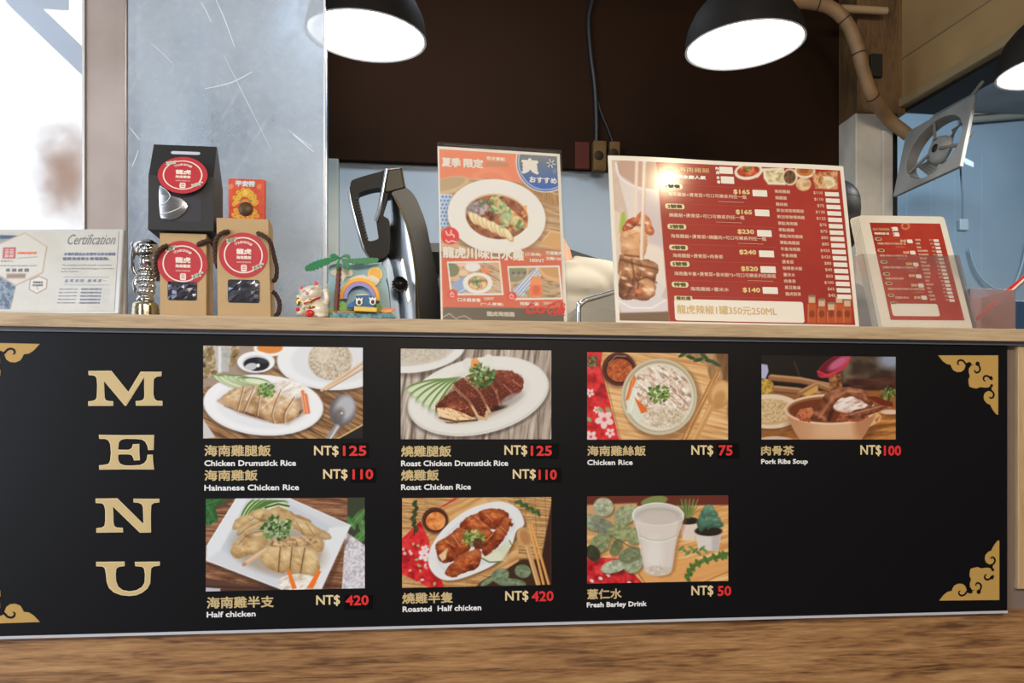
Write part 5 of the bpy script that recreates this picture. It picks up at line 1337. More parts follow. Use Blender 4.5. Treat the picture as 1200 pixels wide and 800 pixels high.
# ------------------------------------------------------------------ red card with a gold ornament and a coin
FK = Frame(at(267.5, 285, .190), (1, 0, 0), (0, .0, 1))
kx0, ky1 = FK.px(267.5, 208.5); kx1, ky0 = FK.px(311, 284)
tk = root('greeting_card', FK.pt((kx0 + kx1) / 2, ky0, 0), 'orange-red greeting card with gold ornament and brown coin, taped to the clear screen', 'greeting card')
MB().box(FK.pt(kx0, ky0, 0) + Vector((0, .0006, 0)), FK.pt(kx1, ky1, 0) + Vector((0, .0075, 0))).build('card', mat('orange_red_card', (222, 84, 54), .5), tk, bevel=.002)
def card(PX, PY):
    p = Paint(PX, PY, (224, 88, 58), 240, 190, 4.21)
    p.tex(p.all(), [(214, 74, 48), (230, 98, 66)], 20, seed=3)
    for x in (128, 268): p.ell(x, 120, 12, 14, (236, 150, 110), 30, .8)
    for i in range(22):
        a = PI * i / 21; r = 46 + 10 * math.sin(i * 2.2); x = 200 + math.cos(a) * r; y = 205 - math.sin(a) * r * 1.25
        p.ell(x, y, 13, 10, (240, 196, 70), i * 40, .95); p.ell(x, y, 6, 4, (206, 130, 40), i * 40, .7)
    for x, y in ((160, 240), (240, 240), (150, 262), (250, 262), (178, 272), (222, 272)): p.ell(x, y, 20, 11, (240, 190, 70), 20, .95); p.ell(x, y, 9, 5, (214, 120, 44), 20, .7)
    p.ell(200, 150, 12, 16, (244, 210, 90)); p.ell(178, 190, 8, 6, (90, 160, 110)); p.ell(222, 190, 8, 6, (90, 160, 110)); p.ell(200, 196, 20, 14, (232, 150, 60))
    p.ell(200, 288, 70, 10, (238, 180, 80), 0, .9)
    return p.img
print_sheet('printed_face', FK, (kx0 + .001, ky0 + .001, kx1 - .001, ky1 - .001), card, tk, print_mat('satin_card_print', .4), .0006, pitch=.0008)
b = MB(); zl(FK, (240, 190, 4.21), '平安符', 150, 92, 250, 122, mb=b, bold=.06); b.build('lettering', mat('pale_blue_ink', (214, 232, 240), .5), tk)
c = FK.w(240 + 202 / 4.21, 190 + 232 / 4.21, 0); b = MB(); b.lathe([(.0005, 0), (.0122, 0), (.0128, .001), (.0122, .002), (.0005, .002)], Matrix.Translation(c) @ Matrix.Rotation(PI / 2, 4, 'X'), 32); b.build('coin', mat('brown_copper_coin', (96, 74, 50), .45, .3), tk)

# ------------------------------------------------------------------ lucky cat
P, k = fz(330, 290, 8, .03)
M_cat = mat('ivory_glaze', (236, 226, 208), .3, coat=.4); M_pink = mat('pink_glaze', (226, 78, 96), .35); M_redg = mat('red_glaze', (206, 44, 48), .3)
tcx = P(300, 660).x
tcat = root('lucky_cat', (tcx, .03, ST), 'small ivory beckoning lucky cat with red collar standing beside the toy palm tree', 'figurine')
b = MB()
b.ell(P(330, 590), (118 * k, 95 * k, 92 * k)); b.ell(P(330, 640), (116 * k, 92 * k, 32 * k)); b.ell(P(300, 520), (90 * k, 76 * k, 60 * k)); b.ell(P(280, 430), (98 * k, 82 * k, 74 * k)); b.ell(P(262, 450, -10 * k), (86 * k, 76 * k, 52 * k))
b.ell(P(250, 460, -70 * k), (34 * k, 20 * k, 20 * k))
for q, d in (((175, 400, 205, 345), 0), ((300, 370, 326, 312), 0)): pass
b.tube([P(205, 420), P(190, 385), P(184, 360)], [40 * k, 28 * k, 8 * k], 12); b.tube([P(330, 400), P(332, 350), P(336, 318)], [44 * k, 28 * k, 8 * k], 12)
b.tube([P(400, 540), P(425, 480), P(415, 420), P(402, 392)], [34 * k, 32 * k, 28 * k, 30 * k], 12)
b.tube([P(225, 560, -30 * k), P(185, 510, -40 * k), P(165, 470, -40 * k), P(160, 450, -40 * k)], [36 * k, 26 * k, 24 * k, 22 * k], 12)
b.ell(P(182, 610, -50 * k), (42 * k, 46 * k, 40 * k)); b.ell(P(380, 650, -60 * k), (46 * k, 40 * k, 20 * k))
remesh(b.build('body', M_cat, tcat), .0009, 4)
b = MB(); b.ell(P(192, 388, -22 * k), (16 * k, 10 * k, 24 * k)); b.build('inner_ear', M_pink, tcat)
b = MB(); b.ell(P(326, 345, -22 * k), (18 * k, 10 * k, 26 * k)); b.build('inner_ear', M_pink, tcat)
b = MB(); b.tube(smooth_open([tuple(P(220, 536, -74 * k)), tuple(P(262, 526, -98 * k)), tuple(P(310, 504, -98 * k)), tuple(P(368, 476, -60 * k))], 6), 8 * k, 10); b.build('collar', M_redg, tcat)
b = MB(); b.ell(P(282, 516, -102 * k), (20 * k, 16 * k, 20 * k)); b.build('bell', M_gilt, tcat)
b = MB(); b.ell(P(274, 630, -98 * k), (40 * k, 16 * k, 36 * k)); b.build('bib', M_redg, tcat)
b = MB(); b.ell(P(282, 572, -88 * k), (42 * k, 20 * k, 16 * k)); b.build('gold_ingot', M_gilt, tcat)
b = MB(); b.ell(P(166, 520, -80 * k), (20 * k, 10 * k, 40 * k)); b.build('gold_coin', M_gilt, tcat)
b = MB(); b.ell(P(162, 594, -92 * k), (20 * k, 10 * k, 18 * k)); b.build('paw_pad', M_redg, tcat)
b = MB()
for l in ([(205, 428), (222, 420), (238, 424)], [(284, 404), (300, 394), (318, 396)], [(236, 448), (248, 456), (262, 444)]): b.tube([P(x, y, -95 * k) for x, y in l], 3.5 * k, 6)
b.build('face_line', mat('brown_face_paint', (150, 96, 84), .5), tcat)
b = MB(); b.ell(P(246, 436, -92 * k), (8 * k, 6 * k, 6 * k)); b.build('nose', M_pink, tcat)

# ------------------------------------------------------------------ toy island with palm tree and rainbow
P, k = fz(330, 290, 8, .045)
FT = Frame(P(750, 670, 0), (1, 0, 0), (0, 0, 1)); n_ = FT.n
ttoy = root('toy_island', (P(770, 680).x, .04, ST), 'toy island with green palm tree, rainbow and small blue boat, right of the lucky cat', 'toy')
def slab(name, pts, d0, th, m, parent, sm=True, bev=.0006):
    """coloured piece cut from board; d0 = distance in front of the backdrop plane"""
    q = smooth_closed(pts, 4) if sm else pts
    o = MB().prism([FT.w(330 + x / 8, 290 + y / 8, d0) for x, y in q], -n_, th).build(name, m, parent, bevel=bev)
    return o
zsh = ST
slab('backdrop', [(440, 668), (432, 560), (425, 470), (420, 370), (444, 300), (440, 200), (470, 160), (560, 150), (640, 165), (700, 140), (800, 160), (920, 150), (975, 200), (985, 270), (980, 320), (1000, 380), (1005, 500), (1020, 600), (1040, 668)], 0, .006, mat('sky_blue_toy_card', (158, 190, 200), .6), ttoy)
slab('cloud', [(460, 235), (480, 210), (540, 205), (620, 205), (665, 225), (660, 265), (600, 280), (580, 320), (566, 300), (560, 275), (490, 262)], .002, .002, mat('cream_cloud_card', (232, 222, 198), .6), ttoy)
slab('cloud', [(640, 300), (700, 268), (770, 258), (810, 275), (850, 262), (915, 300), (910, 330), (880, 360), (780, 330), (660, 330)], .0034, .0016, mat('cream_cloud_card', (232, 222, 198), .6), ttoy)
for r_, m_, d in ((70, mat('pale_yellow_paint', (244, 206, 120), .5), .0010), (50, mat('sun_yellow_paint', (244, 186, 84), .5), .0014)):
    cx_, cy_ = FT.px(330 + 876 / 8, 290 + 250 / 8)
    MB().prism(disc_pts(FT, cx_, cy_, r_ * k, r_ * k, d, 32), -n_, .002).build('sun', m_, ttoy)
cx_, cy_ = FT.px(330 + 735 / 8, 290 + 490 / 8)
for j, (ro, ri, c) in enumerate(((186, 158, (246, 182, 60)), (158, 148, (226, 110, 90)), (148, 116, (150, 150, 206)))):
    A = [FT.pt(cx_ + math.cos(a) * ro * k, cy_ + math.sin(a) * ro * k * 1.05, .012) for a in np.linspace(-.08, PI + .02, 36)]
    B = [FT.pt(cx_ + math.cos(a) * ri * k, cy_ + math.sin(a) * ri * k * 1.05, .012) for a in np.linspace(PI + .02, -.08, 36)]
    MB().prism(A + B, -n_, .010).build('rainbow_band', mat('rainbow_band_%d' % j, c, .5), ttoy)
o_ = MB().prism([FT.w(330 + x / 8, 290 + y / 8, .028) for x, y in smooth_closed([(490, 640), (560, 632), (760, 640), (960, 636), (1030, 650), (1045, 676), (760, 684), (480, 680)], 4)], -n_, .026).build('sea_base', mat('teal_sea_paint', (46, 106, 124), .35, vary=(160, (120, 170, 178), .15), bump=(150, .8)), ttoy)
MB().prism([FT.w(330 + x / 8, 290 + y / 8, .020) for x, y in smooth_closed([(500, 612), (600, 606), (760, 612), (940, 612), (960, 636), (760, 644), (490, 636)], 4)], -n_, .016).build('beach', mat('tan_beach_paint', (176, 130, 84), .6), ttoy)
for pts in ([(545, 600), (548, 550), (575, 515), (610, 540), (632, 570), (640, 605)], [(880, 610), (884, 560), (910, 535), (940, 560), (950, 600)], [(460, 640), (465, 590), (490, 570), (505, 600), (505, 640)]):
    slab('bush', pts, .016, .010, mat('leaf_green_paint', (120, 168, 74), .5), ttoy)
b = MB(); b.tube([P(518, 640, -.016), P(524, 500, -.016), P(535, 360, -.016), P(548, 200, -.016)], [24 * k, 23 * k, 22 * k, 20 * k], 12)
for i in range(9): c = P(520 + i * 3.2, 610 - i * 48, -.016); b.lathe([(20 * k, -10 * k), (27 * k, 4 * k), (20 * k, 14 * k)], Matrix.Translation(c), 14)
b.build('palm_trunk', mat('brown_palm_trunk', (112, 58, 44), .5), ttoy)
M_frond = mat('green_palm_frond', (38, 128, 74), .4)
def frond(pts, w):
    b = MB(); c = smooth_open(pts, 5); N = len(c); up_ = []; dn = []
    for i, (x, y) in enumerate(c):
        t = i / (N - 1); ww = w * math.sin(PI * min(1, .15 + .85 * (1 - t) ** .8)) * (1.0 if i % 2 else .7)
        up_.append((x, y - ww * .45)); dn.append((x, y + ww * .75))
    q = up_ + dn[::-1]
    b.prism([P(x, y, -.022 + .006 * abs(x - 560) / 300) for x, y in q], (0, 1, 0), .004)
    b.build('palm_frond', M_frond, ttoy, bevel=.0006)
frond([(560, 120), (480, 130), (400, 150), (310, 180), (228, 208)], 74)
frond([(570, 130), (640, 140), (720, 140), (810, 134), (910, 128)], 54)
frond([(560, 120), (590, 150), (625, 175), (640, 196)], 84)
frond([(560, 120), (545, 150), (540, 175), (520, 188)], 80)
frond([(570, 125), (520, 100), (490, 92), (462, 100)], 36)
frond([(550, 120), (600, 96), (640, 104), (652, 118)], 34)
# little blue boat with eyes on a yellow raft
b = MB(); b.prism([FT.w(330 + x / 8, 290 + y / 8, .034) for x, y in smooth_closed([(684, 575), (700, 500), (720, 480), (840, 480), (880, 510), (885, 575), (790, 590)], 4)], -n_, .018).build('boat_cabin', mat('deep_blue_paint', (46, 98, 140), .35), ttoy, bevel=.002)
b = MB(); b.prism([FT.w(330 + x / 8, 290 + y / 8, .030) for x, y in smooth_closed([(620, 580), (650, 545), (700, 530), (710, 575), (660, 588)], 4)], -n_, .010).build('boat_bow', mat('bright_blue_paint', (52, 104, 170), .35), ttoy, bevel=.001)
b = MB(); b.ell(P(772, 472, -.022), (64 * k, .010, 16 * k)); b.build('boat_roof', mat('cream_roof_paint', (238, 222, 190), .4), ttoy)
for x, y in ((736, 540), (860, 535)):
    b = MB(); b.prism([FT.w(330 + px_ / 8, 290 + py_ / 8, .0352) for px_, py_ in smooth_closed([(x - 28, y - 16), (x - 34, y - 40), (x - 14, y - 28), (x - 2, y - 42), (x + 10, y - 28), (x + 32, y - 40), (x + 28, y - 14), (x + 28, y + 14), (x, y + 32), (x - 28, y + 14)], 4)], -n_, .001)
    e_ = b.build('eye', mat('white_eye_paint', (240, 238, 230), .4), ttoy)
    cx_, cy_ = FT.px(330 + x / 8, 290 + (y + 4) / 8); MB().prism(disc_pts(FT, cx_, cy_, 15 * k, 20 * k, .0358, 20), -n_, .0008).build('pupil', mat('dark_brown_paint', (70, 46, 40), .3), e_)
MB().prism([FT.w(330 + x / 8, 290 + y / 8, .037) for x, y in [(690, 580), (900, 592), (900, 632), (690, 622)]], -n_, .020).build('raft', mat('yellow_raft_paint', (236, 198, 84), .4), ttoy, bevel=.001)
MB().prism([FT.w(330 + x / 8, 290 + y / 8, .024) for x, y in smooth_closed([(940, 590), (1000, 582), (1062, 592), (1050, 606), (960, 606)], 4)], -n_, .008).build('small_boat', mat('pink_boat_paint', (226, 130, 120), .4), ttoy)
MB().prism([FT.w(330 + x / 8, 290 + y / 8, .026) for x, y in smooth_closed([(930, 606), (1040, 604), (1020, 628), (950, 630)], 4)], -n_, .008).build('small_boat', mat('yellow_boat_paint', (236, 170, 70), .4), ttoy)

# ------------------------------------------------------------------ meat slicer
YS = .34
PS = lambda x, y, d=0.0: (lambda v: Vector((v.x, v.y + d, v.z)))(at(380 + x / 3.9, 180 + y / 3.9, YS))
tsl = root('meat_slicer', (PS(400, 760).x, YS + .06, .93), 'black and chrome meat slicer with a looped handle behind the shelf', 'meat slicer')
M_slb = mat('black_slicer_enamel', (5, 5, 6), .28, spec=.3); M_slc = mat('polished_slicer_metal', (188, 194, 204), .16, 1.0); M_sld = mat('matt_dark_plastic', (20, 19, 19), .45, spec=.3)
out_ = smooth_closed([(120, 135), (150, 112), (262, 80), (292, 72), (292, 180), (268, 275), (298, 310), (300, 430), (284, 466), (250, 482), (215, 472), (188, 440), (158, 330), (126, 205)], 4)
inn = smooth_closed([(155, 190), (172, 174), (240, 156), (262, 172), (256, 270), (238, 302), (247, 375), (240, 392), (200, 396), (184, 340), (160, 240)], 4)
MB().prism([[PS(x, y) for x, y in out_], [PS(x, y) for x, y in inn]], (0, 1, 0), .035).build('handle', M_sld, tsl, bevel=.004, seg=3)
b = MB()
for i in range(14):
    t = i / 13; x = 152 + 44 * t; y = 205 + 180 * t; b.tube([PS(x - 10, y + 3, -.001), PS(x + 4, y, -.001)], .0024, 8)
b.build('grip_ridges', mat('grey_grip_rubber', (74, 72, 72), .5), tsl)
MB().tube([PS(112, 150, .01), PS(120, 210, .008), PS(150, 330, .008), PS(180, 430, .008), PS(212, 476, .01)], .004, 10).build('grip_edge', M_slc, tsl)
MB().prism([PS(x, y, -.004) for x, y in [(284, 72), (357, 64), (374, 156), (330, 168), (275, 182), (268, 150)]], (0, 1, 0), .07).build('cap', mat('bronzed_black_enamel', (48, 40, 24), .35, spec=.3), tsl, bevel=.004)
MB().tube([PS(286, 76, -.006), PS(276, 130, -.006), PS(268, 180, -.006), PS(250, 270, -.006), PS(236, 310, -.004)], .0045, 10).build('handle_rib', M_slc, tsl)
L_ = smooth_open([(304, 182), (300, 250), (299, 330), (286, 440), (296, 480), (325, 600), (345, 790)], 5); R_e = smooth_open([(306, 182), (345, 212), (366, 300), (396, 420), (416, 560), (424, 680), (436, 790)], 5)
b = MB(); nq = 9; vs = []
for (lx, ly), (rx, ry) in zip(L_, R_e):
    for q in range(nq + 1):
        t = q / nq; vs.append(PS(lx + (rx - lx) * t, ly + (ry - ly) * t, .034 * (1 - t) ** 1.4 + .0005))
b.add(vs, [(i * (nq + 1) + q, (i + 1) * (nq + 1) + q, (i + 1) * (nq + 1) + q + 1, i * (nq + 1) + q + 1) for i in range(len(L_) - 1) for q in range(nq)], 0, True)
b.build('cover_plate', mat('polished_cover_metal', (214, 220, 228), .28, 1.0), tsl)
MB().prism([PS(x, y, .018) for x, y in smooth_closed([(262, 480), (300, 474), (330, 600), (350, 780), (310, 790), (292, 600)], 4)], (0, 1, 0), .05).build('side_plate', brushed('dull_slicer_metal', (130, 142, 158), .4, 'Z'), tsl, bevel=.006)
MB().prism([PS(x, y, .0) for x, y in smooth_closed([(306, 182), (340, 160), (376, 156), (420, 205), (462, 310), (490, 440), (518, 560), (532, 790), (428, 790), (414, 560), (394, 420), (364, 300), (330, 215)], 4)], (0, 1, 0), .09).build('blade_guard', M_slb, tsl, bevel=.016, seg=4)
MB().tube([PS(318, 200, -.001), PS(352, 262, -.002), PS(382, 340, -.002), PS(402, 430, -.002), PS(424, 600, -.002), PS(434, 760, -.002)], .002, 8).build('guard_rim', mat('brass_tinted_metal', (96, 84, 56), .3, .9), tsl)
c = PS(346, 604, -.014)
b = MB(); b.lathe([(.0005, 0), (.014, 0), (.015, .006), (.012, .010), (.0005, .011)], Matrix.Translation(c) @ Matrix.Rotation(PI / 2, 4, 'X'), 28)
for i in range(16): a = i * PI / 8; b.tube([c + Vector((math.cos(a) * .0148, 0, math.sin(a) * .0148)), c + Vector((math.cos(a) * .0132, -.010, math.sin(a) * .0132))], .002, 6)
b.build('adjusting_knob', M_slb, tsl)
MB().prism([PS(x, y, -.008) for x, y in smooth_closed([(352, 492), (362, 496), (392, 660), (390, 674), (378, 672), (352, 520)], 4)], (0, 1, 0), .008).build('scale_bar', mat('bright_scale_metal', (236, 238, 242), .25, .7), tsl, bevel=.001)
MB().box(PS(493, 422, .05), PS(540, 525, .11)).build('motor_box', M_sld, tsl, bevel=.003)
MB().box(PS(290, 780, -.02) , Vector((PS(530, 780).x, YS + .14, .93))).build('base', M_slc, tsl, bevel=.006)
# bench that carries the kitchen things
bn = root('work_bench', (.55, .6, 0), 'steel work bench behind the counter carrying the slicer', 'bench')
MB().box((-.5, .31, .90), (1.7, .72, .93)).build('bench_top', brushed('bench_steel', (170, 174, 180), .35, 'X'), bn, bevel=.003)
for x in (-.46, 1.62):
    for y in (.33, .66): MB().box((x, y, 0), (x + .04, y + .04, .90)).build('leg', brushed('bench_steel', (170, 174, 180), .35, 'X'), bn)

# ================================================================== the summer poster in its clear stand
Paint.view = lambda s, ox, oy, k: (setattr(s, 'X', (s.PX - ox) * k), setattr(s, 'Y', (s.PY - oy) * k), setattr(s, 'k', k), setattr(s, 'soft', 1.1 * k))
FPo = leaning(.067, .030, 1.1012, .071, .1669)
pw, ph = .2198, .3193
tps = root('sign_stand', FPo.pt(pw / 2, 0, -.03), 'clear acrylic stand holding the orange summer poster', 'sign stand')
fq = [FPo.pt(0, ph, .0012), FPo.pt(pw, ph, .0012), FPo.pt(pw, -.001, .0012), FPo.pt(0, -.001, .0012)]
M_acr2 = clear('clear_sign_acrylic', (1, 1, 1), .015, (246, 240, 230), .12, gloss=.5)
MB().hexa([p + FPo.n * .0015 for p in fq] + fq).build('front_plate', M_acr2, tps)
MB().hexa([p - FPo.n * .004 for p in fq] + [p - FPo.n * .006 for p in fq]).build('back_plate', M_acr2, tps)
b = MB(); f0 = FPo.pt(0, 0, -.006); f1 = FPo.pt(pw, 0, -.006)
b.hexa([Vector((f0.x, f0.y - .004, ST + .003)), Vector((f1.x, f1.y - .004, ST + .003)), Vector((f1.x, f1.y - .004, ST)), Vector((f0.x, f0.y - .004, ST)), Vector((f0.x - .004, f0.y + .08, ST + .003)), Vector((f1.x - .004, f1.y + .08, ST + .003)), Vector((f1.x - .004, f1.y + .08, ST)), Vector((f0.x - .004, f0.y + .08, ST))])
b.build('foot', M_acr2, tps)
for a in (.003, pw - .009):
    MB().hexa([FPo.pt(a, ph - .001, .0035), FPo.pt(a + .006, ph - .001, .0035), FPo.pt(a + .006, ph - .006, .0035), FPo.pt(a, ph - .006, .0035)] + [FPo.pt(a, ph - .001, .0028), FPo.pt(a + .006, ph - .001, .0028), FPo.pt(a + .006, ph - .006, .0028), FPo.pt(a, ph - .006, .0028)]).build('corner_bumper', M_dark, tps)

tpo = root('summer_poster', FPo.pt(pw / 2, 0, 0), 'orange summer poster showing chicken on a white plate, right of the slicer', 'poster')
M_paper = mat('white_card_stock', (238, 234, 226), .5)
sq = [FPo.pt(.001, ph - .006, 0), FPo.pt(pw - .003, ph - .006, 0), FPo.pt(pw - .003, .001, 0), FPo.pt(.001, .001, 0)]
MB().hexa(sq + [p - FPo.n * .0025 for p in sq]).build('sheet', M_paper, tpo)
def poster(PX, PY):
    p = Paint(PX, PY, (222, 142, 112), 510, 160, 6.667); p.PX, p.PY = PX, PY
    p.tex(p.mpoly([(0, 300), (1100, 300), (1100, 1000), (0, 1000)]), [(150, 120, 92), (190, 158, 124), (212, 186, 152)], 220, 14, 12, 3)
    m = p.poly([(0, 90), (1000, 120), (990, 430), (700, 360), (400, 325), (0, 330)], (224, 140, 110)); p.ell(430, 400, 180, 160, (230, 156, 126), 0, .5, soft=8, clip=m); p.ell(430, 420, 150, 140, (220, 138, 108), 0, .6, soft=8, clip=m)
    p.ell(100, 380, 170, 62, (206, 182, 150), -14); p.ell(90, 372, 150, 46, (186, 164, 132), -14)
    p.poly([(660, 340), (1000, 440), (1000, 545), (860, 520), (760, 440)], (172, 136, 94)); p.line([(700, 350), (990, 470)], 12, (214, 190, 150), .8); p.tex(p.mpoly([(720, 380), (1000, 470), (1000, 545), (860, 515)]), [(140, 104, 66), (190, 156, 110)], 8, 90, 0, 4, .7)
    m = p.poly([(0, 450), (130, 450), (110, 700), (40, 720), (0, 700)], (214, 220, 230))
    for i in range(5):
        for j in range(9): p.ell(30 + i * 28 + (14 if j % 2 else 0), 470 + j * 30, 11, 13, (92, 140, 206), 0, .9, clip=m)
    p.poly([(840, 800), (900, 735), (1010, 750), (1010, 900), (830, 840)], (206, 166, 116), soft=8); p.line([(840, 810), (905, 740), (1000, 756)], 10, (226, 196, 150), .8)
    p.ell(480, 642, 392, 300, (120, 92, 70), 8, .5, soft=40)
    m = p.ell(480, 622, 384, 288, (238, 236, 230), 8); p.ell(482, 640, 330, 240, (226, 222, 214), 8, .7, soft=26, clip=m); p.ell(475, 610, 300, 216, (240, 238, 233), 8, .9, soft=20, clip=m)
    f = p.ell(482, 622, 250, 178, (214, 190, 160), 8); f = p.ell(482, 630, 240, 168, (120, 62, 40), 8, soft=10); p.tex(f, [(84, 40, 28), (150, 90, 60), (186, 130, 90)], 40, seed=2, a=.8)
    p.tex(p.mell(330, 560, 90, 60, -10, 16), [(110, 100, 110), (170, 166, 180), (210, 206, 214)], 18, seed=5, a=.8)
    R_ = random.Random(3)
    for i in range(9):
        x = 300 + i * 34; y = 640 + i * 16 - (i % 2) * 6
        p.ell(x, y, 28, 62, (176, 128, 84), -34, .9, soft=6); p.ell(x - 3, y - 3, 23, 56, (236, 212, 172), -34, .95, soft=6); p.ell(x - 4, y - 14, 15, 36, (248, 232, 204), -34, .8, soft=10)
    for i in range(8): p.ell(470 + i * 30, 500 + i * 26, 46, 30, R_.choice([(232, 196, 140), (238, 214, 170), (206, 150, 96)]), 30, .9, soft=8)
    for i in range(12): p.ell(560 + R_.random() * 150, 540 + R_.random() * 200, 16, 12, (226, 160, 96), R_.random() * 180, .8, soft=6)
    for i in range(46):
        t = R_.random(); x = 430 + t * 200 + R_.uniform(-70, 70); y = 500 + t * 210 + R_.uniform(-40, 40)
        p.ell(x, y, 34 * R_.random() + 10, 12, R_.choice([(106, 152, 106), (150, 186, 140), (86, 132, 84), (196, 210, 160)]), R_.random() * 180, .75, soft=6)
    p.ell(560, 640, 60, 50, (214, 216, 176), 0, .6, soft=30)
    # round blue badge in the upper right corner, glare painted grey into its top
    m = p.ell(862, 196, 232, 240, (236, 236, 236)); m = p.ell(862, 196, 224, 232, (120, 128, 140)); m2 = np.clip((p.Y - 170) / 200, 0, 1) * m; p.fill(m2, (64, 104, 180))
    r_ = np.clip(p.mell(862, 196, 214, 222) - p.mell(862, 196, 208, 216), 0, 1); p.fill(r_, (236, 238, 240), .9)
    # lower half
    p.view(510, 275, 7.275)
    p.poly([(55, 190), (300, 200), (760, 190), (1105, 180), (1130, 640), (70, 640)], (206, 104, 78)); p.poly([(740, 120), (1110, 130), (1110, 215), (760, 215)], (202, 120, 86), .8, soft=40)
    p.poly([(68, 618), (1128, 628), (1140, 800), (60, 800)], (96, 88, 74))
    p.poly([(400, 205), (430, 205), (430, 200)], (206, 104, 78))
    q1 = [(100, 228), (554, 222), (584, 514), (132, 516)]; p.poly(q1, (242, 238, 230)); i1 = [(114, 244), (542, 238), (566, 496), (146, 500)]
    m = p.poly(i1, (176, 150, 124)); p.tex(m, [(150, 124, 98), (196, 172, 146), (206, 186, 160)], 60, 12, 20, 6)
    p.ell(150, 300, 80, 70, (206, 180, 140), 0, clip=m); p.ell(140, 300, 66, 58, (130, 130, 104), 0, clip=m); p.ell(128, 260, 24, 18, (96, 146, 96), 0, clip=m); p.ell(318, 272, 66, 40, (236, 232, 226), 0, clip=m); p.ell(242, 325, 40, 26, (220, 196, 166), 0, clip=m); p.ell(225, 250, 40, 24, (230, 190, 170), 0, clip=m); p.ell(430, 310, 44, 26, (222, 140, 96), 30, clip=m); p.line([(440, 330), (550, 390)], 6, (140, 100, 70), clip=m); p.poly([(460, 238), (550, 238), (552, 310)], (206, 172, 130), clip=m)
    p.poly([(130, 430), (250, 350), (330, 440), (230, 500)], (146, 170, 206), clip=m); p.line([(190, 500), (300, 430)], 6, (226, 230, 238), clip=m)
    p.ell(362, 412, 126, 90, (232, 230, 224), 0, clip=m); p.ell(364, 410, 84, 60, (170, 126, 86), 0, clip=m); p.tex(p.mell(364, 410, 80, 56), [(150, 104, 66), (214, 180, 136), (236, 212, 172)], 26, seed=7, a=.9); herb(p, 352, 398, 40, 16, 2, ((104, 150, 96), (150, 184, 130), (84, 130, 80)))
    q2 = [(614, 268), (1060, 262), (1090, 550), (645, 556)]; p.poly(q2, (242, 238, 230)); i2 = [(628, 284), (1046, 278), (1072, 534), (656, 540)]
    m = p.poly(i2, (170, 144, 116)); p.tex(m, [(140, 114, 90), (186, 160, 130), (200, 176, 148)], 60, 12, -10, 8)
    p.ell(690, 330, 110, 84, (206, 180, 136), -20, clip=m); p.ell(690, 330, 94, 70, (140, 140, 120), -20, clip=m)
    for i in range(8): p.ell(650 + i * 16, 300 + (i % 3) * 24, 12, 10, ((110, 150, 90), (90, 90, 120), (210, 150, 90))[i % 3], 0, .9, clip=m)
    m3 = p.poly([(660, 470), (860, 280), (940, 300), (780, 520), (670, 520)], (206, 212, 226), clip=m)
    for i in range(6): p.line([(650 + i * 26, 500 + i * 6), (830 + i * 26, 290 + i * 6)], 8, (110, 146, 200), .9, clip=m3)
    p.ell(1010, 310, 130, 84, (214, 176, 128), 14, clip=m); p.ell(1016, 296, 116, 66, (198, 156, 108), 14, clip=m)
    m4 = p.poly([(760, 490), (880, 400), (1010, 440), (930, 540), (800, 540)], (186, 166, 132), clip=m); p.tex(m4, [(150, 128, 96), (200, 180, 146)], 70, 6, 20, 5, .8)
    m5 = p.poly([(812, 380), (828, 352), (900, 352), (910, 400), (912, 500), (904, 530), (806, 530), (800, 480)], (236, 150, 104), clip=m); p.poly([(806, 430), (912, 430), (912, 524), (806, 524)], (232, 118, 74), .9, soft=14, clip=m5); p.ell(860, 470, 30, 40, (196, 96, 76), 0, .7, soft=14); p.poly([(828, 330), (870, 330), (866, 356), (832, 356)], (206, 196, 186), .9, soft=6)
    for cx_, cy_, r in ((145, 508, 46), (652, 522, 44)):
        p.ell(cx_, cy_, r, r * .86, (214, 74, 72)); p.line([(cx_ - 18, cy_ + 4), (cx_ - 4, cy_ - 18), (cx_ + 14, cy_ + 2)], 9, (238, 214, 206)); p.line([(cx_ - 14, cy_ + 18), (cx_ + 16, cy_ + 20)], 8, (238, 214, 206))
    p.ell(126, 10, 78, 74, (214, 66, 66)); p.line([(90, -30), (104, 0), (130, 4)], 10, (242, 226, 220)); p.line([(136, -40), (134, -10), (160, 6), (160, 20)], 10, (242, 226, 220)); p.line([(92, 46), (112, 66), (140, 50), (176, 60)], 9, (242, 226, 220))
    p.line([(70, 700), (120, 672), (190, 725)], 5, (226, 220, 206)); p.line([(190, 705), (250, 690), (310, 725)], 5, (216, 210, 196))
    return p.img
r0 = FPo.px(512.3, 175); r1 = FPo.px(665.0, 377.5)
print_sheet('printed_face', FPo, (.0035, .003, pw - .0085, ph - .0115), poster, tpo, print_mat('poster_print', .45), .0005, pitch=.00105, gain=1.22)
Z1 = (510, 160, 6.667); Z2 = (510, 275, 7.275)
M_wp = mat('poster_white_ink', (244, 240, 232), .5)
def word(F, parent, crop, t, x0, y0, x1, y1, m, name='lettering', **kk):
    b = MB(); zl(F, crop, t, x0, y0, x1, y1, mb=b, lift=kk.pop('lift', .0009), **kk); return b.build(name, m, parent)
for t, x0, y0, x1, y1, bo in (('夏季', 50, 166, 200, 240, .04), ('限定', 220, 174, 376, 248, .04), ('限定餐點', 402, 160, 545, 190, .03), ('爽', 672, 170, 808, 296, .05), ('おすすめ', 735, 318, 950, 366, .04)):
    word(FPo, tpo, Z1, t, x0, y0, x1, y1, M_wp, bold=bo)
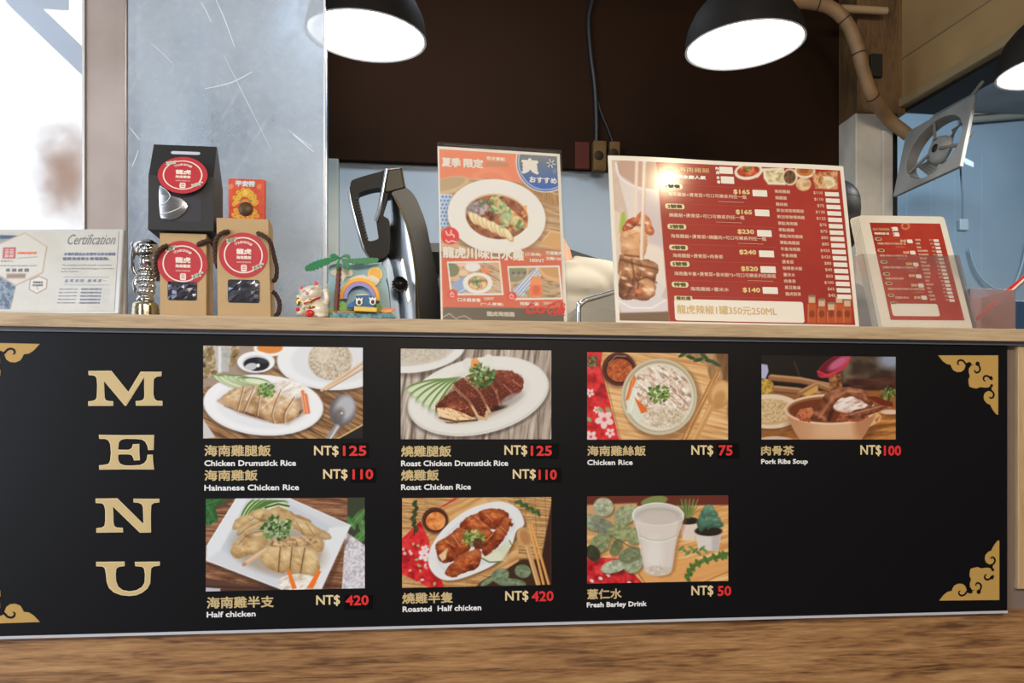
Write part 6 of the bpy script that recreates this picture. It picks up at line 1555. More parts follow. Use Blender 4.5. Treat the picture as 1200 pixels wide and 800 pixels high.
for t, x0, y0, x1, y1, bo in (('龍虎川味口水雞', 62, 112, 756, 212, .03), ('(二份肉)', 766, 154, 900, 186, .03), ('180NT', 806, 206, 930, 236, .03), ('可搭雞肉', 942, 142, 1080, 174, .03), ('加麵+20元', 944, 190, 1104, 220, .03), ('口水雞套餐', 192, 540, 388, 574, .03), ('120NT', 415, 534, 500, 558, .02), ('(一人套餐)', 386, 578, 580, 608, .03), ('特製冰茶', 722, 574, 884, 606, .03), ('35NT', 922, 574, 1000, 596, .02)):
    word(FPo, tpo, Z2, t, x0, y0, x1, y1, M_wp, bold=bo)
word(FPo, tpo, Z2, '龍虎海南雞', 438, 655, 678, 698, mat('poster_grey_ink', (206, 200, 186), .5), bold=.05)
# snowflakes
for cx_, cy_, r in ((904, 212, 36), (935, 272, 22)):
    b = MB()
    for i in range(6):
        a = i * PI / 3 + .2; ribbon(b, FPo, zoomed([(cx_ + math.cos(a) * r * .28, cy_ + math.sin(a) * r * .28), (cx_ + math.cos(a) * r, cy_ + math.sin(a) * r)], *Z1), .0015 * r / 36, .0009)
    b.build('snowflake', M_wp if r > 30 else mat('pale_blue_grey_ink', (176, 186, 206), .5), tpo)
# beige strip of tape over part of the heading
q = zoomed([(396, 200), (572, 206), (570, 236), (394, 230)], *Z1); MB().prism([FPo.w(x, y, .0006) for x, y in q], FPo.n, .0003).build('tape', mat('beige_tape', (206, 158, 122), .4), tpo)
# red soft-drink script: sheared letters and a swash
M_cola = mat('cola_red_ink', (222, 44, 36), .45)
lb = MB(); zl(FPo, Z2, 'Coca', 778, 588, 935, 672, mb=lb, lift=.0011, shear=.5, bold=.03); zl(FPo, Z2, 'Cola', 948, 584, 1106, 676, mb=lb, lift=.0011, shear=.5, bold=.03)
for pts, w in (([(840, 572), (800, 600), (776, 640), (780, 668), (800, 676)], .0016), ([(925, 650), (950, 640), (975, 636)], .002), ([(1000, 590), (1060, 572), (1104, 596), (1080, 612)], .0018), ([(780, 668), (820, 676), (850, 660)], .0014), ([(955, 672), (1000, 688), (1050, 682), (1108, 688)], .0016)):
    ribbon(lb, FPo, zoomed(smooth_open(pts, 5), *Z2), w, .00112)
lb.build('drink_logo', M_cola, tpo)

# ================================================================== the large red menu card
FM = leaning(.3655, .030, 1.1006, .0194, .1832)
mw, mh = .4426, .3122
tmn = root('menu_card', FM.pt(mw / 2, 0, 0), 'large laminated red menu card with prices and white order boxes on the shelf', 'menu card')
M_lam = print_mat('laminated_print', .45, .8, .12)
nx_, ny_ = 44, 2
b = MB(); vs = []
for c in (0.0, -.004):
    for j in range(2):
        for i in range(nx_ + 1):
            t = i / nx_; wob = (.0009 * math.sin(t * 9)) if j else 0
            vs.append(FM.pt(mw * t, mh * j + wob, c))
N1 = nx_ + 1; fs = []
for i in range(nx_):
    fs += [(i, i + 1, N1 + i + 1, N1 + i), (2 * N1 + i + 1, 2 * N1 + i, 3 * N1 + i, 3 * N1 + i + 1), (N1 + i, N1 + i + 1, 3 * N1 + i + 1, 3 * N1 + i), (i + 1, i, 2 * N1 + i, 2 * N1 + i + 1)]
fs += [(0, N1, 3 * N1, 2 * N1), (nx_, 2 * N1 + nx_, 3 * N1 + nx_, N1 + nx_)]
b.add(vs, fs); b.build('board', mat('laminated_white_card', (240, 232, 218), .4, coat=1.0, coat_rough=.12), tmn)
def wash(p, box, seed=5):
    pass
RED = (166, 44, 34)
def menu_print(PX, PY):
    p = Paint(PX, PY, RED, 705, 175, 3.716); p.PX, p.PY = PX, PY
    p.tex(p.all(), [(158, 38, 30), (172, 50, 38)], 300, seed=2)
    # photo at the left: chopsticks lifting glazed meat from a bowl
    A = [(30, 20), (238, 20), (300, 770), (60, 770)]
    mA = p.mpoly([(20, 20), (234, 20), (260, 330), (292, 720), (298, 770), (50, 770)])
    p.fill(mA, (214, 190, 176)); p.tex(mA, [(206, 178, 162), (226, 206, 192)], 90, seed=4, a=.8)
    p.poly([(60, 60), (80, 150), (110, 260), (130, 420), (270, 460), (262, 180), (180, 165)], (226, 214, 210), soft=5, clip=mA); p.poly([(60, 60), (75, 110), (150, 160), (240, 180), (240, 30), (90, 40)], (196, 160, 142), soft=12, clip=mA); p.line(smooth_open([(62, 60), (80, 120), (150, 164), (260, 184)], 5), 9, (238, 228, 224), clip=mA); p.poly([(150, 180), (262, 190), (280, 430), (200, 420)], (206, 190, 190), .7, soft=30, clip=mA)
    p.poly([(84, 280), (100, 268), (106, 310), (80, 360), (66, 380)], (166, 186, 70), soft=5, clip=mA); p.poly([(30, 250), (84, 280), (70, 440), (40, 400)], (230, 214, 196), .8, soft=10, clip=mA)
    p.ell(190, 560, 110, 150, (236, 224, 212), 10, .95, soft=14, clip=mA); p.ell(180, 640, 118, 74, (226, 216, 216), 0, soft=8, clip=mA); p.poly([(60, 650), (290, 640), (286, 700), (200, 726), (90, 710)], (222, 214, 218), soft=6, clip=mA); p.line([(66, 654), (130, 690), (220, 690), (288, 650)], 9, (240, 236, 238), .9, clip=mA); p.poly([(60, 712), (300, 706), (300, 770), (60, 770)], (120, 96, 72), soft=8, clip=mA)
    p.poly([(260, 640), (284, 590), (290, 660)], (206, 180, 170), .7, soft=8, clip=mA)
    MT = [(84, 40, 22), (150, 86, 50), (192, 126, 80), (232, 186, 140)]
    for pts, sd, cl in (([(76, 480), (110, 460), (200, 480), (240, 500), (236, 560), (210, 640), (150, 656), (80, 640)], 1, MT), ([(80, 560), (130, 480), (176, 500), (160, 580), (110, 640), (82, 620)], 2, MT), ([(140, 640), (150, 580), (200, 560), (236, 590), (226, 640), (180, 658)], 3, MT),
                        ([(80, 380), (110, 310), (160, 290), (190, 340), (200, 420), (180, 470), (100, 470)], 4, [(196, 130, 84), (226, 172, 124), (244, 206, 166)]), ([(90, 350), (110, 310), (150, 290), (172, 274), (160, 320), (120, 350)], 5, [(150, 46, 24), (190, 80, 44), (226, 150, 100)]), ([(170, 274), (206, 300), (228, 360), (206, 376), (184, 340)], 6, [(160, 60, 34), (206, 110, 60), (236, 180, 130)])):
        slice_(p, smooth_closed(pts, 4), cl, (74, 30, 16), sd + 60, 44, gr=.55, fine=.8)
    for l in ([(84, 480), (150, 500), (238, 520)], [(130, 480), (140, 560), (110, 640)], [(160, 570), (200, 556), (238, 580)], [(150, 640), (160, 590), (150, 560)], [(110, 340), (130, 330), (190, 330)]): p.line(smooth_open(l, 4), 8, (70, 30, 16), .65, soft=8)
    for x, y in ((112, 520), (176, 520), (210, 540), (120, 590), (190, 610), (96, 560), (216, 610), (150, 470), (120, 330), (196, 320)): p.ell(x, y, 14, 6, (250, 222, 196), 20, .8, soft=7)
    p.ell(160, 618, 14, 10, (226, 120, 80)); p.line([(100, 460), (180, 470)], 9, (120, 56, 30), .8, soft=6)
    p.line([(154, 30), (146, 290)], 14, (238, 216, 200), .95, clip=mA); p.line([(188, 30), (174, 474)], 16, (240, 222, 208), .97, clip=mA); p.line([(194, 60), (180, 470)], 5, (206, 166, 140), .8, clip=mA)
    # dishes along the top right
    p.view(800, 180, 7.27)
    p.ell(560, 150, 120, 72, (236, 228, 214), -8); p.poly([(640, 120), (700, 130), (640, 205), (590, 200)], (232, 224, 206)); p.ell(560, 146, 92, 48, (178, 66, 36), -8); p.tex(p.mell(560, 146, 96, 50, -8), [(140, 36, 20), (200, 80, 44), (228, 140, 90)], 24, seed=3, a=.9); herb(p, 556, 130, 26, 12, 3)
    p.view(895, 180, 3.81)
    p.poly([(-5, 66), (90, 62), (98, 140), (20, 138), (0, 110)], (236, 226, 204)); p.tex(p.mpoly([(6, 76), (84, 72), (88, 128), (22, 128)], 6), [(170, 150, 104), (222, 204, 160), (240, 228, 196)], 10, seed=4)
    p.ell(118, 104, 34, 38, (224, 206, 176)); p.ell(116, 104, 26, 30, (92, 66, 46)); p.tex(p.mell(116, 104, 24, 28), [(70, 44, 28), (140, 104, 70)], 9, seed=7)
    p.ell(184, 78, 46, 32, (238, 226, 204)); p.ell(184, 76, 38, 24, (196, 120, 56)); p.ell(180, 76, 22, 12, (150, 76, 34), 0, .8)
    p.ell(178, 136, 34, 30, (226, 196, 150)); p.tex(p.mell(178, 136, 32, 28), [(196, 150, 100), (236, 210, 168)], 14, seed=5)
    p.poly([(222, 120), (250, 80), (320, 100), (330, 140), (290, 160), (240, 150)], (196, 130, 80)); p.tex(p.mpoly([(215, 90), (330, 75), (330, 160), (230, 155)], 6), [(150, 76, 44), (206, 150, 96), (232, 206, 160), (196, 120, 80)], 18, seed=6, a=.85); p.poly([(262, 100), (310, 104), (322, 140), (286, 158)], (236, 226, 200), .9); p.ell(290, 130, 20, 12, (214, 190, 140), 20)
    # jars of chilli oil at the bottom right
    for i, x in enumerate((196, 240, 282, 318, 354)):
        y0 = 630 + (i % 3) * 16
        p.poly([(x, y0 + 40), (x + 38, y0 + 40), (x + 38, 756), (x, 756)], (186, 84, 40)); p.poly([(x + 4, y0 + 4), (x + 34, y0 + 4), (x + 34, y0 + 36), (x + 4, y0 + 36)], (214, 196, 160), .9); p.poly([(x + 6, y0), (x + 32, y0), (x + 32, y0 + 10), (x + 6, y0 + 10)], (130, 120, 100)); p.ell(x + 19, 715, 13, 16, (126, 50, 26), 0, .8); p.line([(x + 3, y0 + 44), (x + 3, 750)], 4, (226, 140, 84), .7)
    return p.img
aR0, bR0 = FM.px(727, 376.5)
print_sheet('printed_face', FM, (.006, .009, mw - .0075, mh - .0085), menu_print, tmn, M_lam, .0005, pitch=.00125)
M_mgold = mat('menu_gold_ink', (232, 200, 140), .45, coat=1, coat_rough=.13); M_mpale = mat('menu_pale_ink', (230, 190, 166), .45, coat=1, coat_rough=.13); M_mwhite = mat('menu_white_ink', (240, 234, 222), .45, coat=1, coat_rough=.13); M_mdark = mat('menu_olive_ink', (92, 84, 46), .45); M_mtan = mat('menu_tan_ink', (212, 178, 116), .45, coat=1, coat_rough=.13); M_mtag = mat('menu_tag_ink', (232, 216, 170), .45, coat=1, coat_rough=.13); M_mline = mat('menu_line_ink', (196, 84, 62), .45)

TAGS = [('1號餐', 777.5, 799.4, 218.5), ('2號餐', 779.4, 801.9, 242), ('3號餐', 782, 804, 265.7), ('4號餐', 784, 806, 290.2), ('5號餐', 785.3, 807.8, 309.4), ('特餐', 787, 806.5, 333.6)]
DESC = [('海南雞飯+燙青菜+可口可樂系列任一瓶', 782.5, 874.4, 226.9, 232), ('燒雞飯+燙青菜+可口可樂系列任一瓶', 783.8, 872, 251.4, 256), ('海南雞飯+燙青菜+燒臘肉+可口可樂系列任一瓶', 785.8, 897.5, 275.8, 281), ('海南雞飯+燙青菜+肉骨茶', 788, 847, 299, 301.4), ('海南雞半隻+燙青菜+香米飯*2+可口可樂系列任兩瓶', 789.8, 908.8, 319.6, 324.6), ('海南雞飯+薏米水', 808.7, 854, 338, 340)]
PRIC = [('$165', 859, 878.5, 225.4), ('$165', 861.9, 881, 249), ('$230', 864, 883.5, 272), ('$240', 866, 886, 296), ('$520', 868.2, 888, 315.4), ('$140', 870, 890.7, 340.3)]
BOX = [(881.6, 898.8, 226.6), (884.4, 901.4, 249.6), (887, 904, 273.6), (889.3, 906.8, 297.6), (891, 908.8, 316), (893.5, 911.3, 340.5)]
LIST = [('海南雞飯', '$110'), ('燒雞飯', '$110'), ('雞絲飯', '$75'), ('新加坡咖喱雞飯', '$120'), ('新加坡咖喱燒雞', '$125'), ('單點海南雞', '$75'), ('單點燒雞', '$75'), ('單點海南雞腿', '$85'), ('單點燒雞腿', '$85'), ('半隻海南雞', '$420'), ('半隻燒雞', '$420'), ('燙青菜', '$80'), ('咖喱香米飯', '$40'), ('薏米水', '$50'), ('肉骨茶', '$100'), ('黑豆雞湯', '$65'), ('龍虎甜茶', '$45')]
# the design's own coordinates: 0..1 across and up the red panel as the large card shows it
pa0, pb0 = FM.px(790, 381); pa1, pb1 = FM.px(996, 196)
pa0 = FM.px(783, 290)[0]
def design(F, A0, B0, A1, B1, parent, small=False):
    sx, sy = (A1 - A0) / (pa1 - pa0), (B1 - B0) / (pb1 - pb0)
    def uv(x, y):
        a, b = FM.px(x, y); return A0 + (a - pa0) * sx, B0 + (b - pb0) * sy
    def put(b, t, x0, x1, yl, yr, h, **kk):
        aL, bL = uv(x0, yl); aR, bR = uv(x1, yr); hh = h * mpp(880, .04) * sy / math.cos(.18)
        letters(b, F, t, aL, (bL + bR) / 2 - hh / 2, aR, (bL + bR) / 2 + hh / 2, lift=.0011, **kk)
    def box(x0, x1, yc, h, m, name, lift=.0009, rr=.0012):
        aL, bc = uv(x0, yc); aR, bc2 = uv(x1, yc); hh = h * mpp(880, .04) * sy / math.cos(.18); bc = (bc + bc2) / 2; r = min(rr, hh * .45)
        pts = []
        for cx_, cy_, a0_ in ((aR - r, bc + hh / 2 - r, 0), (aL + r, bc + hh / 2 - r, 90), (aL + r, bc - hh / 2 + r, 180), (aR - r, bc - hh / 2 + r, 270)):
            for q in range(4): an = math.radians(a0_ + q * 30); pts.append(F.pt(cx_ + r * math.cos(an), cy_ + r * math.sin(an), lift))
        return MB().flat(pts, F.n).build(name, m, parent)
    for t, x0, x1, yc in TAGS:
        tg = box(x0, x1, yc, 6.6, M_mtag, 'meal_tag', .0009, .004); b = MB(); put(b, t, x0 + 2.5, x1 - 2.5, yc, yc, 5.2, bold=.05); b.build('lettering', M_mdark, tg)
    for t, x0, x1, yl, yr in DESC:
        b = MB(); put(b, t, x0, x1, (yl + yr) / 2, (yl + yr) / 2, 5.0, bold=.02); b.build('meal_description', M_mpale, parent)
        if '可口可樂' in t:
            aL, bL = uv(x1 - 33, yr + 4.4); aR, bR = uv(x1 - 3, yr + 4.4)
            MB().flat([F.pt(aL, bL, .0009), F.pt(aR, bL, .0009), F.pt(aR, bL + .0006, .0009), F.pt(aL, bL + .0006, .0009)], F.n).build('underline', M_mpale, parent)
    for t, x0, x1, yc in PRIC:
        b = MB(); put(b, t, x0, x1, yc, yc, 6.6, bold=.05); b.build('price', M_mgold, parent)
    for x0, x1, yc in BOX: box(x0, x1, yc, 8.2, M_mwhite, 'order_box')
    for i, (n, pr) in enumerate(LIST):
        y = 224.6 + i * 7.5; x0 = 907.3 + i * .8
        b = MB(); put(b, n, x0, x0 + 4.6 * len(n), y, y, 4.6, bold=.02); b.build('list_dish', M_mpale, parent)
        xr_ = 963.6 + i * .93; b = MB(); put(b, pr, xr_ - 2.7 * len(pr), xr_, y + 1.8, y + 1.8, 4.2, bold=.02); b.build('list_price', M_mgold if i < 0 else M_mpale, parent)
        box(966.6 + i * .9, 982.8 + i * .9, y + 3.2, 5.4, M_mwhite, 'order_box', .0009, .0006)
    nb = box(790.5, 941.5, 364.5, 25.5, M_mwhite, 'note_box', .0009, .004)
    tg = box(790, 811, 349.6, 5.4, M_mtag, 'meal_tag', .0011, .002); b = MB(); put(b, '備註欄', 792, 809, 349.6, 349.6, 4.6, bold=.04); b.build('lettering', M_mdark, tg)
    if not small:
        b = MB(); put(b, '龍虎辣椒1罐350元250ML', 793, 910, 363.6, 363.6, 11, bold=.015); b.build('note', M_mtan, nb)
    for x0, x1, yc, h in ((842.8, 858.6, 199.8, 8.8), (844.6, 860, 211.2, 9)): box(x0, x1, yc, h, M_mwhite, 'order_box', .0009, .0012)
    b = MB(); put(b, '龍虎海南雞飯', 776, 831, 199, 199, 6.0, bold=.0); b.build('heading', M_mgold, parent)
    b = MB(); put(b, '新加坡主廚人氣', 779, 827, 207.6, 207.6, 5.0, bold=.05); b.build('heading', M_mwhite, parent)
    for t, x, y in (('內', 838, 197.6), ('用', 838.6, 202.6), ('外', 839.4, 208.6), ('帶', 840, 213.6)):
        b = MB(); put(b, t, x, x + 4, y, y, 4.2, bold=.06); b.build('lettering', M_mwhite, parent)
    for k_, yy in enumerate((216.5, 238.5, 262.5, 286, 305.5, 328.5, 347)):
        aL, bL = uv(781 + k_ * 1.7, yy); aR, bR = uv(903 + k_ * 2, yy)
        MB().flat([F.pt(aL, bL, .0008), F.pt(aR, bL, .0008), F.pt(aR, bL + .0005, .0008), F.pt(aL, bL + .0005, .0008)], F.n).build('dividing_line', M_mline, parent)
design(FM, pa0, pb0, pa1, pb1, tmn)

# ================================================================== the rack of smaller menu cards
FH = leaning(.852, .040, 1.1015, -.0659, .4032)
hw, hh_ = .167, .2484
M_lamw = mat('laminated_white_card', (240, 232, 218), .4)
for i in range(7):
    c = -.0016 * i - .0005 * i
    F_ = Frame(FH.pt(-.0012 * i, .0030 * i * math.tan(.4032), -.0030 * i), FH.u, FH.v)
    rr = .007; pts = []
    for cx_, cy_, a0_ in ((hw - rr, hh_ - rr, 0), (rr, hh_ - rr, 90), (rr, rr, 180), (hw - rr, rr, 270)):
        for q in range(6): an = math.radians(a0_ + q * 18); pts.append(F_.pt(cx_ + rr * math.cos(an), cy_ + rr * math.sin(an), 0))
    t = root('small_menu_card', F_.pt(hw / 2, 0, 0), 'small red menu card at the front of the clear rack' if i == 0 else 'white-edged laminated menu card stacked behind the front card in the clear rack', 'menu card', 'small menu cards in the clear rack')
    MB().prism(pts, -FH.n, .0018).build('board', M_lamw, t)
    if i == 0:
        q = [FH.px(1020.6, 259.7), FH.px(1102, 263.4), FH.px(1130, 375.6), FH.px(1041.6, 374.6)]
        A0 = (q[0][0] + q[3][0]) / 2; A1 = (q[1][0] + q[2][0]) / 2; B0 = (q[2][1] + q[3][1]) / 2; B1 = (q[0][1] + q[1][1]) / 2
        def smallp(PX, PY):
            p = Paint(PX, PY, (176, 50, 36), 1000, 240, 5.333)
            p.tex(p.all(), [(168, 44, 32), (184, 60, 42)], 120, seed=3)
            for i_, (x, y) in enumerate(((352, 222), (370, 303), (388, 384), (405, 464), (424, 524), (444, 603))):
                pass
            r_ = np.clip(p.mell(326, 132, 26, 22) - p.mell(326, 132, 19, 15), 0, 1); p.fill(r_, (232, 200, 140), .8)
            return p.img
        print_sheet('printed_face', FH, (A0, B0, A1, B1), smallp, t, print_mat('small_menu_print', .45, .6, .1), .0005, pitch=.002)
        design(FH, A0 + .004, B0 + .002, A1 - .001, B1 - .002, t, True)
# clear rack: sides, front pocket, base
tr_ = root('card_rack', FH.pt(hw / 2, 0, .01) * 1.0, 'clear plastic rack holding the stack of small red menu cards', 'card rack')
M_rack = clear('clear_rack_plastic', (.97, .98, 1), .08, (236, 238, 244), .1, gloss=.7)
g = .009
a_l, a_r = -.012, hw + .004
fb = .155
MB().hexa([FH.pt(a_l, fb, g), FH.pt(a_r, fb, g), FH.pt(a_r, .0, g), FH.pt(a_l, .0, g)] + [FH.pt(a_l, fb, g - .002), FH.pt(a_r, fb, g - .002), FH.pt(a_r, 0, g - .002), FH.pt(a_l, 0, g - .002)]).build('front_pocket', clear('rack_front_plastic', (1, 1, 1), .035, (246, 236, 232), .1, gloss=.5), tr_)
for s_, a in ((0, a_l), (1, a_r - .002)):
    p0 = FH.pt(a, 0, g); p1 = FH.pt(a, fb, g); yb_ = FH.pt(a, fb, -.03).y + .02
    pts = [Vector((p0.x, p0.y, ST + .0005)), p1, Vector((p1.x, yb_, p1.z + .002)), Vector((p0.x, yb_, ST + .0005))]
    MB().prism(pts, FH.u, .002).build('side_panel', M_rack, tr_)
p0 = FH.pt(a_l, 0, g); p1 = FH.pt(a_r, 0, g)
MB().box((p0.x, p0.y - .002, ST), (p1.x, p0.y + .09, ST + .002)).build('base', M_rack, tr_)
MB().tube([Vector((p0.x, p0.y - .001, ST + .002)), Vector((p1.x, p1.y - .001, ST + .002))], .0016, 8).build('base_edge', mat('pale_violet_edge', (196, 200, 226), .2), tr_)

# ================================================================== small translucent bin with a red pen
YB_ = .06
x0_ = at(1137, 380, YB_).x; x1_ = at(1190, 380, YB_).x; zt_ = at(1165, 338.5, YB_).z
tbn = root('plastic_bin', ((x0_ + x1_) / 2, YB_ + .05, ST), 'small frosted pinkish plastic bin at the right end of the shelf', 'bin')
M_bin = clear('frosted_pink_plastic', (.95, .88, .88), .26, (226, 190, 186), .25)
def wall(a, b_, name): MB().box(a, b_).build(name, M_bin, tbn, bevel=.0006)
wall((x0_, YB_, ST), (x1_, YB_ + .0015, zt_), 'front_wall'); wall((x0_, YB_ + .0985, ST), (x1_, YB_ + .1, zt_), 'back_wall'); wall((x0_, YB_ + .0015, ST), (x0_ + .0015, YB_ + .0985, zt_), 'side_wall'); wall((x1_ - .0015, YB_ + .0015, ST), (x1_, YB_ + .0985, zt_), 'side_wall'); wall((x0_, YB_, ST), (x1_, YB_ + .1, ST + .0015), 'bottom')
for j, (c, lab) in enumerate((((206, 110, 92), 'orange-red sauce sachet lying inside the frosted bin'), ((112, 150, 124), 'green sauce sachet lying inside the frosted bin'), ((120, 120, 176), 'blue-violet sauce sachet lying inside the frosted bin'))):
    cx_ = x0_ + .018 + j * .016; b = MB(); ys = YB_ + .02 + j * .024
    b.ell((cx_, ys + .01, ST + .0125), (.017, .0035, .010), Matrix.Rotation(.5 * (j - 1), 3, 'Y'), 16, 10)
    o = b.build('sauce_sachet', mat('sachet_%d' % j, c, .3), None); tag(o, lab, 'sachet')
tpn = root('marker_pen', at(1150, 372, YB_ + .08), 'red marker pen sticking out of the frosted bin', 'pen')
pA = at(1143, 375, YB_ + .05); pB = at(1176, 346, YB_ + .06); pC = at(1206, 322, YB_ + .07)
MB().tube([pA, pB], [.0035, .0045], 12).build('barrel', mat('red_pen_plastic', (208, 44, 40), .3), tpn)
MB().tube([pB, pC], .0056, 12).build('cap', mat('red_pen_plastic', (208, 44, 40), .3), tpn)
MB().tube([pB + Vector((.010, -.006, .006)), pC + Vector((0, -.006, .002))], .0022, 8).build('clip', mat('white_pen_clip', (240, 236, 230), .3), tpn)
o = MB().box(at(1189, 352, .2), Vector((at(1212, 380, .2).x, .26, ST))).build('blue_box', mat('dark_blue_plastic', (46, 78, 120), .4), None, bevel=.003); tag(o, 'dark blue plastic box at the far right end of the shelf', 'box')

# ================================================================== kitchen behind the counter
# exhaust fan under the beam
A_f = at(1062, 155, 1.35); B_f = at(1142, 110, 1.018)
uf = (B_f - A_f); fw_ = uf.length; uf.normalize()
C_f = at(1045, 231, 1.352); vf = (C_f - A_f); vf = vf - uf * vf.dot(uf); fh_ = vf.length; vf.normalize()
nf = vf.cross(uf).normalized()
if nf.dot(CAM - A_f) < 0: nf = -nf
tf = root('exhaust_fan', A_f + uf * fw_ / 2 + vf * fh_ / 2, 'dusty grey square exhaust fan hanging tilted under the ochre beam', 'fan')
M_fan = mat('dusty_grey_fan_metal', (150, 152, 150), .6, vary=(9, (122, 122, 120), .25)); M_fan2 = mat('grimy_fan_inside', (128, 126, 120), .6, vary=(14, (100, 96, 90), .3))
ff = lambda a, b, c=0.0: A_f + uf * a + vf * b + nf * c
cxf, cyf = fw_ * .52, fh_ * .5; R1, R2 = fw_ * .41, fh_ * .42
hole = [ff(cxf + R1 * math.cos(a), cyf + R2 * math.sin(a), .0) for a in np.linspace(0, 2 * PI, 48, endpoint=False)]
MB().prism([[ff(0, 0), ff(fw_, 0), ff(fw_, fh_), ff(0, fh_)], hole], -nf, .012).build('face_plate', M_fan, tf, bevel=.003)
b = MB(); N_ = 48; v1 = [ff(cxf + R1 * math.cos(a), cyf + R2 * math.sin(a), -.002) for a in np.linspace(0, 2 * PI, N_, endpoint=False)]; v2 = [ff(cxf + R1 * .94 * math.cos(a), cyf + R2 * .94 * math.sin(a), -.034) for a in np.linspace(0, 2 * PI, N_, endpoint=False)]
b.add(v1 + v2, [(i, (i + 1) % N_, N_ + (i + 1) % N_, N_ + i) for i in range(N_)] + [(N_ + i, N_ + (i + 1) % N_, i + 0, i + 0) for i in range(0)], 0, True)
b.build('duct_ring', M_fan2, tf)
Mf = Matrix.Translation(ff(cxf, cyf, -.034)) @ Matrix(((uf.x, vf.x, nf.x, 0), (uf.y, vf.y, nf.y, 0), (uf.z, vf.z, nf.z, 0), (0, 0, 0, 1)))
b = MB(); b.lathe([(.0005, .026), (.024, .026), (.040, .022), (.046, .006), (.046, -.004), (.0005, -.004)], Mf, 28); b.build('motor_hub', M_fan, tf)
b = MB(); b.lathe([(.0005, .030), (.013, .029), (.014, .024)], Mf, 20); b.build('hub_cap', M_dark, tf)
for i in range(5):
    a0_ = i * 2 * PI / 5; b = MB(); vs = []
    for j in range(6):
        r = .036 + (min(R1, R2) * .9 - .036) * j / 5; wd = .25 + .22 * j / 5
        for s_, h_ in ((-1, -.018), (1, .014)):
            a = a0_ + s_ * wd; vs.append(Mf @ Vector((r * math.cos(a) * R1 / R2, r * math.sin(a), h_ - .01)))
    top_ = vs; bot = [p - nf * .002 for p in vs]; n2 = len(vs)
    fs = [(2 * j, 2 * j + 1, 2 * j + 3, 2 * j + 2) for j in range(5)] + [(n2 + 2 * j, n2 + 2 * j + 2, n2 + 2 * j + 3, n2 + 2 * j + 1) for j in range(5)]
    fs += [(2 * j, 2 * j + 2, n2 + 2 * j + 2, n2 + 2 * j) for j in range(5)] + [(2 * j + 1, n2 + 2 * j + 1, n2 + 2 * j + 3, 2 * j + 3) for j in range(5)] + [(0, n2, n2 + 1, 1), (n2 - 2, n2 - 1, 2 * n2 - 1, 2 * n2 - 2)]
    b.add(top_ + bot, fs, 0, False); b.build('fan_blade', M_fan2, tf)
for a in (.35, 2.6, 4.5):
    b = MB(); b.tube([ff(cxf + .03 * math.cos(a), cyf + .03 * math.sin(a), -.006), ff(cxf + R1 * .99 * math.cos(a), cyf + R2 * .99 * math.sin(a), -.006)], .005, 8); b.build('strut', M_fan2, tf)
MB().tube([ff(fw_ * .75, .01, -.02), ff(fw_ * .75, -.05, -.02) + Vector((.06, 0, .03))], .006, 8).build('hanger', M_fan2, tf)
MB().tube([ff(fw_ * .15, .01, -.02), ff(fw_ * .15, -.03, -.02) + Vector((.05, 0, .02))], .006, 8).build('hanger', M_fan2, tf)

# conduit bending down along the pillar
pts = [(880, -6), (915, 0), (950, 3), (975, 10), (993, 28), (1004, 55), (1012, 85), (1022, 112), (1040, 138), (1064, 158)]
cp = [tuple(at(x, y, 1.32 if y < 120 else 1.40)) for x, y in pts]
tcd = root('conduit', at(1010, 80, 1.32), 'bent brownish conduit pipe curving down past the timber head of the pillar', 'conduit')
M_cond = mat('tan_grimy_conduit', (156, 124, 90), .5, vary=(12, (124, 96, 66), .25))
cs = smooth_open(cp, 8); MB().tube(cs, .022, 14).build('pipe', M_cond, tcd)
for i in (18, 30, 42, 56):
    b = MB(); p0_, p1_ = Vector(cs[i]), Vector(cs[i + 1]); d_ = (p1_ - p0_).normalized(); b.tube([p0_, p0_ + d_ * .004], .0228, 14); b.build('joint', M_dark, tcd)
o = MB().tube([at(986, 10, 1.40), at(1039, 13, 1.40)], .013, 12).build('pipe', mat('pale_tan_pipe', (172, 146, 112), .5), None); tag(o, 'short straight tan pipe behind the bent conduit at the top', 'pipe'); o.name = 'water_pipe'
o = MB().box(at(1021, 62, 1.425), at(1032, 92, 1.44)).build('junction_box', M_dark, None, bevel=.003); tag(o, 'small black junction box beside the bent conduit on the pillar', 'junction box')

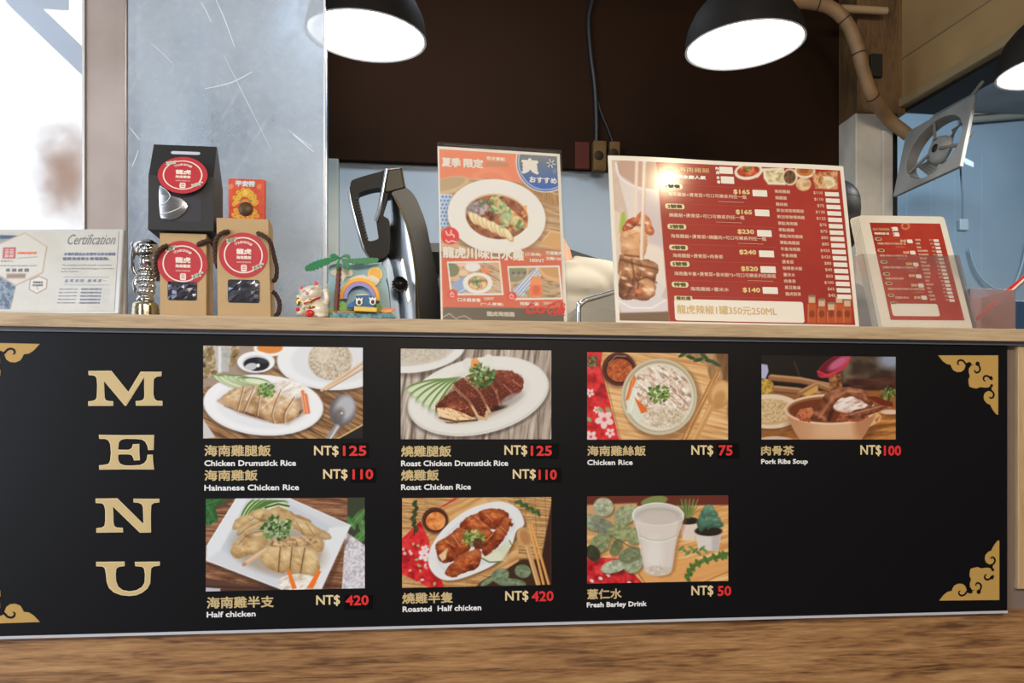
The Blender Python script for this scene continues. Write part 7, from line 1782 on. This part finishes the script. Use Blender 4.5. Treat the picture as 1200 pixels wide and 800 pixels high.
# cables and sockets on the dark boarding
yk = yb - .03
tcb = root('power_cable', at(692, 100, yk - .012), 'thick black power cable hanging down the dark boarding above the sockets', 'cable')
MB().tube([at(x, y, yk - .012) for x, y in smooth_open([(697, -8), (690, 20), (692, 60), (697, 100), (699, 140), (699, 172)], 6)], .0085, 10).build('cable', mat('black_rubber', (26, 26, 28), .5), tcb)
o = MB().tube([at(x, y, yk - .008) for x, y in smooth_open([(697, 100), (703, 128), (712, 150), (720, 172)], 6)], .004, 8).build('thin_cable', mat('black_rubber', (26, 26, 28), .5), None); tag(o, 'thin black cable branching off beside the thick power cable', 'cable')
o = MB().box(at(673, 167, yk), at(691, 198, yk - .012)).build('red_plate', mat('dark_red_plate', (78, 30, 22), .6, spec=.2), None, bevel=.002); tag(o, 'small dark red wall plate left of the brown sockets', 'wall plate')
for x0, x1, y0, y1, lab in ((693, 711, 168, 200, 'old yellow-brown socket box right of the dark red wall plate'), (712, 727, 169, 194, 'yellow-brown socket box partly hidden by the large red menu card')):
    ts = root('socket_box', at((x0 + x1) / 2, y1, yk - .02), lab, 'socket')
    MB().box(at(x0, y0, yk), at(x1, y1, yk - .035)).build('body', mat('aged_socket_plastic', (110, 84, 48), .6, spec=.2, vary=(20, (82, 60, 32), .3)), ts, bevel=.004)
    c = at((x0 + x1) / 2, (y0 + y1) / 2 - 2, yk - .036); b = MB(); b.lathe([(.0005, 0), (.016, 0), (.018, -.004)], Matrix.Translation(c) @ Matrix.Rotation(PI / 2, 4, 'X'), 20); b.build('outlet', mat('dark_socket_face', (50, 38, 26), .6, spec=.2), ts)

# rear bay at the right
twl = root('wall_light_bracket', at(1135, 185, 2.2), 'small white light bracket behind the exhaust fan', 'light bracket')
MB().hexa([at(1122, 180, 2.2), at(1141, 190, 2.2), at(1141, 196, 2.2), at(1122, 188, 2.2), at(1122, 180, 2.3), at(1141, 190, 2.3), at(1141, 196, 2.3), at(1122, 188, 2.3)]).build('arm', mat('white_enamel', (222, 228, 232), .4), twl)
MB().tube([at(1128, 172, 2.25), at(1126, 190, 2.25)], .012, 8).build('mount', M_dark, twl)
tpc = root('hanging_cord', at(1128, 230, 2.3), 'thin grey cord with a white plug hanging behind the red menu card rack', 'cord')
MB().tube([at(x, y, 2.3) for x, y in smooth_open([(1125, 186), (1126, 205), (1128, 230), (1128, 256)], 5)], .004, 8).build('cord', mat('grey_cord', (110, 122, 132), .5), tpc)
MB().box(at(1125, 256, 2.29), at(1131, 272, 2.32)).build('plug', mat('greyish_plug', (172, 184, 190), .4), tpc, bevel=.006)
o = MB().tube([at(x, y, 2.57) for x, y in smooth_open([(1136, 290), (1142, 312), (1154, 330), (1172, 340), (1188, 334), (1198, 310), (1204, 280)], 6)], .006, 8).build('pale_hose', mat('pale_grey_hose', (176, 196, 206), .4), None); tag(o, 'pale hose looped on the blue rear wall above the frosted bin', 'hose')
o = MB().prism([at(497, 284, 1.1), at(600, 287, 1.1), at(662, 290, 1.1), at(742, 316, 1.1), at(742, 420, 1.1), at(497, 420, 1.1)], (0, 1, 0), .30).build('black_cabinet', mat('blue_black_cabinet', (26, 32, 42), .35), None, bevel=.006); tag(o, 'blue-black kitchen cabinet edge behind the person in the white T-shirt', 'cabinet')
# steel tray standing on the bench
tty = root('steel_tray', at(702, 474, .36), 'stainless steel food tray tilted behind the shelf left of the red menu card', 'tray')
PT = [(678, 474), (678, 366), (680, 357), (686, 352), (694, 349), (760, 330), (760, 474)]
MB().prism([at(x, y, .36) for x, y in PT], (0, 1, 0), .22).build('body', brushed('tray_steel', (178, 180, 178), .25, 'X'), tty, bevel=.008, seg=4)
MB().tube([at(x, y, .356) for x, y in smooth_open(PT[:6] , 4)], .0055, 10).build('rim', M_chrome, tty)

# ================================================================== people working in the kitchen
M_skin = mat('warm_skin', (206, 156, 126), .5); M_tee = mat('cream_cotton', (178, 168, 150), .8, bump=(30, .4)); M_navytee = mat('navy_cotton', (44, 52, 70), .8); M_trou = mat('dark_trousers', (44, 44, 50), .8); M_hair = mat('black_hair', (24, 22, 22), .6, bump=(60, .5)); M_shoe = mat('black_shoe', (30, 30, 32), .4); M_cap = mat('blue_black_cap', (26, 34, 48), .5)
def person(loc, yaw, H, tilt, shirt, label, cap=False):
    s = H / 1.70
    M = Matrix.Translation(loc) @ Matrix.Rotation(yaw, 4, 'Z') @ Matrix.Scale(s, 4)
    t = root('person', loc, label, 'person')
    W = lambda x, y, z: M @ Vector((x, y, z))
    M3 = M.to_3x3()
    Rh = Matrix.Rotation(tilt, 4, 'Y'); nk = Vector((0, .0, 1.41))
    Hd = lambda x, y, z: M @ (nk + Rh @ Vector((x, y, z)))
    M3h = M3 @ Rh.to_3x3()
    b = MB()
    E = lambda c, r: b.ell(W(*c), r, M3, 20, 14)
    E((0, 0, .93), (.165, .115, .13)); E((0, .0, 1.08), (.148, .10, .16)); E((0, 0, 1.23), (.172, .112, .17)); E((0, .005, 1.335), (.165, .09, .075))
    b.tube([W(0, .01, 1.34), M @ (nk + Rh @ Vector((0, 0, .04))), Hd(0, -.005, .10)], [.062 * s, .056 * s, .058 * s], 16)
    b.ell(Hd(0, 0, .195), (.076, .094, .112), M3h, 24, 16); b.ell(Hd(0, -.03, .13), (.055, .06, .055), M3h, 20, 12); b.ell(Hd(0, -.097, .175), (.013, .018, .024), M3h, 12, 8); b.ell(Hd(0, -.088, .135), (.024, .012, .010), M3h, 12, 8)
    for sx in (-1, 1):
        b.ell(Hd(sx * .077, .01, .185), (.010, .02, .03), M3h, 12, 8)
        b.tube([W(sx * .165, 0, 1.36), W(sx * .205, .0, 1.30), W(sx * .235, .01, 1.18), W(sx * .25, .005, 1.07), W(sx * .24, -.08, 1.01), W(sx * .21, -.21, .985)], [.05 * s, .058 * s, .048 * s, .040 * s, .038 * s, .026 * s], 16)
        b.ell(W(sx * .20, -.25, .98), (.040, .048, .018), M3, 16, 10)
        for f, (dx, ln) in enumerate(((-.030, .062), (-.010, .074), (.011, .070), (.030, .054))):
            x0 = sx * .20 + dx; b.tube([W(x0, -.285, .982), W(x0 * 1.0, -.285 - ln * .55, .978), W(x0, -.285 - ln * .9, .962), W(x0, -.285 - ln, .945)], [.0095 * s, .009 * s, .0085 * s, .007 * s], 10)
        b.tube([W(sx * .20 - sx * .03, -.235, .982), W(sx * .20 - sx * .058, -.262, .975), W(sx * .20 - sx * .064, -.296, .968)], [.012 * s, .010 * s, .008 * s], 10)
        b.tube([W(sx * .088, 0, .92), W(sx * .10, .0, .72), W(sx * .10, -.01, .50), W(sx * .10, .01, .40), W(sx * .10, .02, .12), W(sx * .10, .02, .07)], [.094 * s, .084 * s, .060 * s, .056 * s, .038 * s, .038 * s], 18)
        b.ell(W(sx * .10, -.05, .04), (.045, .12, .038), M3, 16, 10)
    remesh(b.build('body', M_skin, t), .0062 * s, 3)
    b = MB()
    b.ell(W(0, 0, .96), (.182, .132, .14), M3, 24, 14); b.ell(W(0, 0, 1.10), (.168, .12, .18), M3, 24, 14); b.ell(W(0, 0, 1.23), (.186, .126, .17), M3, 24, 14); b.ell(W(0, .005, 1.335), (.178, .102, .08), M3, 24, 14)
    b.tube([W(0, .01, 1.34), M @ (nk + Rh @ Vector((0, .004, .005)))], [.085 * s, .072 * s], 20)
    for sx in (-1, 1): b.tube([W(sx * .03, .0, 1.395), W(sx * .11, 0, 1.378), W(sx * .18, 0, 1.352), W(sx * .215, .0, 1.30), W(sx * .245, .01, 1.18), W(sx * .25, .01, 1.13)], [.05 * s, .055 * s, .066 * s, .074 * s, .066 * s, .068 * s], 18)
    remesh(b.build('t_shirt', shirt, t), .008 * s, 4)
    b = MB(); b.ell(W(0, 0, .90), (.172, .122, .12), M3, 20, 12)
    for sx in (-1, 1): b.tube([W(sx * .09, 0, .90), W(sx * .10, 0, .72), W(sx * .10, -.01, .48), W(sx * .10, .02, .10)], [.104 * s, .094 * s, .074 * s, .06 * s], 18)
    remesh(b.build('trousers', M_trou, t), .009 * s, 3)
    for sx in (-1, 1): b = MB(); b.ell(W(sx * .10, -.05, .045), (.052, .13, .044), M3, 18, 10); b.build('shoe', M_shoe, t)
    b = MB(); b.ell(Hd(0, .022, .225), (.084, .092, .095), M3h, 24, 16); b.ell(Hd(0, .036, .185), (.080, .074, .085), M3h, 20, 12); b.ell(Hd(0, .042, .15), (.068, .058, .06), M3h, 20, 12); remesh(b.build('hair', M_hair, t), .006 * s, 10)
    for sx in (-1, 1): b = MB(); b.ell(Hd(sx * .030, -.084, .20), (.012, .008, .008), M3h, 12, 8); b.build('eye', mat('dark_eye', (40, 30, 28), .2), t)
    if cap:
        b = MB(); b.ell(Hd(0, .006, .25), (.090, .104, .072), M3h, 28, 16); b.ell(Hd(0, -.12, .235), (.07, .07, .008), M3h, 20, 8); b.build('cap', M_cap, t)
    return t
pA_ = at(655, 312, .93)
person((pA_.x, .93, 0), PI * .92, 1.70 * (pA_.z / 1.415), math.radians(32), M_tee, 'person in a cream white T-shirt standing behind the summer poster, head hidden')
pB_ = at(966, 263, .95)
person((pB_.x, .95, 0), PI * 1.1, 1.70 * (pB_.z / 1.60), 0.0, M_navytee, 'person with black hair and dark cap hidden behind the large red menu card', True)
# warm bulb in the dining room, mirrored in the laminated card
P_ = FM.w(782, 210, 0); d_ = (P_ - CAM).normalized(); r_ = d_ - FM.n * 2 * d_.dot(FM.n); q_ = P_ + r_ * 1.25
l = bpy.data.lights.new('warm_bulb', 'POINT'); l.energy = 7; l.color = (1, .82, .5); l.shadow_soft_size = .03
lo = bpy.data.objects.new('warm_bulb', l); lo.location = q_; COL.objects.link(lo)
